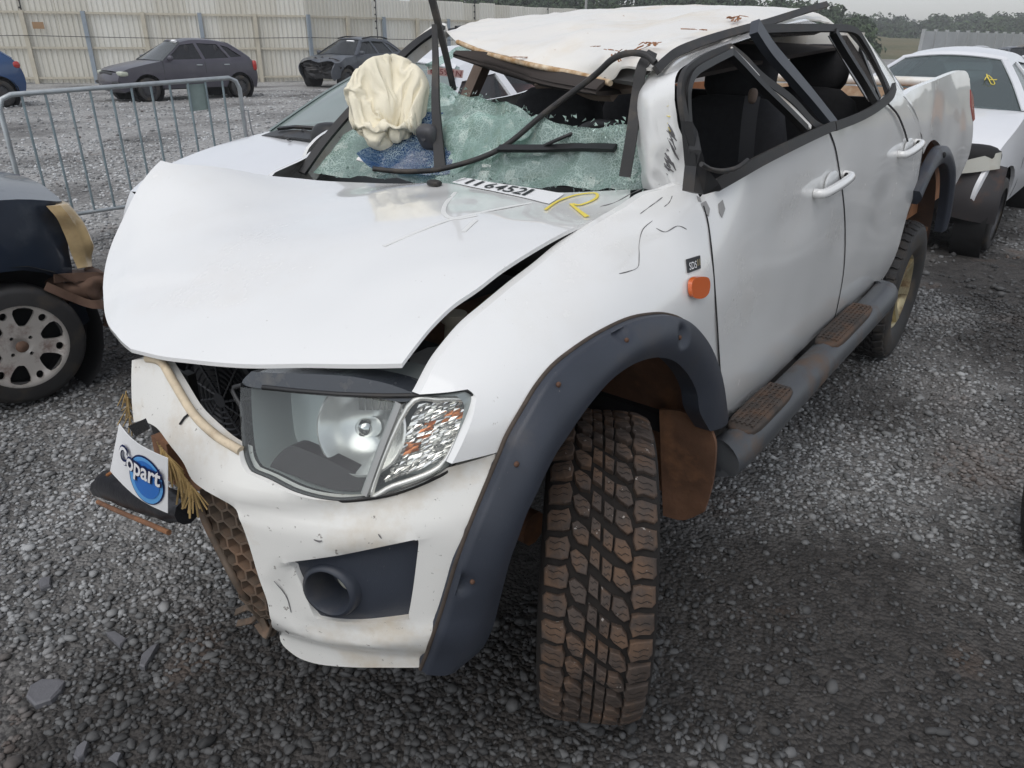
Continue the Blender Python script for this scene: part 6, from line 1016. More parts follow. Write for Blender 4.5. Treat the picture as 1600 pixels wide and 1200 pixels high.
BAGF = """1,552,56 2,481,332 2,332,95 113,115,114 111,136,112 260,147,110 265,151,260 115,132,116 116,132,129 113,133,115 115,133,132 112,133,113 112,134,133 112,136,134 136,137,134 134,137,133 133,135,132 136,138,137 138,139,137 137,139,133 139,140,133 133,140,135 135,141,130 110,142,111 111,142,136 142,143,136 136,143,138 140,144,135 142,145,143 139,144,140 144,146,135 110,147,142 147,145,142 145,148,143 148,149,143 143,149,138 138,149,139 149,150,139 139,150,144 260,151,147 151,152,147 147,152,145 152,148,145 150,153,144 144,153,146 135,154,141 141,154,131 151,155,152 152,155,148 155,156,148 156,157,148 148,157,149 149,158,150 146,159,135 135,159,154 154,101,131 149,157,158 158,160,150 150,160,153 153,161,146 146,161,159 151,268,155 268,273,155 155,273,156 273,279,156 156,279,157 279,105,157 157,105,158 159,299,154 154,299,101 129,122,116 135,163,132 131,172,141 101,181,131 129,123,122 129,162,123 162,124,123 132,163,129 163,164,129 129,164,162 162,125,124 164,125,162 163,165,164 165,166,164 164,166,125 166,167,125 125,167,126 135,130,163 167,168,126 130,169,163 163,169,165 169,170,165 165,170,166 170,171,166 166,171,167 171,168,167 141,172,130 172,173,130 130,174,169 174,170,169 175,176,168 168,176,127 173,174,130 174,177,170 170,179,171 171,179,168 179,175,168 176,178,127 178,128,127 177,179,170 180,176,175 131,181,172 181,182,172 172,182,173 182,301,173 301,174,173 179,183,175 183,180,175 301,184,174 174,184,177 184,304,177 177,304,179 180,313,176 176,185,178 178,334,128 304,306,179 306,309,179 179,309,183 309,180,183 313,185,176 185,331,178 178,331,334 123,186,122 127,190,168 123,187,186 123,124,187 124,188,187 187,188,186 124,117,188 125,126,124 126,189,124 124,189,117 168,190,126 190,189,126 189,118,117 190,191,189 189,192,118 192,119,118 128,193,127 127,193,190 193,194,190 191,195,189 189,195,192 195,196,192 192,120,119 90,197,193 193,197,194 194,198,190 198,199,190 190,199,191 200,201,191 191,201,195 128,90,193 199,202,191 195,203,196 196,203,192 203,204,192 192,204,120 204,121,120 202,104,191 191,104,200 201,103,195 195,103,203 204,77,121 122,106,116 117,207,188 118,215,117 186,205,122 205,206,122 122,206,106 206,107,106 186,188,205 207,208,188 188,208,205 205,208,206 208,209,206 206,209,107 207,210,208 210,211,208 208,211,209 207,212,210 210,213,211 211,214,209 209,214,107 117,215,207 215,212,207 212,216,210 210,216,213 215,217,212 212,217,216 216,218,213 213,218,211 214,108,107 216,217,218 218,219,211 219,220,211 211,220,214 118,221,215 221,222,215 222,223,215 215,223,217 223,224,217 224,225,217 217,225,218 218,225,219 220,226,214 214,226,108 225,227,219 219,226,220 226,109,108 120,228,119 118,229,221 221,229,222 223,230,224 224,230,225 230,231,225 225,231,227 227,232,219 219,232,226 232,233,226 120,121,228 228,234,119 119,234,118 234,235,118 118,235,229 222,236,223 223,236,230 233,237,226 226,237,109 121,102,228 229,364,222 222,364,236 107,238,106 108,248,107 106,115,116 238,239,106 106,239,115 239,114,115 114,240,113 107,241,238 241,242,238 238,242,239 239,242,114 242,243,114 114,243,240 240,112,113 241,244,242 244,243,242 240,243,112 244,245,243 245,246,243 246,247,243 243,247,112 247,111,112 107,248,241 248,249,241 249,244,241 246,250,247 247,250,111 244,251,245 251,252,245 245,252,246 252,253,246 246,253,250 250,254,111 254,110,111 108,255,248 248,255,249 255,256,249 249,256,244 256,251,244 252,257,253 253,254,250 256,258,251 251,258,252 252,258,257 257,259,253 253,259,254 259,260,254 254,260,110 108,109,255 109,261,255 255,261,256 256,261,258 261,262,258 258,262,257 257,262,259 109,263,261 263,264,261 261,264,262 262,264,259 264,401,259 401,265,259 259,265,260 237,266,109 109,266,263 266,267,263 263,267,264 386,266,237 266,388,267 388,390,267 390,393,267 267,393,264 264,393,401 562,271,559 567,271,562 51,283,567 574,293,51 52,151,265 52,268,151 52,269,268 269,270,268 559,271,52 271,269,52 269,272,270 270,273,268 271,274,269 274,275,269 269,275,272 275,276,272 272,276,270 276,277,270 270,277,273 277,278,273 278,279,273 271,280,274 275,281,276 276,281,277 281,278,277 567,280,271 280,282,274 282,275,274 283,280,567 282,284,275 275,284,281 281,286,278 286,105,278 278,105,279 283,285,280 280,285,282 284,286,281 286,287,105 105,288,158 288,160,158 283,289,285 285,290,282 282,290,284 290,291,284 284,291,286 287,288,105 160,292,153 292,161,153 51,289,283 289,294,285 294,290,285 291,295,286 286,295,287 293,296,51 51,296,289 296,294,289 294,297,290 297,298,290 290,298,291 295,288,287 288,292,160 292,299,161 161,299,159 94,93,293 293,93,296 296,92,294 294,92,297 298,91,291 291,91,295 414,300,100 99,302,414 98,307,99 96,311,97 435,318,96 95,322,435 101,100,181 100,182,181 300,301,100 100,301,182 414,302,300 302,303,300 300,303,301 303,184,301 303,304,184 99,305,302 302,305,303 303,305,304 305,306,304 99,307,305 307,308,305 308,309,305 305,309,306 98,97,307 307,310,308 308,310,309 310,180,309 311,312,97 97,312,307 307,312,310 310,313,180 96,314,311 311,314,312 314,315,312 312,315,310 315,316,310 310,316,313 316,317,313 96,318,314 318,319,314 319,320,314 314,320,315 317,321,313 321,185,313 435,322,318 318,323,319 323,324,319 319,324,320 320,325,315 315,325,316 316,321,317 322,326,318 318,326,323 326,324,323 324,327,320 327,328,320 320,328,325 325,329,316 316,329,321 330,331,321 321,331,185 95,332,322 332,333,322 333,326,322 329,330,321 333,81,326 326,81,324 81,327,324 327,80,328 80,329,328 328,329,325 329,79,330 330,79,331 79,78,331 78,334,331 87,335,88 85,337,86 83,342,84 475,350,82 89,197,90 89,88,197 88,194,197 88,335,194 335,198,194 87,86,335 336,199,335 335,199,198 337,338,86 86,338,335 335,338,336 336,339,199 338,339,336 339,202,199 85,340,337 340,341,337 337,341,338 338,341,339 84,342,85 85,342,340 341,343,339 343,202,339 342,344,340 340,343,341 345,346,343 343,346,202 202,346,104 83,82,342 342,82,344 344,347,340 340,347,343 347,348,343 343,348,345 346,349,104 104,349,200 349,201,200 350,351,82 351,347,82 82,347,344 345,349,346 349,352,201 352,103,201 350,353,351 351,353,347 353,354,347 347,354,348 348,355,345 345,355,349 355,352,349 487,353,350 354,356,348 487,71,353 356,70,348 348,70,355 355,69,352 69,68,352 352,68,103 68,203,103 203,67,204 67,77,204 488,357,75 500,362,74 1,382,72 77,102,121 76,75,77 75,102,77 75,357,102 102,357,228 357,358,228 358,234,228 488,490,357 74,359,490 490,359,357 357,359,358 359,360,358 360,361,358 358,361,234 361,235,234 74,362,359 362,363,359 363,360,359 235,364,229 500,73,362 360,365,361 361,365,235 365,366,235 235,366,364 73,367,362 367,368,362 362,368,363 368,360,363 366,236,364 236,369,230 369,231,230 368,370,360 370,371,360 371,365,360 73,372,367 372,373,367 367,373,368 373,370,368 370,374,371 371,375,365 365,375,366 366,375,236 375,369,236 369,376,231 376,377,231 231,377,227 377,232,227 72,378,73 73,378,372 373,379,370 370,379,374 374,380,371 371,380,375 377,381,232 381,233,232 72,382,378 378,382,372 382,383,372 372,383,373 373,383,379 383,384,379 379,384,374 374,384,380 380,385,375 375,385,369 385,376,369 381,386,233 386,237,233 1,56,382 56,55,382 382,55,383 383,55,384 384,54,380 380,54,385 385,53,376 376,53,377 53,381,377 65,266,66 63,387,64 62,391,63 59,399,535 58,399,59 57,405,58 0,409,57 66,266,386 65,64,266 64,388,266 387,388,64 63,389,387 389,390,387 387,390,388 63,391,389 389,391,390 62,392,391 391,393,390 61,394,62 62,394,392 392,395,391 391,395,393 60,396,61 61,396,394 396,397,394 394,397,392 397,398,392 392,398,395 395,398,393 535,399,60 60,399,396 396,400,397 397,400,398 398,401,393 399,402,396 396,402,400 402,403,400 400,403,398 403,404,398 404,401,398 58,405,399 405,406,399 399,406,402 406,403,402 406,407,403 407,404,403 404,408,401 409,405,57 410,407,406 407,408,404 408,411,401 401,411,265 409,50,405 50,410,405 405,410,406 410,49,407 49,48,407 407,48,408 292,412,299 288,412,292 295,415,288 298,421,91 296,432,92 93,436,296 299,100,101 299,413,100 413,414,100 412,413,299 288,415,412 415,416,412 412,416,413 416,417,413 413,417,414 417,99,414 295,91,415 415,418,416 418,419,416 416,419,417 419,420,417 417,420,99 420,98,99 91,421,415 418,422,419 422,420,419 298,297,421 421,423,415 423,424,415 415,424,418 424,422,418 422,425,420 420,426,98 426,97,98 92,427,297 297,427,421 427,423,421 423,428,424 428,429,424 424,429,422 429,425,422 425,430,420 420,430,426 430,431,426 426,431,97 97,431,96 432,427,92 427,433,423 433,428,423 430,434,431 434,435,431 431,435,96 296,436,432 432,436,427 436,433,427 433,437,428 437,438,428 428,438,429 429,438,425 438,439,425 425,439,430 439,440,430 430,440,434 440,441,434 434,441,435 441,442,435 93,443,436 443,444,436 436,444,433 444,437,433 438,445,439 445,446,439 439,446,440 440,446,441 446,447,441 447,442,441 442,95,435 94,24,93 24,443,93 443,448,444 444,449,437 437,449,438 449,450,438 438,450,445 450,451,445 445,451,446 451,452,446 446,452,447 452,453,447 447,453,442 453,454,442 442,454,95 24,582,443 582,448,443 444,584,449 584,589,449 589,450,449 450,47,451 47,46,451 451,46,452 46,45,452 452,45,453 453,45,454 45,609,454 609,2,454 454,2,95 78,455,334 329,457,79 327,463,80 81,468,327 332,481,333 334,455,128 455,90,128 455,89,90 78,456,455 455,456,89 456,88,89 79,457,78 456,87,88 457,456,78 87,458,86 458,85,86 329,80,457 80,459,457 457,459,456 459,460,456 456,460,87 460,458,87 458,461,85 461,84,85 458,462,461 462,84,461 80,464,459 459,465,460 465,466,460 460,466,458 466,462,458 462,473,84 473,467,84 467,83,84 327,468,463 463,469,80 80,469,464 464,465,459 465,470,466 468,469,463 464,471,465 471,470,465 470,472,466 472,473,466 466,473,462 467,474,83 474,475,83 83,475,82 81,476,468 476,477,468 468,477,469 469,477,464 477,478,464 464,478,471 471,479,470 470,479,472 473,480,467 480,474,467 486,350,475 333,481,81 481,476,81 476,482,477 477,483,478 478,479,471 479,484,472 472,484,473 484,485,473 473,485,480 480,486,474 474,486,475 486,487,350 481,618,476 618,482,476 482,622,477 622,483,477 483,44,478 44,43,478 478,43,479 479,43,484 43,633,484 633,42,484 484,42,485 485,42,480 42,646,480 480,646,486 646,41,486 41,40,486 486,40,487 70,69,355 356,495,70 353,504,354 487,514,71 203,68,67 67,76,77 68,76,67 69,488,68 68,488,76 76,488,75 69,489,488 70,491,69 491,492,69 69,492,489 489,492,488 492,493,488 488,493,490 493,494,490 494,74,490 70,495,491 491,496,492 496,493,492 356,354,495 495,497,491 497,498,491 491,498,496 496,499,493 493,499,494 499,500,494 494,500,74 495,501,497 496,498,499 498,502,499 502,503,499 499,503,500 354,504,495 504,501,495 501,505,497 497,505,498 505,506,498 504,507,501 507,508,501 508,509,501 501,509,505 353,71,504 71,510,504 510,511,504 504,511,507 509,506,505 506,512,498 498,512,502 512,513,502 502,513,503 503,72,500 500,72,73 514,510,71 510,515,511 508,516,509 509,516,506 513,517,503 503,517,72 510,518,515 515,666,511 511,666,507 507,516,508 518,35,515 666,34,507 507,34,516 516,33,506 33,32,506 506,32,512 32,685,512 512,685,513 685,689,513 513,689,517 689,31,517 517,31,72 31,1,72 381,66,386 385,519,53 54,524,385 384,527,54 55,529,384 381,53,66 53,65,66 519,520,53 53,520,65 65,520,64 520,63,64 519,521,520 521,522,520 522,523,520 520,523,63 385,524,519 524,521,519 523,525,63 525,526,63 526,62,63 524,522,521 54,527,524 527,528,524 524,528,522 522,525,523 525,62,526 384,529,527 529,530,527 530,531,527 527,531,528 531,532,528 528,532,522 522,532,525 532,533,525 525,533,62 533,534,62 62,534,61 534,535,61 61,535,60 529,536,530 530,536,531 532,537,533 537,534,533 55,538,529 529,538,536 536,539,531 539,540,531 531,540,532 532,540,537 534,541,535 541,59,535 56,542,55 55,542,538 542,543,538 538,543,536 543,539,536 540,544,537 544,545,537 537,545,534 534,545,541 545,546,541 541,546,59 59,546,58 546,57,58 543,547,539 539,547,540 547,548,540 540,548,544 545,549,546 549,550,546 550,551,546 546,551,57 552,542,56 542,553,543 543,554,547 547,554,548 554,555,548 548,555,544 555,556,544 544,556,545 556,557,545 545,557,549 557,558,549 549,558,550 551,0,57 552,734,542 542,734,553 553,12,543 543,12,554 12,555,554 556,11,557 11,10,557 10,9,557 557,9,558 550,0,551 48,563,408 411,559,265 265,559,52 411,560,559 411,561,560 560,562,559 408,563,411 561,564,560 560,564,562 48,565,563 49,565,48 563,566,411 411,566,561 561,566,564 564,567,562 49,568,565 565,569,563 563,569,566 566,570,564 564,570,567 571,568,49 565,572,569 569,573,566 570,574,567 574,51,567 571,575,568 568,576,565 565,576,572 573,577,566 566,577,570 577,574,570 410,571,49 575,576,568 576,578,572 572,578,569 578,579,569 569,579,573 410,580,571 580,708,571 708,575,571 577,581,574 50,580,410 575,16,576 16,15,576 576,15,578 579,14,573 573,14,577 14,581,577 581,13,574 574,13,293 13,94,293 698,582,24 23,583,698 21,590,22 733,612,727 698,583,582 583,584,582 582,584,448 584,444,448 23,585,583 583,585,584 22,586,23 586,587,23 23,587,585 587,588,585 585,588,584 588,589,584 22,590,586 586,591,587 591,588,587 21,20,590 20,592,590 590,592,586 586,592,591 591,593,588 588,593,589 593,594,589 589,594,450 19,595,20 20,595,592 592,596,591 596,593,591 593,597,594 594,47,450 595,596,592 596,598,593 593,598,597 597,47,594 18,599,19 19,599,595 598,600,597 600,601,597 597,601,47 47,601,46 601,45,46 18,17,599 17,602,599 599,602,595 602,603,595 595,603,596 603,598,596 604,601,600 603,606,598 598,606,600 606,604,600 604,607,601 601,607,605 607,608,605 605,608,601 608,609,601 601,609,45 606,610,604 604,610,607 610,611,607 607,611,608 727,612,17 612,613,17 17,613,602 602,613,603 613,614,603 603,614,606 614,615,606 606,615,610 615,616,610 610,616,611 611,617,608 608,617,609 617,2,609 733,39,612 39,38,612 612,38,613 37,614,613 614,616,615 616,36,611 611,36,617 617,618,2 36,618,617 616,620,36 614,624,616 39,655,38 2,618,481 619,482,618 36,620,618 620,621,618 618,621,619 621,622,619 619,622,482 620,623,621 616,624,620 624,623,620 623,625,621 621,625,622 622,625,483 625,44,483 624,626,623 626,627,623 627,628,623 623,628,625 625,629,44 629,43,44 628,630,625 625,630,629 614,626,624 626,631,627 627,631,628 631,632,628 628,632,630 630,633,629 629,633,43 614,634,626 634,635,626 626,635,631 635,636,631 631,636,632 632,637,630 630,637,633 637,42,633 614,37,634 635,638,636 638,639,636 636,639,632 639,640,632 632,640,637 640,641,637 637,641,42 37,642,634 642,643,634 634,643,635 643,638,635 639,644,640 644,645,640 640,645,641 645,646,641 641,646,42 613,38,37 38,647,37 647,642,37 643,648,638 648,649,638 638,649,639 649,644,639 645,650,646 647,651,642 642,651,643 643,651,648 648,652,649 649,652,644 644,653,645 653,650,645 650,654,646 654,41,646 655,647,38 656,657,647 647,657,651 651,658,648 648,658,652 658,659,652 652,659,644 659,653,644 653,660,650 660,661,650 650,661,654 654,40,41 655,30,647 647,30,656 30,657,656 657,29,651 651,29,658 29,659,658 659,28,653 28,27,653 653,27,660 660,26,661 661,26,654 26,25,654 654,25,40 25,487,40 25,514,487 26,662,25 659,667,28 657,676,29 30,676,657 655,690,30 39,690,655 25,662,514 514,662,510 662,518,510 660,663,26 26,663,662 663,664,662 662,664,518 664,35,518 27,665,660 660,665,663 663,666,664 664,666,35 35,666,515 28,667,27 667,665,27 665,668,663 668,669,663 663,669,666 669,670,666 667,668,665 669,671,670 670,671,666 671,34,666 29,672,659 659,672,667 667,672,668 672,673,668 668,673,669 669,674,671 671,675,34 34,675,516 675,33,516 676,672,29 673,674,669 674,675,671 676,677,672 672,677,673 673,678,674 678,679,674 679,680,674 674,680,675 680,681,675 675,681,33 681,32,33 682,683,676 676,683,677 677,678,673 681,684,32 684,685,32 30,682,676 677,683,678 683,686,678 678,686,679 686,687,679 679,687,680 680,687,681 687,684,681 684,688,685 688,689,685 690,691,30 30,691,682 682,692,683 692,686,683 687,693,684 693,688,684 691,694,682 682,694,692 692,695,686 686,695,687 695,693,687 693,696,688 688,697,689 697,31,689 39,6,690 690,6,691 6,756,691 756,694,691 5,695,694 694,695,692 696,4,688 4,697,688 697,3,31 31,3,1 13,24,94 581,698,13 13,698,24 14,699,581 581,699,698 699,23,698 579,700,14 14,700,699 699,22,23 578,700,579 699,701,22 578,15,700 700,702,699 702,701,699 701,21,22 15,703,700 700,703,702 16,704,15 15,704,703 703,705,702 702,705,701 705,706,701 701,706,21 706,707,21 21,707,20 707,19,20 575,708,16 704,709,703 709,710,703 703,710,705 707,711,19 711,18,19 708,712,16 16,712,704 712,709,704 710,713,705 705,713,706 713,714,706 706,714,707 714,711,707 580,712,708 709,715,710 715,716,710 710,716,713 716,717,713 713,717,714 714,717,711 717,18,711 716,718,717 718,719,717 719,720,717 717,720,18 18,720,17 50,721,580 580,721,712 721,722,712 712,722,709 722,723,709 723,724,709 709,724,715 724,725,715 715,725,716 725,718,716 718,726,719 720,727,17 409,728,50 50,728,721 728,722,721 725,729,718 718,729,726 729,730,726 726,730,719 730,731,719 719,731,720 731,732,720 720,732,727 732,733,727 0,728,409 769,8,728 728,8,722 8,7,722 722,7,723 723,7,724 7,767,724 724,767,725 767,729,725 3,552,1 4,735,697 693,738,696 695,741,693 694,752,5 3,697,552 697,734,552 697,735,734 4,736,735 735,736,734 736,737,734 737,553,734 696,738,4 738,739,4 4,739,736 739,737,736 737,740,553 740,12,553 693,741,738 738,742,739 739,742,737 742,740,737 740,743,12 738,741,742 742,743,740 743,744,12 744,555,12 695,745,741 741,746,742 742,746,743 746,747,743 747,744,743 744,748,555 748,556,555 5,745,695 745,749,741 741,749,746 749,750,746 750,747,746 747,751,744 744,751,748 748,11,556 5,752,745 752,749,745 750,753,747 753,754,747 754,755,747 747,755,751 751,11,748 694,756,752 749,757,750 757,753,750 753,758,754 751,755,11 755,10,11 752,762,749 762,757,749 757,758,753 758,759,754 759,760,754 754,760,755 760,761,755 755,761,10 761,9,10 6,762,756 756,762,752 762,763,757 763,764,757 757,764,758 758,764,759 761,558,9 762,765,763 765,766,763 763,766,764 766,767,764 764,767,759 767,768,759 759,768,760 760,768,761 761,769,558 769,550,558 39,733,6 733,732,6 732,731,6 6,731,762 762,731,765 731,730,765 765,730,766 730,729,766 729,767,766 767,7,768 7,8,768 768,8,761 8,769,761 769,728,550 728,0,550"""
bm_ = bmesh.new(); bv_ = [bm_.verts.new([int(c)/1000 for c in q.split(',')]) for q in BAGV.split()]
for q in BAGF.split():
    try: bm_.faces.new([bv_[int(i)] for i in q.split(',')])
    except ValueError: pass
bmesh.ops.recalc_face_normals(bm_, faces=bm_.faces); bmesh.ops.subdivide_edges(bm_, edges=bm_.edges, cuts=1, use_grid_fill=True, smooth=.6)
for v in bm_.verts:
    q = v.co*.70; v.co = ac+r2*q.x+d*q.y+u2*q.z
me = bpy.data.meshes.new('airbag'); bm_.to_mesh(me); bm_.free(); o = link('airbag', me, bagm, truck); me.set_sharp_from_angle(angle=3.2)

# crushed glass fragments along the torn edge and the dash
gf_ = random.Random(8); frag = MB(); ed = crom([(-0.5881,-0.4,1.363),(-0.707,-0.41,1.442),(-0.6954,-0.31,1.456),(-0.6901,-0.2,1.444),(-0.6497,-0.06,1.425),(-0.6062,0.09,1.409),(-0.6047,0.18,1.392),(-0.5019,0.38,1.405),(-0.4802,0.48,1.4),(-0.4805,0.56,1.416)], 8)
lo2 = crom([(-0.4024,-0.62,1.189),(-0.4557,-0.34,1.198),(-0.4664,-0.05,1.208),(-0.4842,0.2,1.221),(-0.459,0.45,1.25),(-0.4662,0.63,1.276)], 8)
for k in range(420):
    L_ = ed if k % 3 else lo2; p = L_[gf_.randrange(len(L_))]-d*.05+Vector((gf_.uniform(-.02, .03), gf_.uniform(-.03, .03), gf_.uniform(-.03, .012))); s = gf_.uniform(.003, .010)
    a = Vector((gf_.gauss(0, 1), gf_.gauss(0, 1), gf_.gauss(0, 1))).normalized(); b = a.orthogonal().normalized()
    frag.add([p+a*s, p-a*s*.4+b*s, p-a*s*.6-b*s*.8], [(0, 1, 2)])
stuff(frag.obj('glass_fragments', mat('crushed_glass', (.62, .78, .71), .15, spec=.8), truck, False))

# ================================================================ generic cars around
def car(name, label, cat, loc, rz, body, W=1.64, prof=None, wins=None, wheels=(1.22, -1.25), R=.29, belt=.94, scale=1, warp=None, rimm=None, group=None,
        gl=None, skip=(), sill=.24, detail=True, arch=.36):
    T = thing(name, label, cat, loc, rz, group, local=True); T.scale = (scale,)*3
    P = prof or dict(front=[(1.76, .22), (1.87, .30), (1.91, .46), (1.88, .58), (1.82, .69)], hood=[(1.82, .69), (1.62, .78), (1.2, .87), (.80, .94)], windscreen=[(.80, .94), (.46, 1.16), (.12, 1.37)],
                     roof=[(.12, 1.37), (-.25, 1.43), (-.75, 1.42), (-1.18, 1.35)], rear_window=[(-1.18, 1.35), (-1.45, 1.15), (-1.66, .98)], tailgate=[(-1.66, .98), (-1.80, .76), (-1.84, .50), (-1.78, .24)])
    wins = wins or [[(.66, .97), (.14, 1.31), (-.24, 1.35), (-.28, .98)], [(-.36, .98), (-.32, 1.35), (-.86, 1.33), (-1.02, 1.0)], [(-1.09, 1.01), (-.95, 1.31), (-1.13, 1.26), (-1.42, 1.03)]]
    gl = gl or glass('car_glass', (.20, .23, .23), .05, .02, haze=.12, hazecol=(.10, .11, .11))
    X0, X1 = min(p[0] for q in P.values() for p in q), max(p[0] for q in P.values() for p in q); mid, half = (X0+X1)/2, (X1-X0)/2
    def Y(x, z):
        y = W/2*(1-.10*max(0, (.62-z)/.4)**2-.03*max(0, (z-.62)/.32)**2)
        if z > belt: y -= .27*(z-belt)/.45
        return y*(1-.16*abs((x-mid)/half)**7)
    wf_ = warp or (lambda v: v)
    def put(nm, vs, fs, m, sm=True, par=None):
        o = MB().add([wf_(Vector(v)) for v in vs], fs).obj(nm, m, None, sm); o.parent = par or T; return o
    loop = []
    for k, q in P.items():
        L = crom([(a, 0, b) for a, b in q], 4); loop += L[:-1]
        if k in skip: continue
        vs = []; n = 13
        for p in L:
            yy = Y(p.x, p.z); cr_ = {'hood': .035, 'roof': .045, 'windscreen': .0}.get(k, 0)
            for j in range(n):
                t = -1+2*j/(n-1); bul = (1-t*t)
                dx = {'front': .10, 'windscreen': .10, 'hood': .05, 'tailgate': -.06, 'rear_window': -.06}.get(k, 0)
                fx = min(1, abs(p.x-mid)/half)**4 if k in ('hood',) else 1
                vs.append((p.x+dx*bul*fx, t*yy, p.z+cr_*bul+(.045*bul if k in ('windscreen', 'rear_window') and p.z > 1.2 else (.035*bul if k == 'windscreen' else 0))))
        fs = [(i*n+j, i*n+j+1, (i+1)*n+j+1, (i+1)*n+j) for i in range(len(L)-1) for j in range(n-1)]
        put({'front': 'front_bumper'}.get(k, k), vs, fs, gl if k in ('windscreen', 'rear_window') else body)
    for s in (1, -1):
        if 'windscreen' in P: put('windscreen_pillar', *strip([Vector((a+.004, s*(Y(a, b)-.022), b+.004)) for a, b in P['windscreen']], .075, .012, (.5, s*.5, .7), 4), body)
        if 'rear_window' in P: put('rear_pillar', *strip([Vector((a-.004, s*(Y(a, b)-.022), b+.004)) for a, b in P['rear_window']], .075, .012, (-.5, s*.5, .7), 4), body)
    if 'windscreen' in P:
        a, b = P['windscreen'][-1]; put('roof_header', *strip([Vector((a+.10*(1-t*t)+.012, t*Y(a, b), b+.045*(1-t*t)+.002)) for t in [-1+k/5 for k in range(11)]], .05, .010, (.5, 0, .8)), body)
    # sides with wheel arches
    low = [(X0+.06, sill)]
    for xc in sorted(wheels):
        for i in range(13):
            a = math.pi-math.pi*i/12; low.append((xc+arch*math.cos(a), max(sill, R+arch*math.sin(a))))
    low.append((X1-.15, sill))
    top = [(p.x, p.z) for p in loop]+[P[list(P)[-1]][-1]]
    for s in (1, -1):
        out_ = [Vector((a, 0, b)) for a, b in top]+[Vector((a, 0, b)) for a, b in low]
        hl = [[(a, 0, b) for a, b in w__] for w__ in wins]
        vs, fs = panel_mesh(out_, 1, lambda x, z: Y(x, z), step=.09, holes=hl, flange=.03, n=0)
        if s < 0: vs = [(a, -b, c_) for a, b, c_ in vs]; fs = [tuple(reversed(f)) for f in fs]
        put('body_side', vs, fs, body)
        for w__ in wins:
            V = [(a, s*(Y(a, b)-.018), b) for a, b in w__]; put('side_window', V, [tuple(range(len(V)))], gl, False)
        if detail:
            for x in (wins[0][-1][0]-.04,) + ((wins[0][0][0]+.12,) if len(wins) > 0 else ()):
                put('door_seam', *strip([Vector((x, s*(Y(x, z)+.001), z)) for z in (sill+.04, .5, .7, belt-.02)], .012, .002, (0, s, 0)), ink)
            for x in (wins[0][-1][0]+.12, wins[1][-1][0]+.10):
                put('handle', *blob((x, s*(Y(x, .84)+.012), .84), (.16, .03, .03), 4, 4), steel if body is not MATS.get('white_paint') else body)
            put('door_mirror', *blob((wins[0][0][0]-.06, s*(Y(.5, belt)+.08), belt+.07), (.10, .18, .12), 3, 5), body)
    put('underbody', *box((mid, 0, .34), ((X1-X0)*.9, W*.72, .16)), dark, False)
    put('cabin', *box((-.45, 0, .62), (2.1, W*.8, .5)), dark, False)
    for sx in (.05, -.75):
        for sy in (.36, -.36): put('seat', *blob((sx, sy, .95), (.16, .46, .75), 4, 4, Matrix.Rotation(-.2, 3, 'Y')), fabric)
    for xc in wheels:
        for s in (1, -1):
            y = s*(W/2-.10)
            vs, fs = lathe([(arch+.02, y+s*.07), (arch+.02, y-s*.16), (0, y-s*.16)], 20, 'y', (xc, 0, R)); put('wheel_liner', [v for v in vs], fs, dark)
            wheel(T, (xc, y, R), R, s, rimm or steelrim)
    return T, Y, put
steelrim = mat('steel_rim', (.05, .05, .055), .5, metal=.4, dirt=.5, dirtcol=(.14, .10, .08))
def wheel(T, c, R, s, rm, hw=.088, fancy=False):
    w_ = bpy.data.objects.new('wheel', None); C.objects.link(w_); w_.parent = T; w_.location = c; w_.empty_display_size = .1
    rim = R*.63
    def part(nm, mb, m, sm=True): o = mb.obj(nm, m, None, sm); o.parent = w_; return o
    part('tyre', MB().add(*lathe(tyre_prof(R, hw, rim), 48)), rubber)
    if not fancy:
        part('rim', MB().add(*lathe([(rim, s*hw*.8), (rim-.012, s*hw*.85), (rim-.025, s*hw*.5), (rim*.55, s*hw*.72), (rim*.3, s*hw*.66), (0, s*hw*.66)], 32)), rm)
        for k in range(8):
            a = 2*math.pi*k/8; part('rim_hole', MB().add(*blob((rim*.74*math.cos(a), s*hw*.60, rim*.74*math.sin(a)), (.03, .02, .03), 2, 4)), dark)
    return w_

# ---- white hatchback beside the truck
car_white = mat('car_white', (.74, .75, .77), .28, coat=.6, var=.02, dirt=.2, dirtcol=(.5, .48, .44), dscale=2, dthr=.55)
green_ws = glass('green_windscreen', (.42, .52, .50), .20, .03, haze=.40, hazecol=(.40, .47, .45))  # pale diffuse film painted over the pane in place of reflected sky
PW = dict(front=[(1.80, .22), (1.92, .32), (1.95, .48), (1.90, .62), (1.82, .74)], hood=[(1.82, .74), (1.6, .84), (1.2, .94), (.72, 1.01)], windscreen=[(.72, 1.01), (.36, 1.25), (.0, 1.45)],
          roof=[(.0, 1.45), (-.4, 1.535), (-.9, 1.535), (-1.35, 1.45)], rear_window=[(-1.35, 1.45), (-1.6, 1.2), (-1.75, 1.04)], tailgate=[(-1.75, 1.04), (-1.86, .8), (-1.9, .52), (-1.84, .26)])
WW = [[(.60, 1.04), (.04, 1.37), (-.36, 1.41), (-.40, 1.05)], [(-.48, 1.05), (-.44, 1.41), (-.98, 1.39), (-1.15, 1.06)], [(-1.22, 1.07), (-1.06, 1.37), (-1.26, 1.33), (-1.52, 1.09)]]
clear = glass('clear_side_glass', (.80, .84, .83), .02, .02)
T, Yw, put = car('hatchback', 'white hatchback with a pale green windscreen parked beside the wrecked truck', 'car', (-2.70, -2.50, 0), 0, car_white, 1.66, PW, WW, belt=1.03, gl=None)
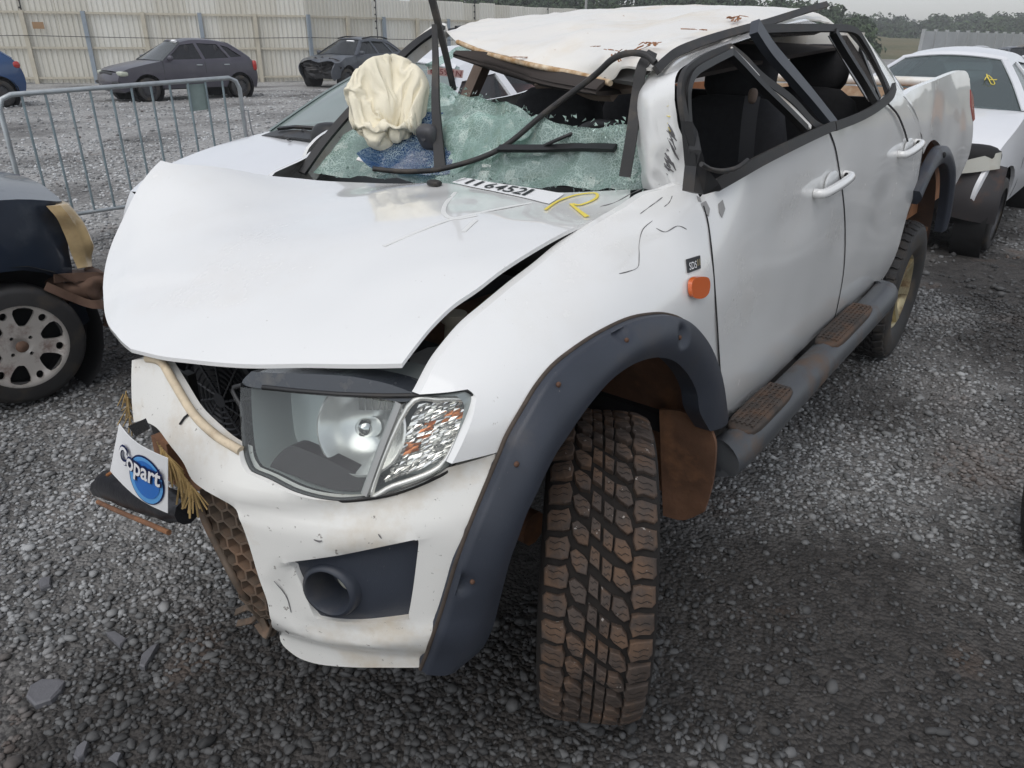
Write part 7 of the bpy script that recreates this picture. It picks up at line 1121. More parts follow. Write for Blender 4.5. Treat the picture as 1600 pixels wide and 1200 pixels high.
for o in list(T.children):
    if o.name.startswith('door_mirror'): bpy.data.objects.remove(o); continue
    if o.name.startswith('windscreen'): o.data.materials[0] = green_ws
    if o.name.startswith('side_window'): o.data.materials[0] = clear
    if o.name.startswith(('seat', 'cabin')): o.data.materials[0] = mat('wine_red_trim', (.20, .085, .08), .8, var=.2, vscale=9)
for yy, L_ in ((-.55, .62), (.10, .62)):
    put('wiper', *strip([Vector((.78-.10*t*0+.02, yy+L_*t, 1.045+.03*math.sin(t*3))) for t in (0, .3, .6, 1)], .022, .018, (.5, 0, 1)), black)
    put('wiper_arm', *strip([Vector((.86, yy+L_*.85, 1.02)), Vector((.83, yy+L_*.5, 1.06))], .02, .015, (.5, 0, 1)), black)
put('windscreen_cowl', *strip([Vector((.80+.10*(1-t*t), t*.66, 1.008+.035*(1-t*t))) for t in (-1, -.5, 0, .5, 1)], .13, .012, (.25, 0, 1)), black)
for yy in (-.2, .25): put('washer_jet', *blob((.98, yy, 1.025), (.03, .03, .02), 2, 4), black)

wl = [Vector(p) for p in [(-2.018,-1.7,1.486),(-2.33,-1.7,1.455),(-2.316,-1.7,1.411),(-2.015,-1.7,1.441)]]
put_w = lambda nm, vs, fs, m: MB().add([Vector(v)-T.location for v in vs], fs).obj(nm, m, None, False)
o = put_w('window_label', *shell(wl, [(0, 1, 2, 3)], (0, .003, 0)), mat('pink_label', (.62, .40, .36), .6)); o.parent = T
tv, tf, _ = text_on('6359 1N', lambda a, b: wl[3].lerp(wl[2], .06+.88*a).lerp(wl[0].lerp(wl[1], .06+.88*a), .15+.7*b)+Vector((0, .006, 0))); o = put_w('label_digits', tv, tf, maroon_ink := mat('maroon_ink', (.25, .04, .04), .6)); o.parent = T
# ---- wine red car beyond it
maroon = mat('maroon_paint', (.17, .055, .055), .35, coat=.5, var=.08)
car('saloon_car', 'wine red car seen through the side windows of the white hatchback', 'car', (-5.6, -4.95, 0), 0, maroon, 1.66, gl=glass('maroon_glass', (.25, .2, .2), .06, .03, haze=.2, hazecol=(.2, .13, .12)))

# ---- dark grey hatchback by the fence
grey_dark = mat('dull_plum_paint', (.060, .056, .072), .38, coat=.3, var=.15, vscale=3, dirt=.35, dirtcol=(.11, .10, .11), dscale=2)
gf, gr = Vector([(-9.598,-19.6,0)][0]), Vector([(-12.25,-19.35,0)][0]); dv_ = (gf-gr); sc_ = dv_.length/2.47
T, Yg, put = car('hatchback', 'dull dark plum hatchback standing alone in front of the corrugated fence', 'car', (gf+gr)/2+Vector((0, -.75*sc_, 0)), math.atan2(dv_.y, dv_.x), grey_dark, 1.62, scale=sc_, gl=glass('dark_tint', (.05, .055, .06), .03, .03, haze=.15, hazecol=(.06, .06, .07)))
for o in T.children:
    if o.name.startswith('windscreen'): o.data.materials[0] = glass('grey_windscreen', (.25, .27, .27), .12, .03, haze=.25, hazecol=(.22, .24, .24))
for s in (1, -1):
    put('headlight', *blob((1.74, s*.62, .66), (.26, .30, .13), 4, 5), mat('hazed_lamp', (.42, .44, .36), .3, coat=.4))
    put('tail_lamp', *blob((-1.76, s*.68, .80), (.12, .16, .26), 4, 5), redl)
put('grille', *blob((1.90, 0, .65), (.08, .8, .11), 4, 5), ink); put('bumper_strip', *blob((1.91, 0, .45), (.12, 1.5, .10), 4, 6), black)
put('windscreen_sticker', *box((.20, .25, 1.395), (.06, .34, .05), Matrix.Rotation(.6, 3, 'Y')), white, False)
put('number_plate', *box((1.99, 0, .45), (.01, .4, .11)), white, False)

# ---- blue car cut by the left edge
bluep = mat('blue_paint', (.012, .055, .16), .25, coat=.7)
br = Vector([(-6.22,-20.42,0)][0])
T, Yb, put = car('hatchback', 'bright blue car cut off by the left edge near the fence', 'car', br+Vector((1.42, -.85, 0)), 0, bluep, 1.70, scale=1.12)
for s in (1, -1): put('tail_lamp', *blob((-1.70, s*.66, .86), (.20, .26, .16), 3, 5), redl)

# ---- crashed dark car by the fence
wreckp = mat('wreck_paint', (.055, .062, .075), .35, coat=.4, var=.2, dirt=.4, dirtcol=(.12, .11, .1))
def crash(v):
    k = sstep(.7, 1.9, v.x); q = Vector((noise.noise(v*2.5), noise.noise(v*2.5+Vector((7, 0, 0))), noise.noise(v*3+Vector((0, 9, 0)))))
    return v+q*.09*k+Vector((-.12*k, 0, .03*k))
wp = [(-17.48,-20.9,0)][0]
T, Yk, put = car('crossover_car', 'charcoal car with a smashed bare front end near the fence', 'car', Vector(wp)+Vector((-1.1, -.8, 0)), .12, wreckp, 1.74, scale=1.13, warp=crash, skip=('front',))
put('crumpled_front', *blob((1.5, 0, .55), (.5, 1.5, .5), 4, 10, None, .5), black, False)
for s in (1, -1): put('roof_rail', *tube([(.1, s*.52, 1.42), (-.3, s*.54, 1.475), (-.8, s*.54, 1.465), (-1.1, s*.53, 1.42)], .022, 6), black)
put('windscreen_sticker', *box((.30, .2, 1.33), (.05, .3, .06), Matrix.Rotation(.6, 3, 'Y')), white, False)

# ---- white small pickup behind the truck, headlamp missing
wr = Vector([(-6.11,0.8772,0)][0])
PR = dict(front=[(1.66, .42), (1.70, .5), (1.70, .60), (1.66, .70), (1.60, .80)], hood=[(1.60, .80), (1.42, .92), (1.1, 1.02), (.70, 1.10)], windscreen=[(.70, 1.10), (.38, 1.30), (.04, 1.49)],
          roof=[(.04, 1.49), (-.3, 1.55), (-.7, 1.54), (-.95, 1.50)], rear_window=[(-.95, 1.50), (-1.0, 1.3), (-1.05, 1.12)], tailgate=[(-1.05, 1.12), (-1.6, 1.1), (-2.2, 1.08), (-2.25, .8), (-2.2, .5)])
WR_ = [[(.56, 1.13), (.06, 1.44), (-.36, 1.47), (-.40, 1.13)], [(-.50, 1.13), (-.46, 1.47), (-.82, 1.45), (-.88, 1.14)]]
T, Yr, put = car('utility_car', 'white small pickup with a missing headlamp and hanging black wheel liner, behind the truck bed', 'pickup truck', (wr.x-1.20, wr.y-.78, 0), -.02, car_white, 1.72, PR, WR_, wheels=(1.20, -1.45), R=.32, belt=1.12, arch=.40, sill=.36, gl=glass('teal_windscreen', (.28, .34, .34), .14, .03, haze=.28, hazecol=(.17, .22, .22)), skip=('front',))
lin = grid_patch([[(1.60, .50, .80), (1.62, .70, .78), (1.52, .86, .74)], [(1.66, .48, .55), (1.70, .70, .52), (1.60, .88, .50)], [(1.66, .46, .36), (1.68, .68, .33), (1.56, .88, .30)]], 5, 5)
put('loose_wheel_liner', *shell(*lin, (-.02, 0, 0)), mat('liner_dirty', (.035, .032, .034), .6, dirt=.6, dirtcol=(.12, .07, .05), dscale=6))
put('headlamp_opening', *blob((1.52, .58, .80), (.26, .44, .20), 3, 6), dark)
br_ = grid_patch([[(1.70, .42, .72), (1.68, .62, .80), (1.58, .80, .86)], [(1.72, .40, .66), (1.70, .64, .70), (1.62, .82, .74)]], 4, 4); put('lamp_bracket', *shell(*br_, (-.01, 0, 0)), mat('primer_bracket', (.40, .40, .36), .6, dirt=.4))
put('radiator_support', *box((1.5, 0, .62), (.1, 1.3, .5)), black, False)
for x0, y0 in ((.34, .42), (.56, .30)):
    put('yellow_scribble', *tube([Vector((x0+.11+.05*math.sin(i*2.3), y0+.05*math.cos(i*1.7), 1.36-.6*(x0-.30)+.025*math.sin(i*1.3)-.03*math.sin(i*2.3))) for i in range(7)], .004, 5, smooth=3), yellow)

# ---- navy car on the left with yellowed headlamp
navy = mat('navy_paint', (.014, .022, .038), .28, coat=.35, var=.2, vscale=5, dirt=.4, dirtcol=(.10, .11, .12), dscale=4)
nw = Vector([(0.2045,-2.36,0)][0])
def dent(v):
    k = sstep(1.15, 1.7, v.x)*sstep(.3, .6, abs(v.y)); q = noise.noise(v*5.5); return v+Vector((0, -.09*k*abs(q)*(1 if v.y > 0 else -1), .0))+Vector((0, .035*noise.noise(v*9+Vector((3, 1, 2)))*k, 0))
PN = dict(front=[(1.50, .40), (1.56, .60), (1.60, .91)], hood=[(1.60, .91), (1.4, .955), (1.1, .99), (.75, 1.03)], windscreen=[(.75, 1.03), (.40, 1.22), (.10, 1.38)], roof=[(.10, 1.38), (-.25, 1.44), (-.75, 1.43), (-1.18, 1.36)], rear_window=[(-1.18, 1.36), (-1.45, 1.15), (-1.66, .98)], tailgate=[(-1.66, .98), (-1.80, .76), (-1.84, .50), (-1.78, .24)])
T, Yn, put = car('hatchback', 'navy blue car with a yellowed headlamp and torn front corner at the left edge', 'car', (nw.x+1.24, nw.y-.70, 0), math.pi-.06, navy, 1.62, PN, None, wheels=(1.24, -1.25), R=.30, arch=.36, belt=.97, warp=dent, skip=('front',), detail=False)
# front right wheel (the one in view) gets a pierced alloy rim
lens = grid_patch([[(1.55, -.80, .915), (1.60, -.76, .91), (1.62, -.60, .90)], [(1.59, -.80, .82), (1.64, -.75, .82), (1.67, -.60, .81)], [(1.61, -.80, .70), (1.66, -.75, .70), (1.69, -.60, .70)], [(1.62, -.79, .60), (1.65, -.75, .59), (1.67, -.60, .60)]], 6, 6)
put('headlight', *shell(*lens, (-.05, .04, 0)), mat('yellowed_lens', (.52, .38, .20), .3, coat=.5, var=.2, vscale=9, dirt=.5, dirtcol=(.30, .17, .07), dscale=6))
rb_ = mat('brown_bracket', (.13, .075, .05), .85, var=.3, vscale=14)
for P in ([(1.40, -.78, .56), (1.55, -.80, .44), (1.64, -.76, .40), (1.66, -.70, .30)], [(1.45, -.76, .58), (1.70, -.72, .52), (1.72, -.70, .38), (1.66, -.68, .26)], [(1.66, -.62, .56), (1.74, -.60, .44), (1.70, -.62, .30)]):
    put('torn_bracket', *strip([Vector(p) for p in P], .040, .012, (.3, -1, 0), 4), rb_)
put('lamp_tray', *blob((1.60, -.62, .48), (.26, .30, .12), 4, 8, None, .4), rb_)
for k in range(4): put('dangling_wire', *tube([Vector((1.66+.02*k, -.70, .40)), Vector((1.70+.02*k, -.73, .28)), Vector((1.68+.04*k, -.72, .16-.03*k))], .005, 5, smooth=4), ink)
for w_ in T.children:
    if w_.name.startswith('wheel') and w_.type == 'EMPTY':
        s = 1 if w_.location.y > 0 else -1
        for ch in list(w_.children):
            if ch.name.startswith('rim'): bpy.data.objects.remove(ch)
        rr = .222; fy = lambda x, z: .082-.35*max(0, .12-math.hypot(x, z))**1.5*0-.012*sstep(.19, .15, math.hypot(x, z))-.012*sstep(.05, .02, math.hypot(x, z))
        circ = [(rr*math.cos(2*math.pi*i/40), 0, rr*math.sin(2*math.pi*i/40)) for i in range(40)]; hl = []
        for k in range(6):
            a = 2*math.pi*(k+.25)/6; hl.append([((rad)*math.cos(a+da), 0, rad*math.sin(a+da)) for rad, da in ((.100, -.17), (.095, 0), (.100, .17), (.138, .27), (.180, .25), (.190, 0), (.180, -.25), (.138, -.27))])
            a += math.pi/6; hl.append([(.162*math.cos(a)+.017*math.cos(q), 0, .162*math.sin(a)+.020*math.sin(q)) for q in [2*math.pi*j/8 for j in range(8)]])
        for k in range(4):
            a = 2*math.pi*(k+.4)/4; hl.append([(.055*math.cos(a)+.009*math.cos(q), 0, .055*math.sin(a)+.009*math.sin(q)) for q in [2*math.pi*j/8 for j in range(8)]])
        vs, fs = panel_mesh(circ, 1, fy, step=.016, holes=hl, flange=.02, n=2)
        o = MB().add([(a, s*b, c_) for a, b, c_ in vs], fs if s > 0 else [tuple(reversed(f)) for f in fs]).obj('rim', alloy); o.parent = w_
        o = MB().add(*lathe([(rr-.012, s*.078), (rr-.02, -s*.03), (0, -s*.03)], 32)).obj('rim_barrel', dark); o.parent = w_
        o = MB().add(*lathe([(0, s*.086), (.024, s*.084), (.028, s*.076)], 24)).obj('rim_cap', rb_); o.parent = w_

# ---- lone tyre at the right edge
tw = thing('wheel', 'black car wheel just entering at the right edge on the gravel', 'wheel', Vector([(-1.412,1.798,0)][0])+Vector((0, 0, 0)), .25, local=True)
wv = MB().add(*lathe(tyre_prof(.29, .09, .19), 48, 'y', (0, 0, .29))).obj('tyre', rubber); wv.parent = tw
wv = MB().add(*lathe([(.19, .07), (.17, .05), (.08, .07), (0, .07)], 32, 'y', (0, 0, .29))).obj('rim', alloy); wv.parent = tw

# ================================================================ crowd barrier
TB = [Vector(p) for p in [(-0.9651,-5.299,1.21),(-3.063,-5.268,1.276)]]
bar = thing('crowd_barrier', 'galvanised crowd barrier with vertical bars and a grey-green plate', 'barrier', ((TB[0].x+TB[1].x)/2, (TB[0].y+TB[1].y)/2, 0))
zt0, zt1, zb_ = TB[0].z, TB[1].z, .24; ax_ = (TB[1]-TB[0]); ax_.z = 0; Lb = ax_.length; ax_.normalize()
def bp(s, z): q = TB[0]+ax_*s; return Vector((q.x, q.y, z))
ztp = lambda s: zt0+(zt1-zt0)*s/Lb
MB().add(*tube([bp(0, zb_), bp(0, ztp(0)-.10), bp(.03, ztp(0)-.03), bp(.10, ztp(0)), bp(Lb*.5, ztp(Lb*.5)), bp(Lb-.10, ztp(Lb)), bp(Lb-.03, ztp(Lb)-.03), bp(Lb, ztp(Lb)-.10), bp(Lb, zb_)], .020, 10)).obj('frame', steel, bar)
MB().add(*tube([bp(0, zb_), bp(Lb, zb_)], .017, 8)).obj('bottom_rail', steel, bar)
nbar = 11; barsteel = mat('barrier_steel', (.24, .30, .32), .5, metal=.3, var=.2, vscale=12, dirt=.35, dirtcol=(.2, .13, .09), dscale=6, dthr=.58)
for i in range(1, nbar+1):
    s = Lb*i/(nbar+1); MB().add(*tube([bp(s, zb_), bp(s, ztp(s))], .0105, 8)).obj('bar', barsteel, bar)
nr = Vector((-ax_.y, ax_.x, 0))
s0, s1 = Lb*8.95/12, Lb*10/12
pv = [bp(s0, ztp(s0)-.03)+nr*.014, bp(s1, ztp(s1)-.03)+nr*.014, bp(s1, ztp(s1)-.26)+nr*.014, bp(s0, ztp(s0)-.26)+nr*.014]
MB().add(*shell(pv, [(0, 1, 2, 3)], nr*.004)).obj('plate', mat('grey_green_plate', (.23, .29, .27), .6, var=.15, vscale=9), bar, False)
for s in (Lb*.12, Lb*.88):
    MB().add(*tube([bp(s, zb_), bp(s, .02)-nr*.0, bp(s, .02)+nr*.3], .014, 8)).add(*tube([bp(s, .03), bp(s, .02)-nr*.3], .014, 8)).obj('foot', steel, bar)
MB().add(*tube([bp(Lb, ztp(Lb)-.30), bp(Lb+.06, ztp(Lb)-.30), bp(Lb+.07, ztp(Lb)-.48), bp(Lb+.09, ztp(Lb)-.56)], .008, 6)).obj('hook', steel, bar)

# ================================================================ corrugated fence
FB = [Vector(p) for p in [(-11,-30.52,0),(-19.2,-24.98,0),(-34.24,-23.99,0)]]
FB = [FB[0]+(FB[0]-FB[1])*.9]+FB; FB.append(FB[-1]+(FB[-1]-FB[-2])*.8)
sheet_m = bpy.data.materials.new('fence_sheet'); sheet_m.use_nodes = True
t_ = sheet_m.node_tree; b_ = t_.nodes['Principled BSDF']; b_.inputs['Roughness'].default_value = .6; b_.inputs['Metallic'].default_value = .0
oi = t_.nodes.new('ShaderNodeObjectInfo'); cr_ = t_.nodes.new('ShaderNodeValToRGB'); cr_.color_ramp.elements[0].color = (.52, .49, .41, 1); cr_.color_ramp.elements[1].color = (.72, .71, .66, 1)
no_ = t_.nodes.new('ShaderNodeTexNoise'); no_.inputs['Scale'].default_value = 1.3; no_.inputs['Detail'].default_value = 6; ge2 = t_.nodes.new('ShaderNodeNewGeometry'); mp_ = t_.nodes.new('ShaderNodeMapping'); mp_.inputs['Scale'].default_value = (3, 3, .5)
t_.links.new(ge2.outputs['Position'], mp_.inputs[0]); t_.links.new(mp_.outputs[0], no_.inputs['Vector'])
av = t_.nodes.new('ShaderNodeMath'); av.operation = 'MULTIPLY_ADD'; av.inputs[1].default_value = .55; t_.links.new(oi.outputs['Random'], av.inputs[0])
sb = t_.nodes.new('ShaderNodeMath'); sb.operation = 'MULTIPLY'; sb.inputs[1].default_value = .55; t_.links.new(no_.outputs['Fac'], sb.inputs[0]); t_.links.new(sb.outputs[0], av.inputs[2])
t_.links.new(av.outputs[0], cr_.inputs[0]); t_.links.new(cr_.outputs[0], b_.inputs['Base Color'])
HF = 3.15; SW = 1.05
def sheet_mesh():
    prof = []; n = 6
    for i in range(n):
        x0 = i*SW/n
        prof += [(x0, 0), (x0+.085, 0), (x0+.105, .035), (x0+.155, .035)]
    prof.append((SW, 0)); vs = [(a, b, z) for z in (.03, HF) for a, b in prof]; k = len(prof)
    fs = [(i, i+1, k+i+1, k+i) for i in range(k-1)]
    return shell([Vector(v) for v in vs], fs, (0, .004, 0))
sme = mesh(*sheet_mesh()); sme.materials.append(sheet_m)
fence = thing('corrugated_fence', 'tall pale corrugated metal fence with grey and beige posts along the yard', 'fence', FB[1])
post_b = mat('post_blue_grey', (.26, .30, .34), .6, var=.1); post_c = mat('post_beige', (.50, .46, .37), .7, var=.1)
k_ = 0; acc = 0; npost = 0
pme = {}
for nm, mm in (('a', post_b), ('b', post_c)):
    me = mesh(*box((0, 0, 1.22), (.14, .10, 2.44))); me.materials.append(mm); pme[nm] = me
for a, b in zip(FB, FB[1:]):
    L_ = (b-a).length; dx = (b-a).normalized(); ang = math.atan2(dx.y, dx.x); nv = Vector((-dx.y, dx.x, 0))
    if nv.dot(CAM-a) < 0: nv = -nv
    n = max(1, round(L_/SW))
    for i in range(n):
        o = bpy.data.objects.new('fence_sheet', sme); C.objects.link(o); o.parent = fence
        p = a+dx*(L_*i/n); o.location = p-nv*.06-fence.location+Vector((0, 0, random.uniform(-.05, .03))); o.rotation_euler = (0, random.uniform(-.004, .004), ang); o.scale = (L_/n/SW, 1, 1)
    m_ = max(1, round(L_/1.85))
    for i in range(m_):
        o = bpy.data.objects.new('fence_post', pme['a' if npost % 2 == 0 else 'b']); C.objects.link(o); o.parent = fence; npost += 1
        p = a+dx*(L_*i/m_); o.location = p+nv*.05-fence.location; o.rotation_euler = (0, 0, ang)
    for z, rr, mm in ((2.38, .035, post_c), (1.22, .035, post_c), (.20, .035, post_c)):
        MB().add(*box((a+b)/2+nv*.02+Vector((0, 0, z)), (L_, .05, .07), Matrix.Rotation(ang, 3, 'Z'))).obj('fence_rail', mm, fence, False)
    MB().add(*tube([a+nv*.14+Vector((0, 0, 1.62)), (a+b)/2+nv*.14+Vector((0, 0, 1.56)), b+nv*.14+Vector((0, 0, 1.62))], .012, 5, smooth=4)).obj('cable', black, fence)
# electric-fence poles with insulators
poles = [Vector(p) for p in [(-11.27,-30.86,0),(-17.33,-27.07,0),(-22.73,-24.97,0),(-28.74,-24.7,0),(-33.97,-24.22,0)]]
for i, p in enumerate(poles):
    ep = thing('insulator_pole', ['thin dark insulator pole at the left end of the fence', 'thin dark insulator pole above the plum hatchback', 'thin dark insulator pole above the charcoal wreck', 'thin dark insulator pole behind the truck roof edge', 'thin dark pole beside the trees above the truck roof'][i], 'pole', p+Vector((.25, .35, 0)), group='poles along the fence')
    MB().add(*tube([ep.location, ep.location+Vector((0, 0, 4.4))], .022, 6)).obj('shaft', black, ep)
    for k in range(9): MB().add(*blob(ep.location+Vector((.04, 0, 2.0+k*.26)), (.08, .08, .07), 2, 4)).obj('insulator', ink, ep)
sg = Vector([(-11.6,-30.55,0)][0])
tag(MB().add(*box(sg+Vector((.3, .45, 1.95)), (.36, .02, .22), Matrix.Rotation(-.55, 3, 'Z'))).obj('sign_plate', mat('brown_sign', (.32, .20, .11), .7), None, False), 'small brown sign plate on the fence above the barrier', 'sign')

# ================================================================ gravel
def ico(sub):
    bm = bmesh.new(); bmesh.ops.create_icosphere(bm, subdivisions=sub, radius=1); V = np.array([v.co[:] for v in bm.verts]); Fc = np.array([[v.index for v in f.verts] for f in bm.faces]); bm.free(); return V, Fc
GR = []
def stones(name, N_pts, size, sub, m, seed):
    g = np.random.default_rng(seed); V0, F0 = ico(sub); n = len(N_pts); nv = len(V0)
    var = []
    for k in range(12):
        q = V0.copy(); off = g.uniform(-50, 50, 3)
        rr = np.array([1+.38*noise.noise(Vector(v*1.25+off))+.22*noise.noise(Vector(v*2.6+off)) for v in q])
        pl_ = g.normal(0, 1, (7, 3)); pl_ /= np.linalg.norm(pl_, axis=1)[:, None]; rr = np.minimum(rr, np.min(.72/np.maximum(.05, V0@pl_.T), axis=1)); var.append(q*rr[:, None])
    var = np.array(var); idx = g.integers(0, 12, n)
    sz = size*np.exp(g.normal(0, .30, n)); ax3 = np.stack([g.uniform(.8, 1.35, n), g.uniform(.65, 1.0, n), g.uniform(.45, .75, n)], 1)
    ang = g.uniform(0, 2*math.pi, n); tx = g.normal(0, .22, n)
    P = var[idx]*ax3[:, None, :]*sz[:, None, None]/2
    ct, st = np.cos(tx)[:, None], np.sin(tx)[:, None]; y, z = P[:, :, 1]*ct-P[:, :, 2]*st, P[:, :, 1]*st+P[:, :, 2]*ct
    ca, sa = np.cos(ang)[:, None], np.sin(ang)[:, None]; x, y2 = P[:, :, 0]*ca-y*sa, P[:, :, 0]*sa+y*ca
    z = z+(sz*g.uniform(.02, .22, n))[:, None]
    V = np.stack([x+N_pts[:, 0:1], y2+N_pts[:, 1:2], z], 2).reshape(-1, 3)
    Fc = (F0[None]+(np.arange(n)*nv)[:, None, None]).reshape(-1, 3)
    GR.append((V, Fc))
def gravel_object(name, m):
    off = np.cumsum([0]+[len(v) for v, f in GR]); V = np.concatenate([v for v, f in GR]); Fc = np.concatenate([f+o for (v, f), o in zip(GR, off)])
    me = bpy.data.meshes.new(name); me.vertices.add(len(V)); me.vertices.foreach_set('co', V.ravel().astype(np.float32))
    me.loops.add(Fc.size); me.loops.foreach_set('vertex_index', Fc.ravel().astype(np.int32)); me.polygons.add(len(Fc))
    me.polygons.foreach_set('loop_start', np.arange(0, Fc.size, 3, dtype=np.int32)); me.update(calc_edges=True)
    return stuff(link(name, me, m, None, False))
gravel_m = bpy.data.materials.new('gravel_stone'); gravel_m.use_nodes = True
_t = gravel_m.node_tree; _N = _t.nodes; _b = _N['Principled BSDF']; _b.inputs['Roughness'].default_value = .7
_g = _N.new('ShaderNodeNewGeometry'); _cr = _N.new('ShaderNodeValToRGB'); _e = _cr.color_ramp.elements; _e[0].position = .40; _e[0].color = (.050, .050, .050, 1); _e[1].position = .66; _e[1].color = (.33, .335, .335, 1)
_t.links.new(paleness(_N, _t.links, _g.outputs['Position']), _cr.inputs[0])
_m = _N.new('ShaderNodeMapRange'); _m.inputs['To Min'].default_value = .45; _m.inputs['To Max'].default_value = 1.75; _t.links.new(_g.outputs['Random Per Island'], _m.inputs['Value'])
_h = _N.new('ShaderNodeHueSaturation'); _t.links.new(_cr.outputs[0], _h.inputs['Color']); _t.links.new(_m.outputs[0], _h.inputs['Value']); 
_n = _N.new('ShaderNodeTexNoise'); _n.inputs['Scale'].default_value = 1.15; _n.inputs['Detail'].default_value = 5; _t.links.new(_g.outputs['Position'], _n.inputs['Vector'])
_q = _N.new('ShaderNodeMapRange'); _q.inputs['From Min'].default_value = .56; _q.inputs['From Max'].default_value = .72; _q.inputs['To Max'].default_value = .7; _t.links.new(_n.outputs['Fac'], _q.inputs['Value'])
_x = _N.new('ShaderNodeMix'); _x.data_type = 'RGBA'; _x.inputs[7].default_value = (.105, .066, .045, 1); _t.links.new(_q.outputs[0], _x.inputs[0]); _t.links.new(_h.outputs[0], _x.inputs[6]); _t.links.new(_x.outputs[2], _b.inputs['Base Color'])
def scatter(r0, r1, dens, seed, half=1.15):
    g = np.random.default_rng(seed); A = half*(r1*r1-r0*r0); n = int(A*dens)
    rr = np.sqrt(g.uniform(r0*r0, r1*r1, n)); a = YAW+g.uniform(-half, half, n)
    P = np.stack([CAM.x+rr*np.cos(a), CAM.y+rr*np.sin(a)], 1)
    dn = np.array([noise.noise(Vector((p[0]*.8, p[1]*.8, 3)))+.5*noise.noise(Vector((p[0]*2.6, p[1]*2.6, 8))) for p in P])
    keep = g.uniform(0, 1, n) < np.clip(.72+.9*dn, .18, 1)
    P = P[keep]
    under = (P[:, 0] > -4.2) & (P[:, 0] < 0) & (P[:, 1] < .5) & (P[:, 1] > -1.0); return P[~under]
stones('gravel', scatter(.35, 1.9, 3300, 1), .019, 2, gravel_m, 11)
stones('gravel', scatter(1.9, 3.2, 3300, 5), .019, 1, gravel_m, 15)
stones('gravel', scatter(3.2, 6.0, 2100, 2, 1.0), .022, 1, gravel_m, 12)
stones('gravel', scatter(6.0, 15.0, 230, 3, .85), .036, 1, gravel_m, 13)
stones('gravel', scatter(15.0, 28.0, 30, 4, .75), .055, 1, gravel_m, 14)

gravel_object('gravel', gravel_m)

# flat stones and shards lying among the gravel
rock = mat('slate', (.13, .13, .14), .7, var=.15, vscale=12, bump=.003, bscale=40)
ROCKS = [
 ([(1.038,-0.3022,0.012),(1.014,-0.3352,0.012),(0.9848,-0.3348,0.012),(0.9571,-0.2967,0.012),(0.9491,-0.2758,0.012),(0.9695,-0.2514,0.012),(1.002,-0.2365,0.012),(1.036,-0.2516,0.012)], 'broad grey slate slab at the lower left'),
 ([(0.7901,-0.3748,0.012),(0.7709,-0.3594,0.012),(0.7635,-0.3042,0.012),(0.7915,-0.2859,0.012),(0.791,-0.3178,0.012)], 'pale pointed slate chip beside the bumper corner'),
 ([(0.7933,-0.1711,0.012),(0.7681,-0.2053,0.012),(0.7306,-0.2184,0.012),(0.715,-0.2112,0.012),(0.7582,-0.1735,0.012),(0.7866,-0.1552,0.012)], 'grey pointed slate shard right of the pale chip'),
 ([(0.8211,-0.7715,0.012),(0.8024,-0.7888,0.012),(0.7813,-0.7729,0.012),(0.8018,-0.7277,0.012),(0.8292,-0.7319,0.012)], 'small flat grey slate left of the hanging bumper'),
 ([(1.043,-0.009083,0.012),(1.024,-0.03517,0.012),(1.002,-0.03699,0.012),(1,-0.02299,0.012),(1.024,0.006192,0.012),(1.04,0.008782,0.012)], 'upright greenish slate chip at the bottom edge'),
 ([(0.9917,0.06382,0.012),(0.9711,0.06044,0.012),(0.9639,0.07518,0.012),(0.9831,0.09163,0.012)], 'tiny pale stone chip at the bottom edge'),
]
for P, l in ROCKS:
    b = [Vector(p) for p in P]; c_ = sum(b, Vector())/len(b); n = len(b)
    vs = [p+(c_-p)*.0-Vector((0, 0, .02)) for p in b]+[p+Vector((0, 0, .002+.004*random.random())) for p in b]+[p.lerp(c_, .12)+Vector((0, 0, .006+.004*random.random())) for p in b]
    fs = [(i, (i+1) % n, n+(i+1) % n, n+i) for i in range(n)]+[(n+i, n+(i+1) % n, 2*n+(i+1) % n, 2*n+i) for i in range(n)]+[tuple(range(2*n, 3*n))]
    tag(MB().add(vs, fs).obj('slate_stone', rock, None, False), l, 'stone', 'flat stones on the gravel')

# ================================================================ paper sheet with the oval logo taped to the bumper
pc_ = [Vector(p) for p in [(0.82,0.1574,0.9097),(0.82,0.3435,0.8968),(0.81,0.2667,0.7315),(0.83,0.07666,0.77)]]
def pfn(a, b, lift=0):
    top_ = pc_[0].lerp(pc_[1], a); bot = pc_[3].lerp(pc_[2], a); q = bot.lerp(top_, b)
    return q+Vector((.012*math.sin(math.pi*a)*(.4+b*.6)+lift, .6*lift, .010*math.sin(math.pi*a)*(1-b)*-1.2))
sheet = thing('paper_sign', 'white paper sheet with blue oval logo taped to the broken bumper', 'paper sign', pfn(.5, 0)*1)
def pp_(name, vs, fs, m, sm=False): return MB().add(vs, fs).obj(name, m, sheet, sm)
vs = [pfn(i/12, j/10) for i in range(13) for j in range(11)]; fs = [(i*11+j, (i+1)*11+j, (i+1)*11+j+1, i*11+j+1) for i in range(12) for j in range(10)]
pp_('paper', *shell(vs, fs, (-.001, 0, 0)), white, True)
def ell(cx, cy, rx, ry, lift, m, nm, rot=0):
    V = [pfn(cx, cy, lift)]+[pfn(cx+rx*k_*math.cos(t)*math.cos(rot)-ry*k_*math.sin(t)*math.sin(rot), cy+rx*k_*math.cos(t)*math.sin(rot)+ry*k_*math.sin(t)*math.cos(rot), lift) for k_ in (.5, 1) for t in [2*math.pi*i/40 for i in range(40)]]
    F_ = [(0, 1+i, 1+(i+1) % 40) for i in range(40)]+[(1+i, 41+i, 41+(i+1) % 40, 1+(i+1) % 40) for i in range(40)]; pp_(nm, V, F_, m)
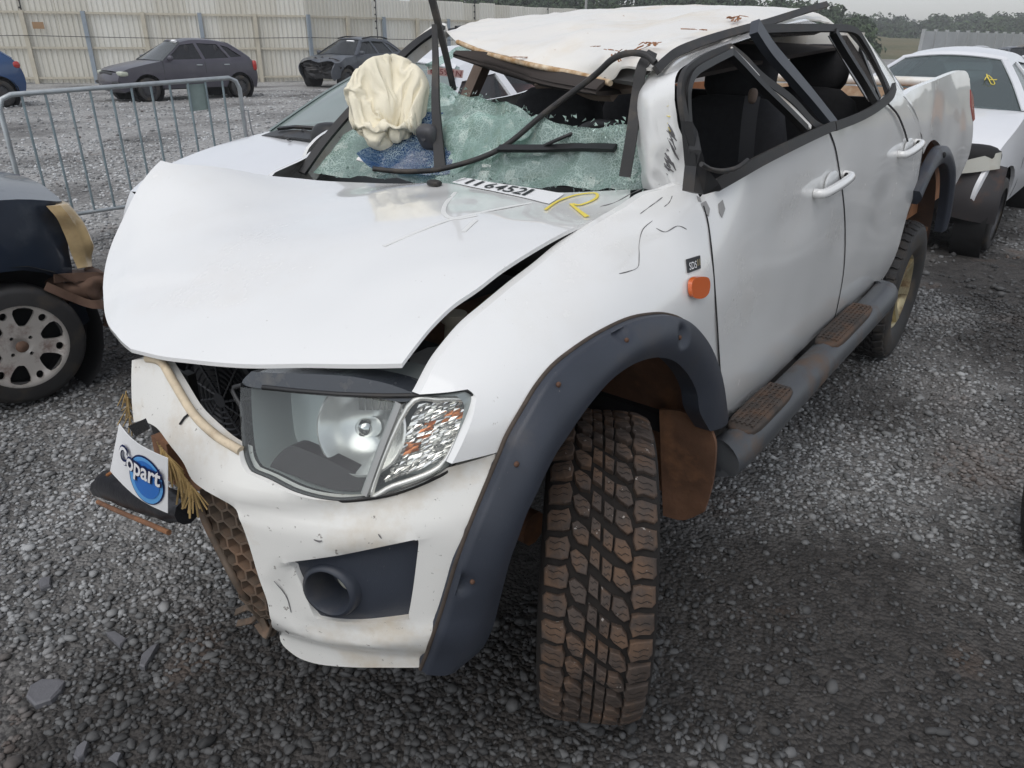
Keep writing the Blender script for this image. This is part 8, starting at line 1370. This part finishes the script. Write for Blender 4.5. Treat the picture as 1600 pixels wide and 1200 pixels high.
ell(.66, .44, .30, .42, .0015, navy_ink, 'logo_oval_outline'); ell(.66, .44, .28, .395, .0025, cyan_ink, 'logo_oval_ring'); ell(.67, .46, .225, .32, .0035, blue_ink, 'logo_oval')
tv, tf, bx_ = text_on('Copart', lambda a, b: pfn(.14+.80*a, .36+.46*b, .0055), off=.075, shear=.12)
pp_('logo_letter_outline', tv, tf, navy_ink)
tv, tf, _ = text_on('Copart', lambda a, b: pfn(.14+.80*a, .36+.46*b, .0075), off=.02, shear=.12, box_=bx_)
pp_('logo_letter', tv, tf, white)
MB().add(*shell([Vector(p)+Vector((.008, 0, 0)) for p in [(0.82,0.2174,0.9268),(0.82,0.2998,0.971),(0.82,0.3093,0.9521),(0.82,0.242,0.912)]], [(0, 1, 2, 3)], (-.003, 0, 0))).obj('tape', mat('black_tape', (.015, .015, .016), .25), sheet, False)

# ================================================================ far setting: slopes, woodland, wall, shed, cars on the terrace
def dirv(px): return (d+r2*((px-800)/FPX)); 
def hdir(px):
    v = dirv(px); v = Vector((v.x, v.y, 0)); return v.normalized()
def gpos(px, dist): q = CAM+hdir(px)*dist; return Vector((q.x, q.y, 0))
def hgt(px, py, dist):
    v = d+r2*((px-800)/FPX)-u2*((py-600)/FPX); return CAM.z+dist*v.z/math.hypot(v.x, v.y)
grass_m = mat('hill_grass', (.075, .095, .045), .95, var=.3, vscale=.03, col2=(.16, .13, .08), bump=.5, bscale=.4)
def hill(name, prof, d0, d1, m=grass_m, n=60):
    pxs = [prof[0][0]+(prof[-1][0]-prof[0][0])*i/n for i in range(n+1)]; vs = []; K = 8
    for px in pxs:
        for (a, ya), (b, yb) in zip(prof, prof[1:]):
            if a <= px <= b: py = ya+(yb-ya)*(px-a)/(b-a); break
        for k in range(K+1):
            t = k/K; dist = d0+(d1-d0)*t; H = hgt(px, py, d1); q = gpos(px, dist); z = -.5+(H+.5)*(t*t*(3-2*t)); vs.append((q.x, q.y, z+(H*.06*noise.noise(q*.02) if 0 < k < K else 0)))
        q = gpos(px, d1*1.5); vs.append((q.x, q.y, -1))
    K += 2; fs = [(i*K+j, (i+1)*K+j, (i+1)*K+j+1, i*K+j+1) for i in range(n) for j in range(K-1)]
    o = structure(link(name, mesh(vs, fs), m)); return vs, K, n
h1 = hill('hill', [(-500, -70), (300, -40), (520, 9), (660, 10), (800, 2), (960, 8), (1120, 22), (1200, 36), (1265, 58), (1480, 64)], 75, 135)
h2 = hill('hill', [(700, 40), (1000, 34), (1200, 40), (1290, 48), (1380, 46), (1480, 40), (1560, 30), (1700, 24), (2300, -10)], 210, 330)
h3 = hill('hill', [(800, 40), (1200, 40), (1330, 46), (1420, 42), (1500, 38), (1620, 34), (2300, 10)], 430, 620)
# woodland: crowns made of many leaf-clump faces
leafm = mat('woodland_leaf', (.050, .075, .032), .9, island=.5, col2=(.028, .050, .028), vscale=.15)
def woodland(name, spots, seed, leaves=46):
    g = np.random.default_rng(seed); VV = []; n = leaves
    for (p, R_) in spots:
        lobes = g.normal(0, 1, (6, 3)); lobes /= np.linalg.norm(lobes, axis=1)[:, None]; lobes[:, 2] = np.abs(lobes[:, 2])
        q = g.normal(0, 1, (n, 3)); q /= np.linalg.norm(q, axis=1)[:, None]; li = g.integers(0, 6, n)
        c = np.array(p)+lobes[li]*R_*.55+q*R_*.48*g.uniform(.7, 1.1, (n, 1)); c[:, 2] += R_*.55
        a = g.normal(0, 1, (n, 3)); a -= q*.5*(a*q).sum(1)[:, None]; a /= np.linalg.norm(a, axis=1)[:, None]; b = np.cross(a, q); b /= (np.linalg.norm(b, axis=1)[:, None]+1e-6); s = R_*g.uniform(.09, .20, (n, 1))
        VV.append(np.stack([c+a*s, c-a*s*.5+b*s*.9, c-a*s*.5-b*s*.9, c+q*s*.5], 1).reshape(-1, 3))
    V = np.concatenate(VV); k = np.arange(len(V)//4)*4; Fc = np.concatenate([np.stack([k, k+1, k+3], 1), np.stack([k+1, k+2, k+3], 1), np.stack([k+2, k, k+3], 1)])
    return stuff(link(name, mesh(V.tolist(), Fc.tolist()), leafm, None, False))
def spots(h, n, seed, R0, R1, tmin=.35, lo=0, hi=1, drop=.35):
    vs, K, nn = h; g = random.Random(seed); out = []
    for i in range(n):
        a = g.uniform(lo, hi)*nn; k = g.uniform(tmin, 1)*(K-2); i0 = min(nn-1, int(a)); k0 = min(K-3, int(k))
        p = Vector(vs[i0*K+k0]).lerp(Vector(vs[(i0+1)*K+k0]), a-i0).lerp(Vector(vs[i0*K+k0+1]).lerp(Vector(vs[(i0+1)*K+k0+1]), a-i0), k-k0); R_ = g.uniform(R0, R1); out.append((p-Vector((0, 0, R_*drop)), R_))
    return out
woodland('near_woodland', spots(h1, 240, 1, 1.4, 2.6, .15, .60, .885), 21, 130)
woodland('hillside_woodland', spots(h2, 420, 2, 2.6, 4.8, .06, .25, .75), 22, 110)
woodland('far_woodland', spots(h3, 330, 3, 5, 9, .25, .1, .75, .55), 23, 90)
# concrete wall far right
wall_m = mat('far_wall', (.36, .37, .37), .8, var=.12, vscale=.6)
A_, B_ = gpos(1325, 85), gpos(1560, 150)
fw = thing('boundary_wall', 'long grey boundary wall far behind the white small pickup', 'wall', (A_+B_)/2)
nseg = 24
for i in range(nseg):
    p, q = A_.lerp(B_, i/nseg), A_.lerp(B_, (i+.97)/nseg); ang = math.atan2((q-p).y, (q-p).x)
    MB().add(*box((p+q)/2+Vector((0, 0, 1.28)), ((q-p).length, .12, 2.56), Matrix.Rotation(ang, 3, 'Z'))).obj('wall_panel', wall_m, fw, False)
    MB().add(*box(p+Vector((0, 0, 1.36)), (.22, .3, 2.72), Matrix.Rotation(ang, 3, 'Z'))).obj('wall_post', wall_m, fw, False)
# shed with sloping grey roof at the right edge
sp = gpos(1640, 60); ang = math.atan2(hdir(1640).y, hdir(1640).x)
shed = thing('shed', 'shed with a long sloping grey roof at the right edge', 'shed', sp)
Rz = Matrix.Rotation(ang+math.pi/2, 3, 'Z')
def sh(v): return sp+Rz@Vector(v)
gv = [sh(p) for p in ((-6, 0, 0), (6, 0, 0), (6, 0, 1.2), (0, 0, 3.9), (-6, 0, 1.2))]; gv2 = [p+Rz@Vector((0, 12, 0)) for p in gv]
MB().add(gv+gv2, [(0, 1, 2, 3, 4), (9, 8, 7, 6, 5), (0, 4, 9, 5), (1, 6, 7, 2)]).obj('wall', mat('clay_wall', (.30, .17, .09), .9, var=.2), shed, False)
for s in (1, -1): MB().add(*shell([sh((s*6.6, -.5, .95)), sh((0, -.5, 3.95)), sh((0, 12.4, 3.95)), sh((s*6.6, 12.4, .95))], [(0, 1, 2, 3)], (0, 0, .12))).obj('roof_slope', mat('shed_roof', (.30, .29, .27), .8, var=.2, vscale=.8), shed, False)
# far parked vehicles
def far_car(px, dist, m, rz, label, z=0, grp='vehicles far off in the yard', sc_=1.0, py=None):
    p = gpos(px, dist); p.z = z if py is None else hgt(px, py, dist); car('parked_car', label, 'car', p, rz, m, scale=sc_, detail=False, group=grp)
silver = mat('silver_paint', (.5, .51, .52), .3, metal=.3, coat=.4)
far_car(1385, 36, car_white, .3, 'far white car left of the boundary wall', 0)
far_car(1403, 52, silver, .2, 'small silver car in the distance beside the far white car', 0)
far_car(1452, 48, wreckp, .5, 'far dark car in front of the boundary wall', 0)
far_car(1572, 55, car_white, .6, 'far white car beyond the roof of the white small pickup', 0)
TL = ['first far white car on the terrace above the fence from the left', 'second far car on the terrace above the fence from the left', 'third far car on the terrace above the fence from the left', 'fourth far car on the terrace above the fence from the left', 'rightmost far car on the terrace above the fence']
for i, px in enumerate((532, 556, 580, 622, 642)): far_car(px, 120, (car_white, silver, car_white, silver, car_white)[i], .4+.3*(i % 2), TL[i], grp='cars on the terrace', py=9.5)
pole = gpos(890, 60); up_ = thing('utility_pole', 'slender grey utility pole rising before the wooded slope', 'pole', pole)
MB().add(*tube([pole, pole+Vector((0, 0, 9))], .09, 8)).obj('shaft', mat('pole_grey', (.30, .30, .29), .8), up_); MB().add(*box(pole+Vector((0, 0, 8.2)), (1.6, .1, .12))).obj('crossarm', MATS['pole_grey'], up_, False)

# ================================================================ air
hz = link('haze', mesh(*box((-330, -330, 29), (760, 760, 62))), None, None, False); stuff(hz)
hm = bpy.data.materials.new('haze'); hm.use_nodes = True; hm.node_tree.nodes.clear()
ho = hm.node_tree.nodes.new('ShaderNodeOutputMaterial'); pv_ = hm.node_tree.nodes.new('ShaderNodeVolumePrincipled'); pv_.inputs['Color'].default_value = (.96, .97, 1, 1); pv_.inputs['Density'].default_value = .0010
hm.node_tree.links.new(pv_.outputs[0], ho.inputs['Volume']); hz.data.materials.append(hm)
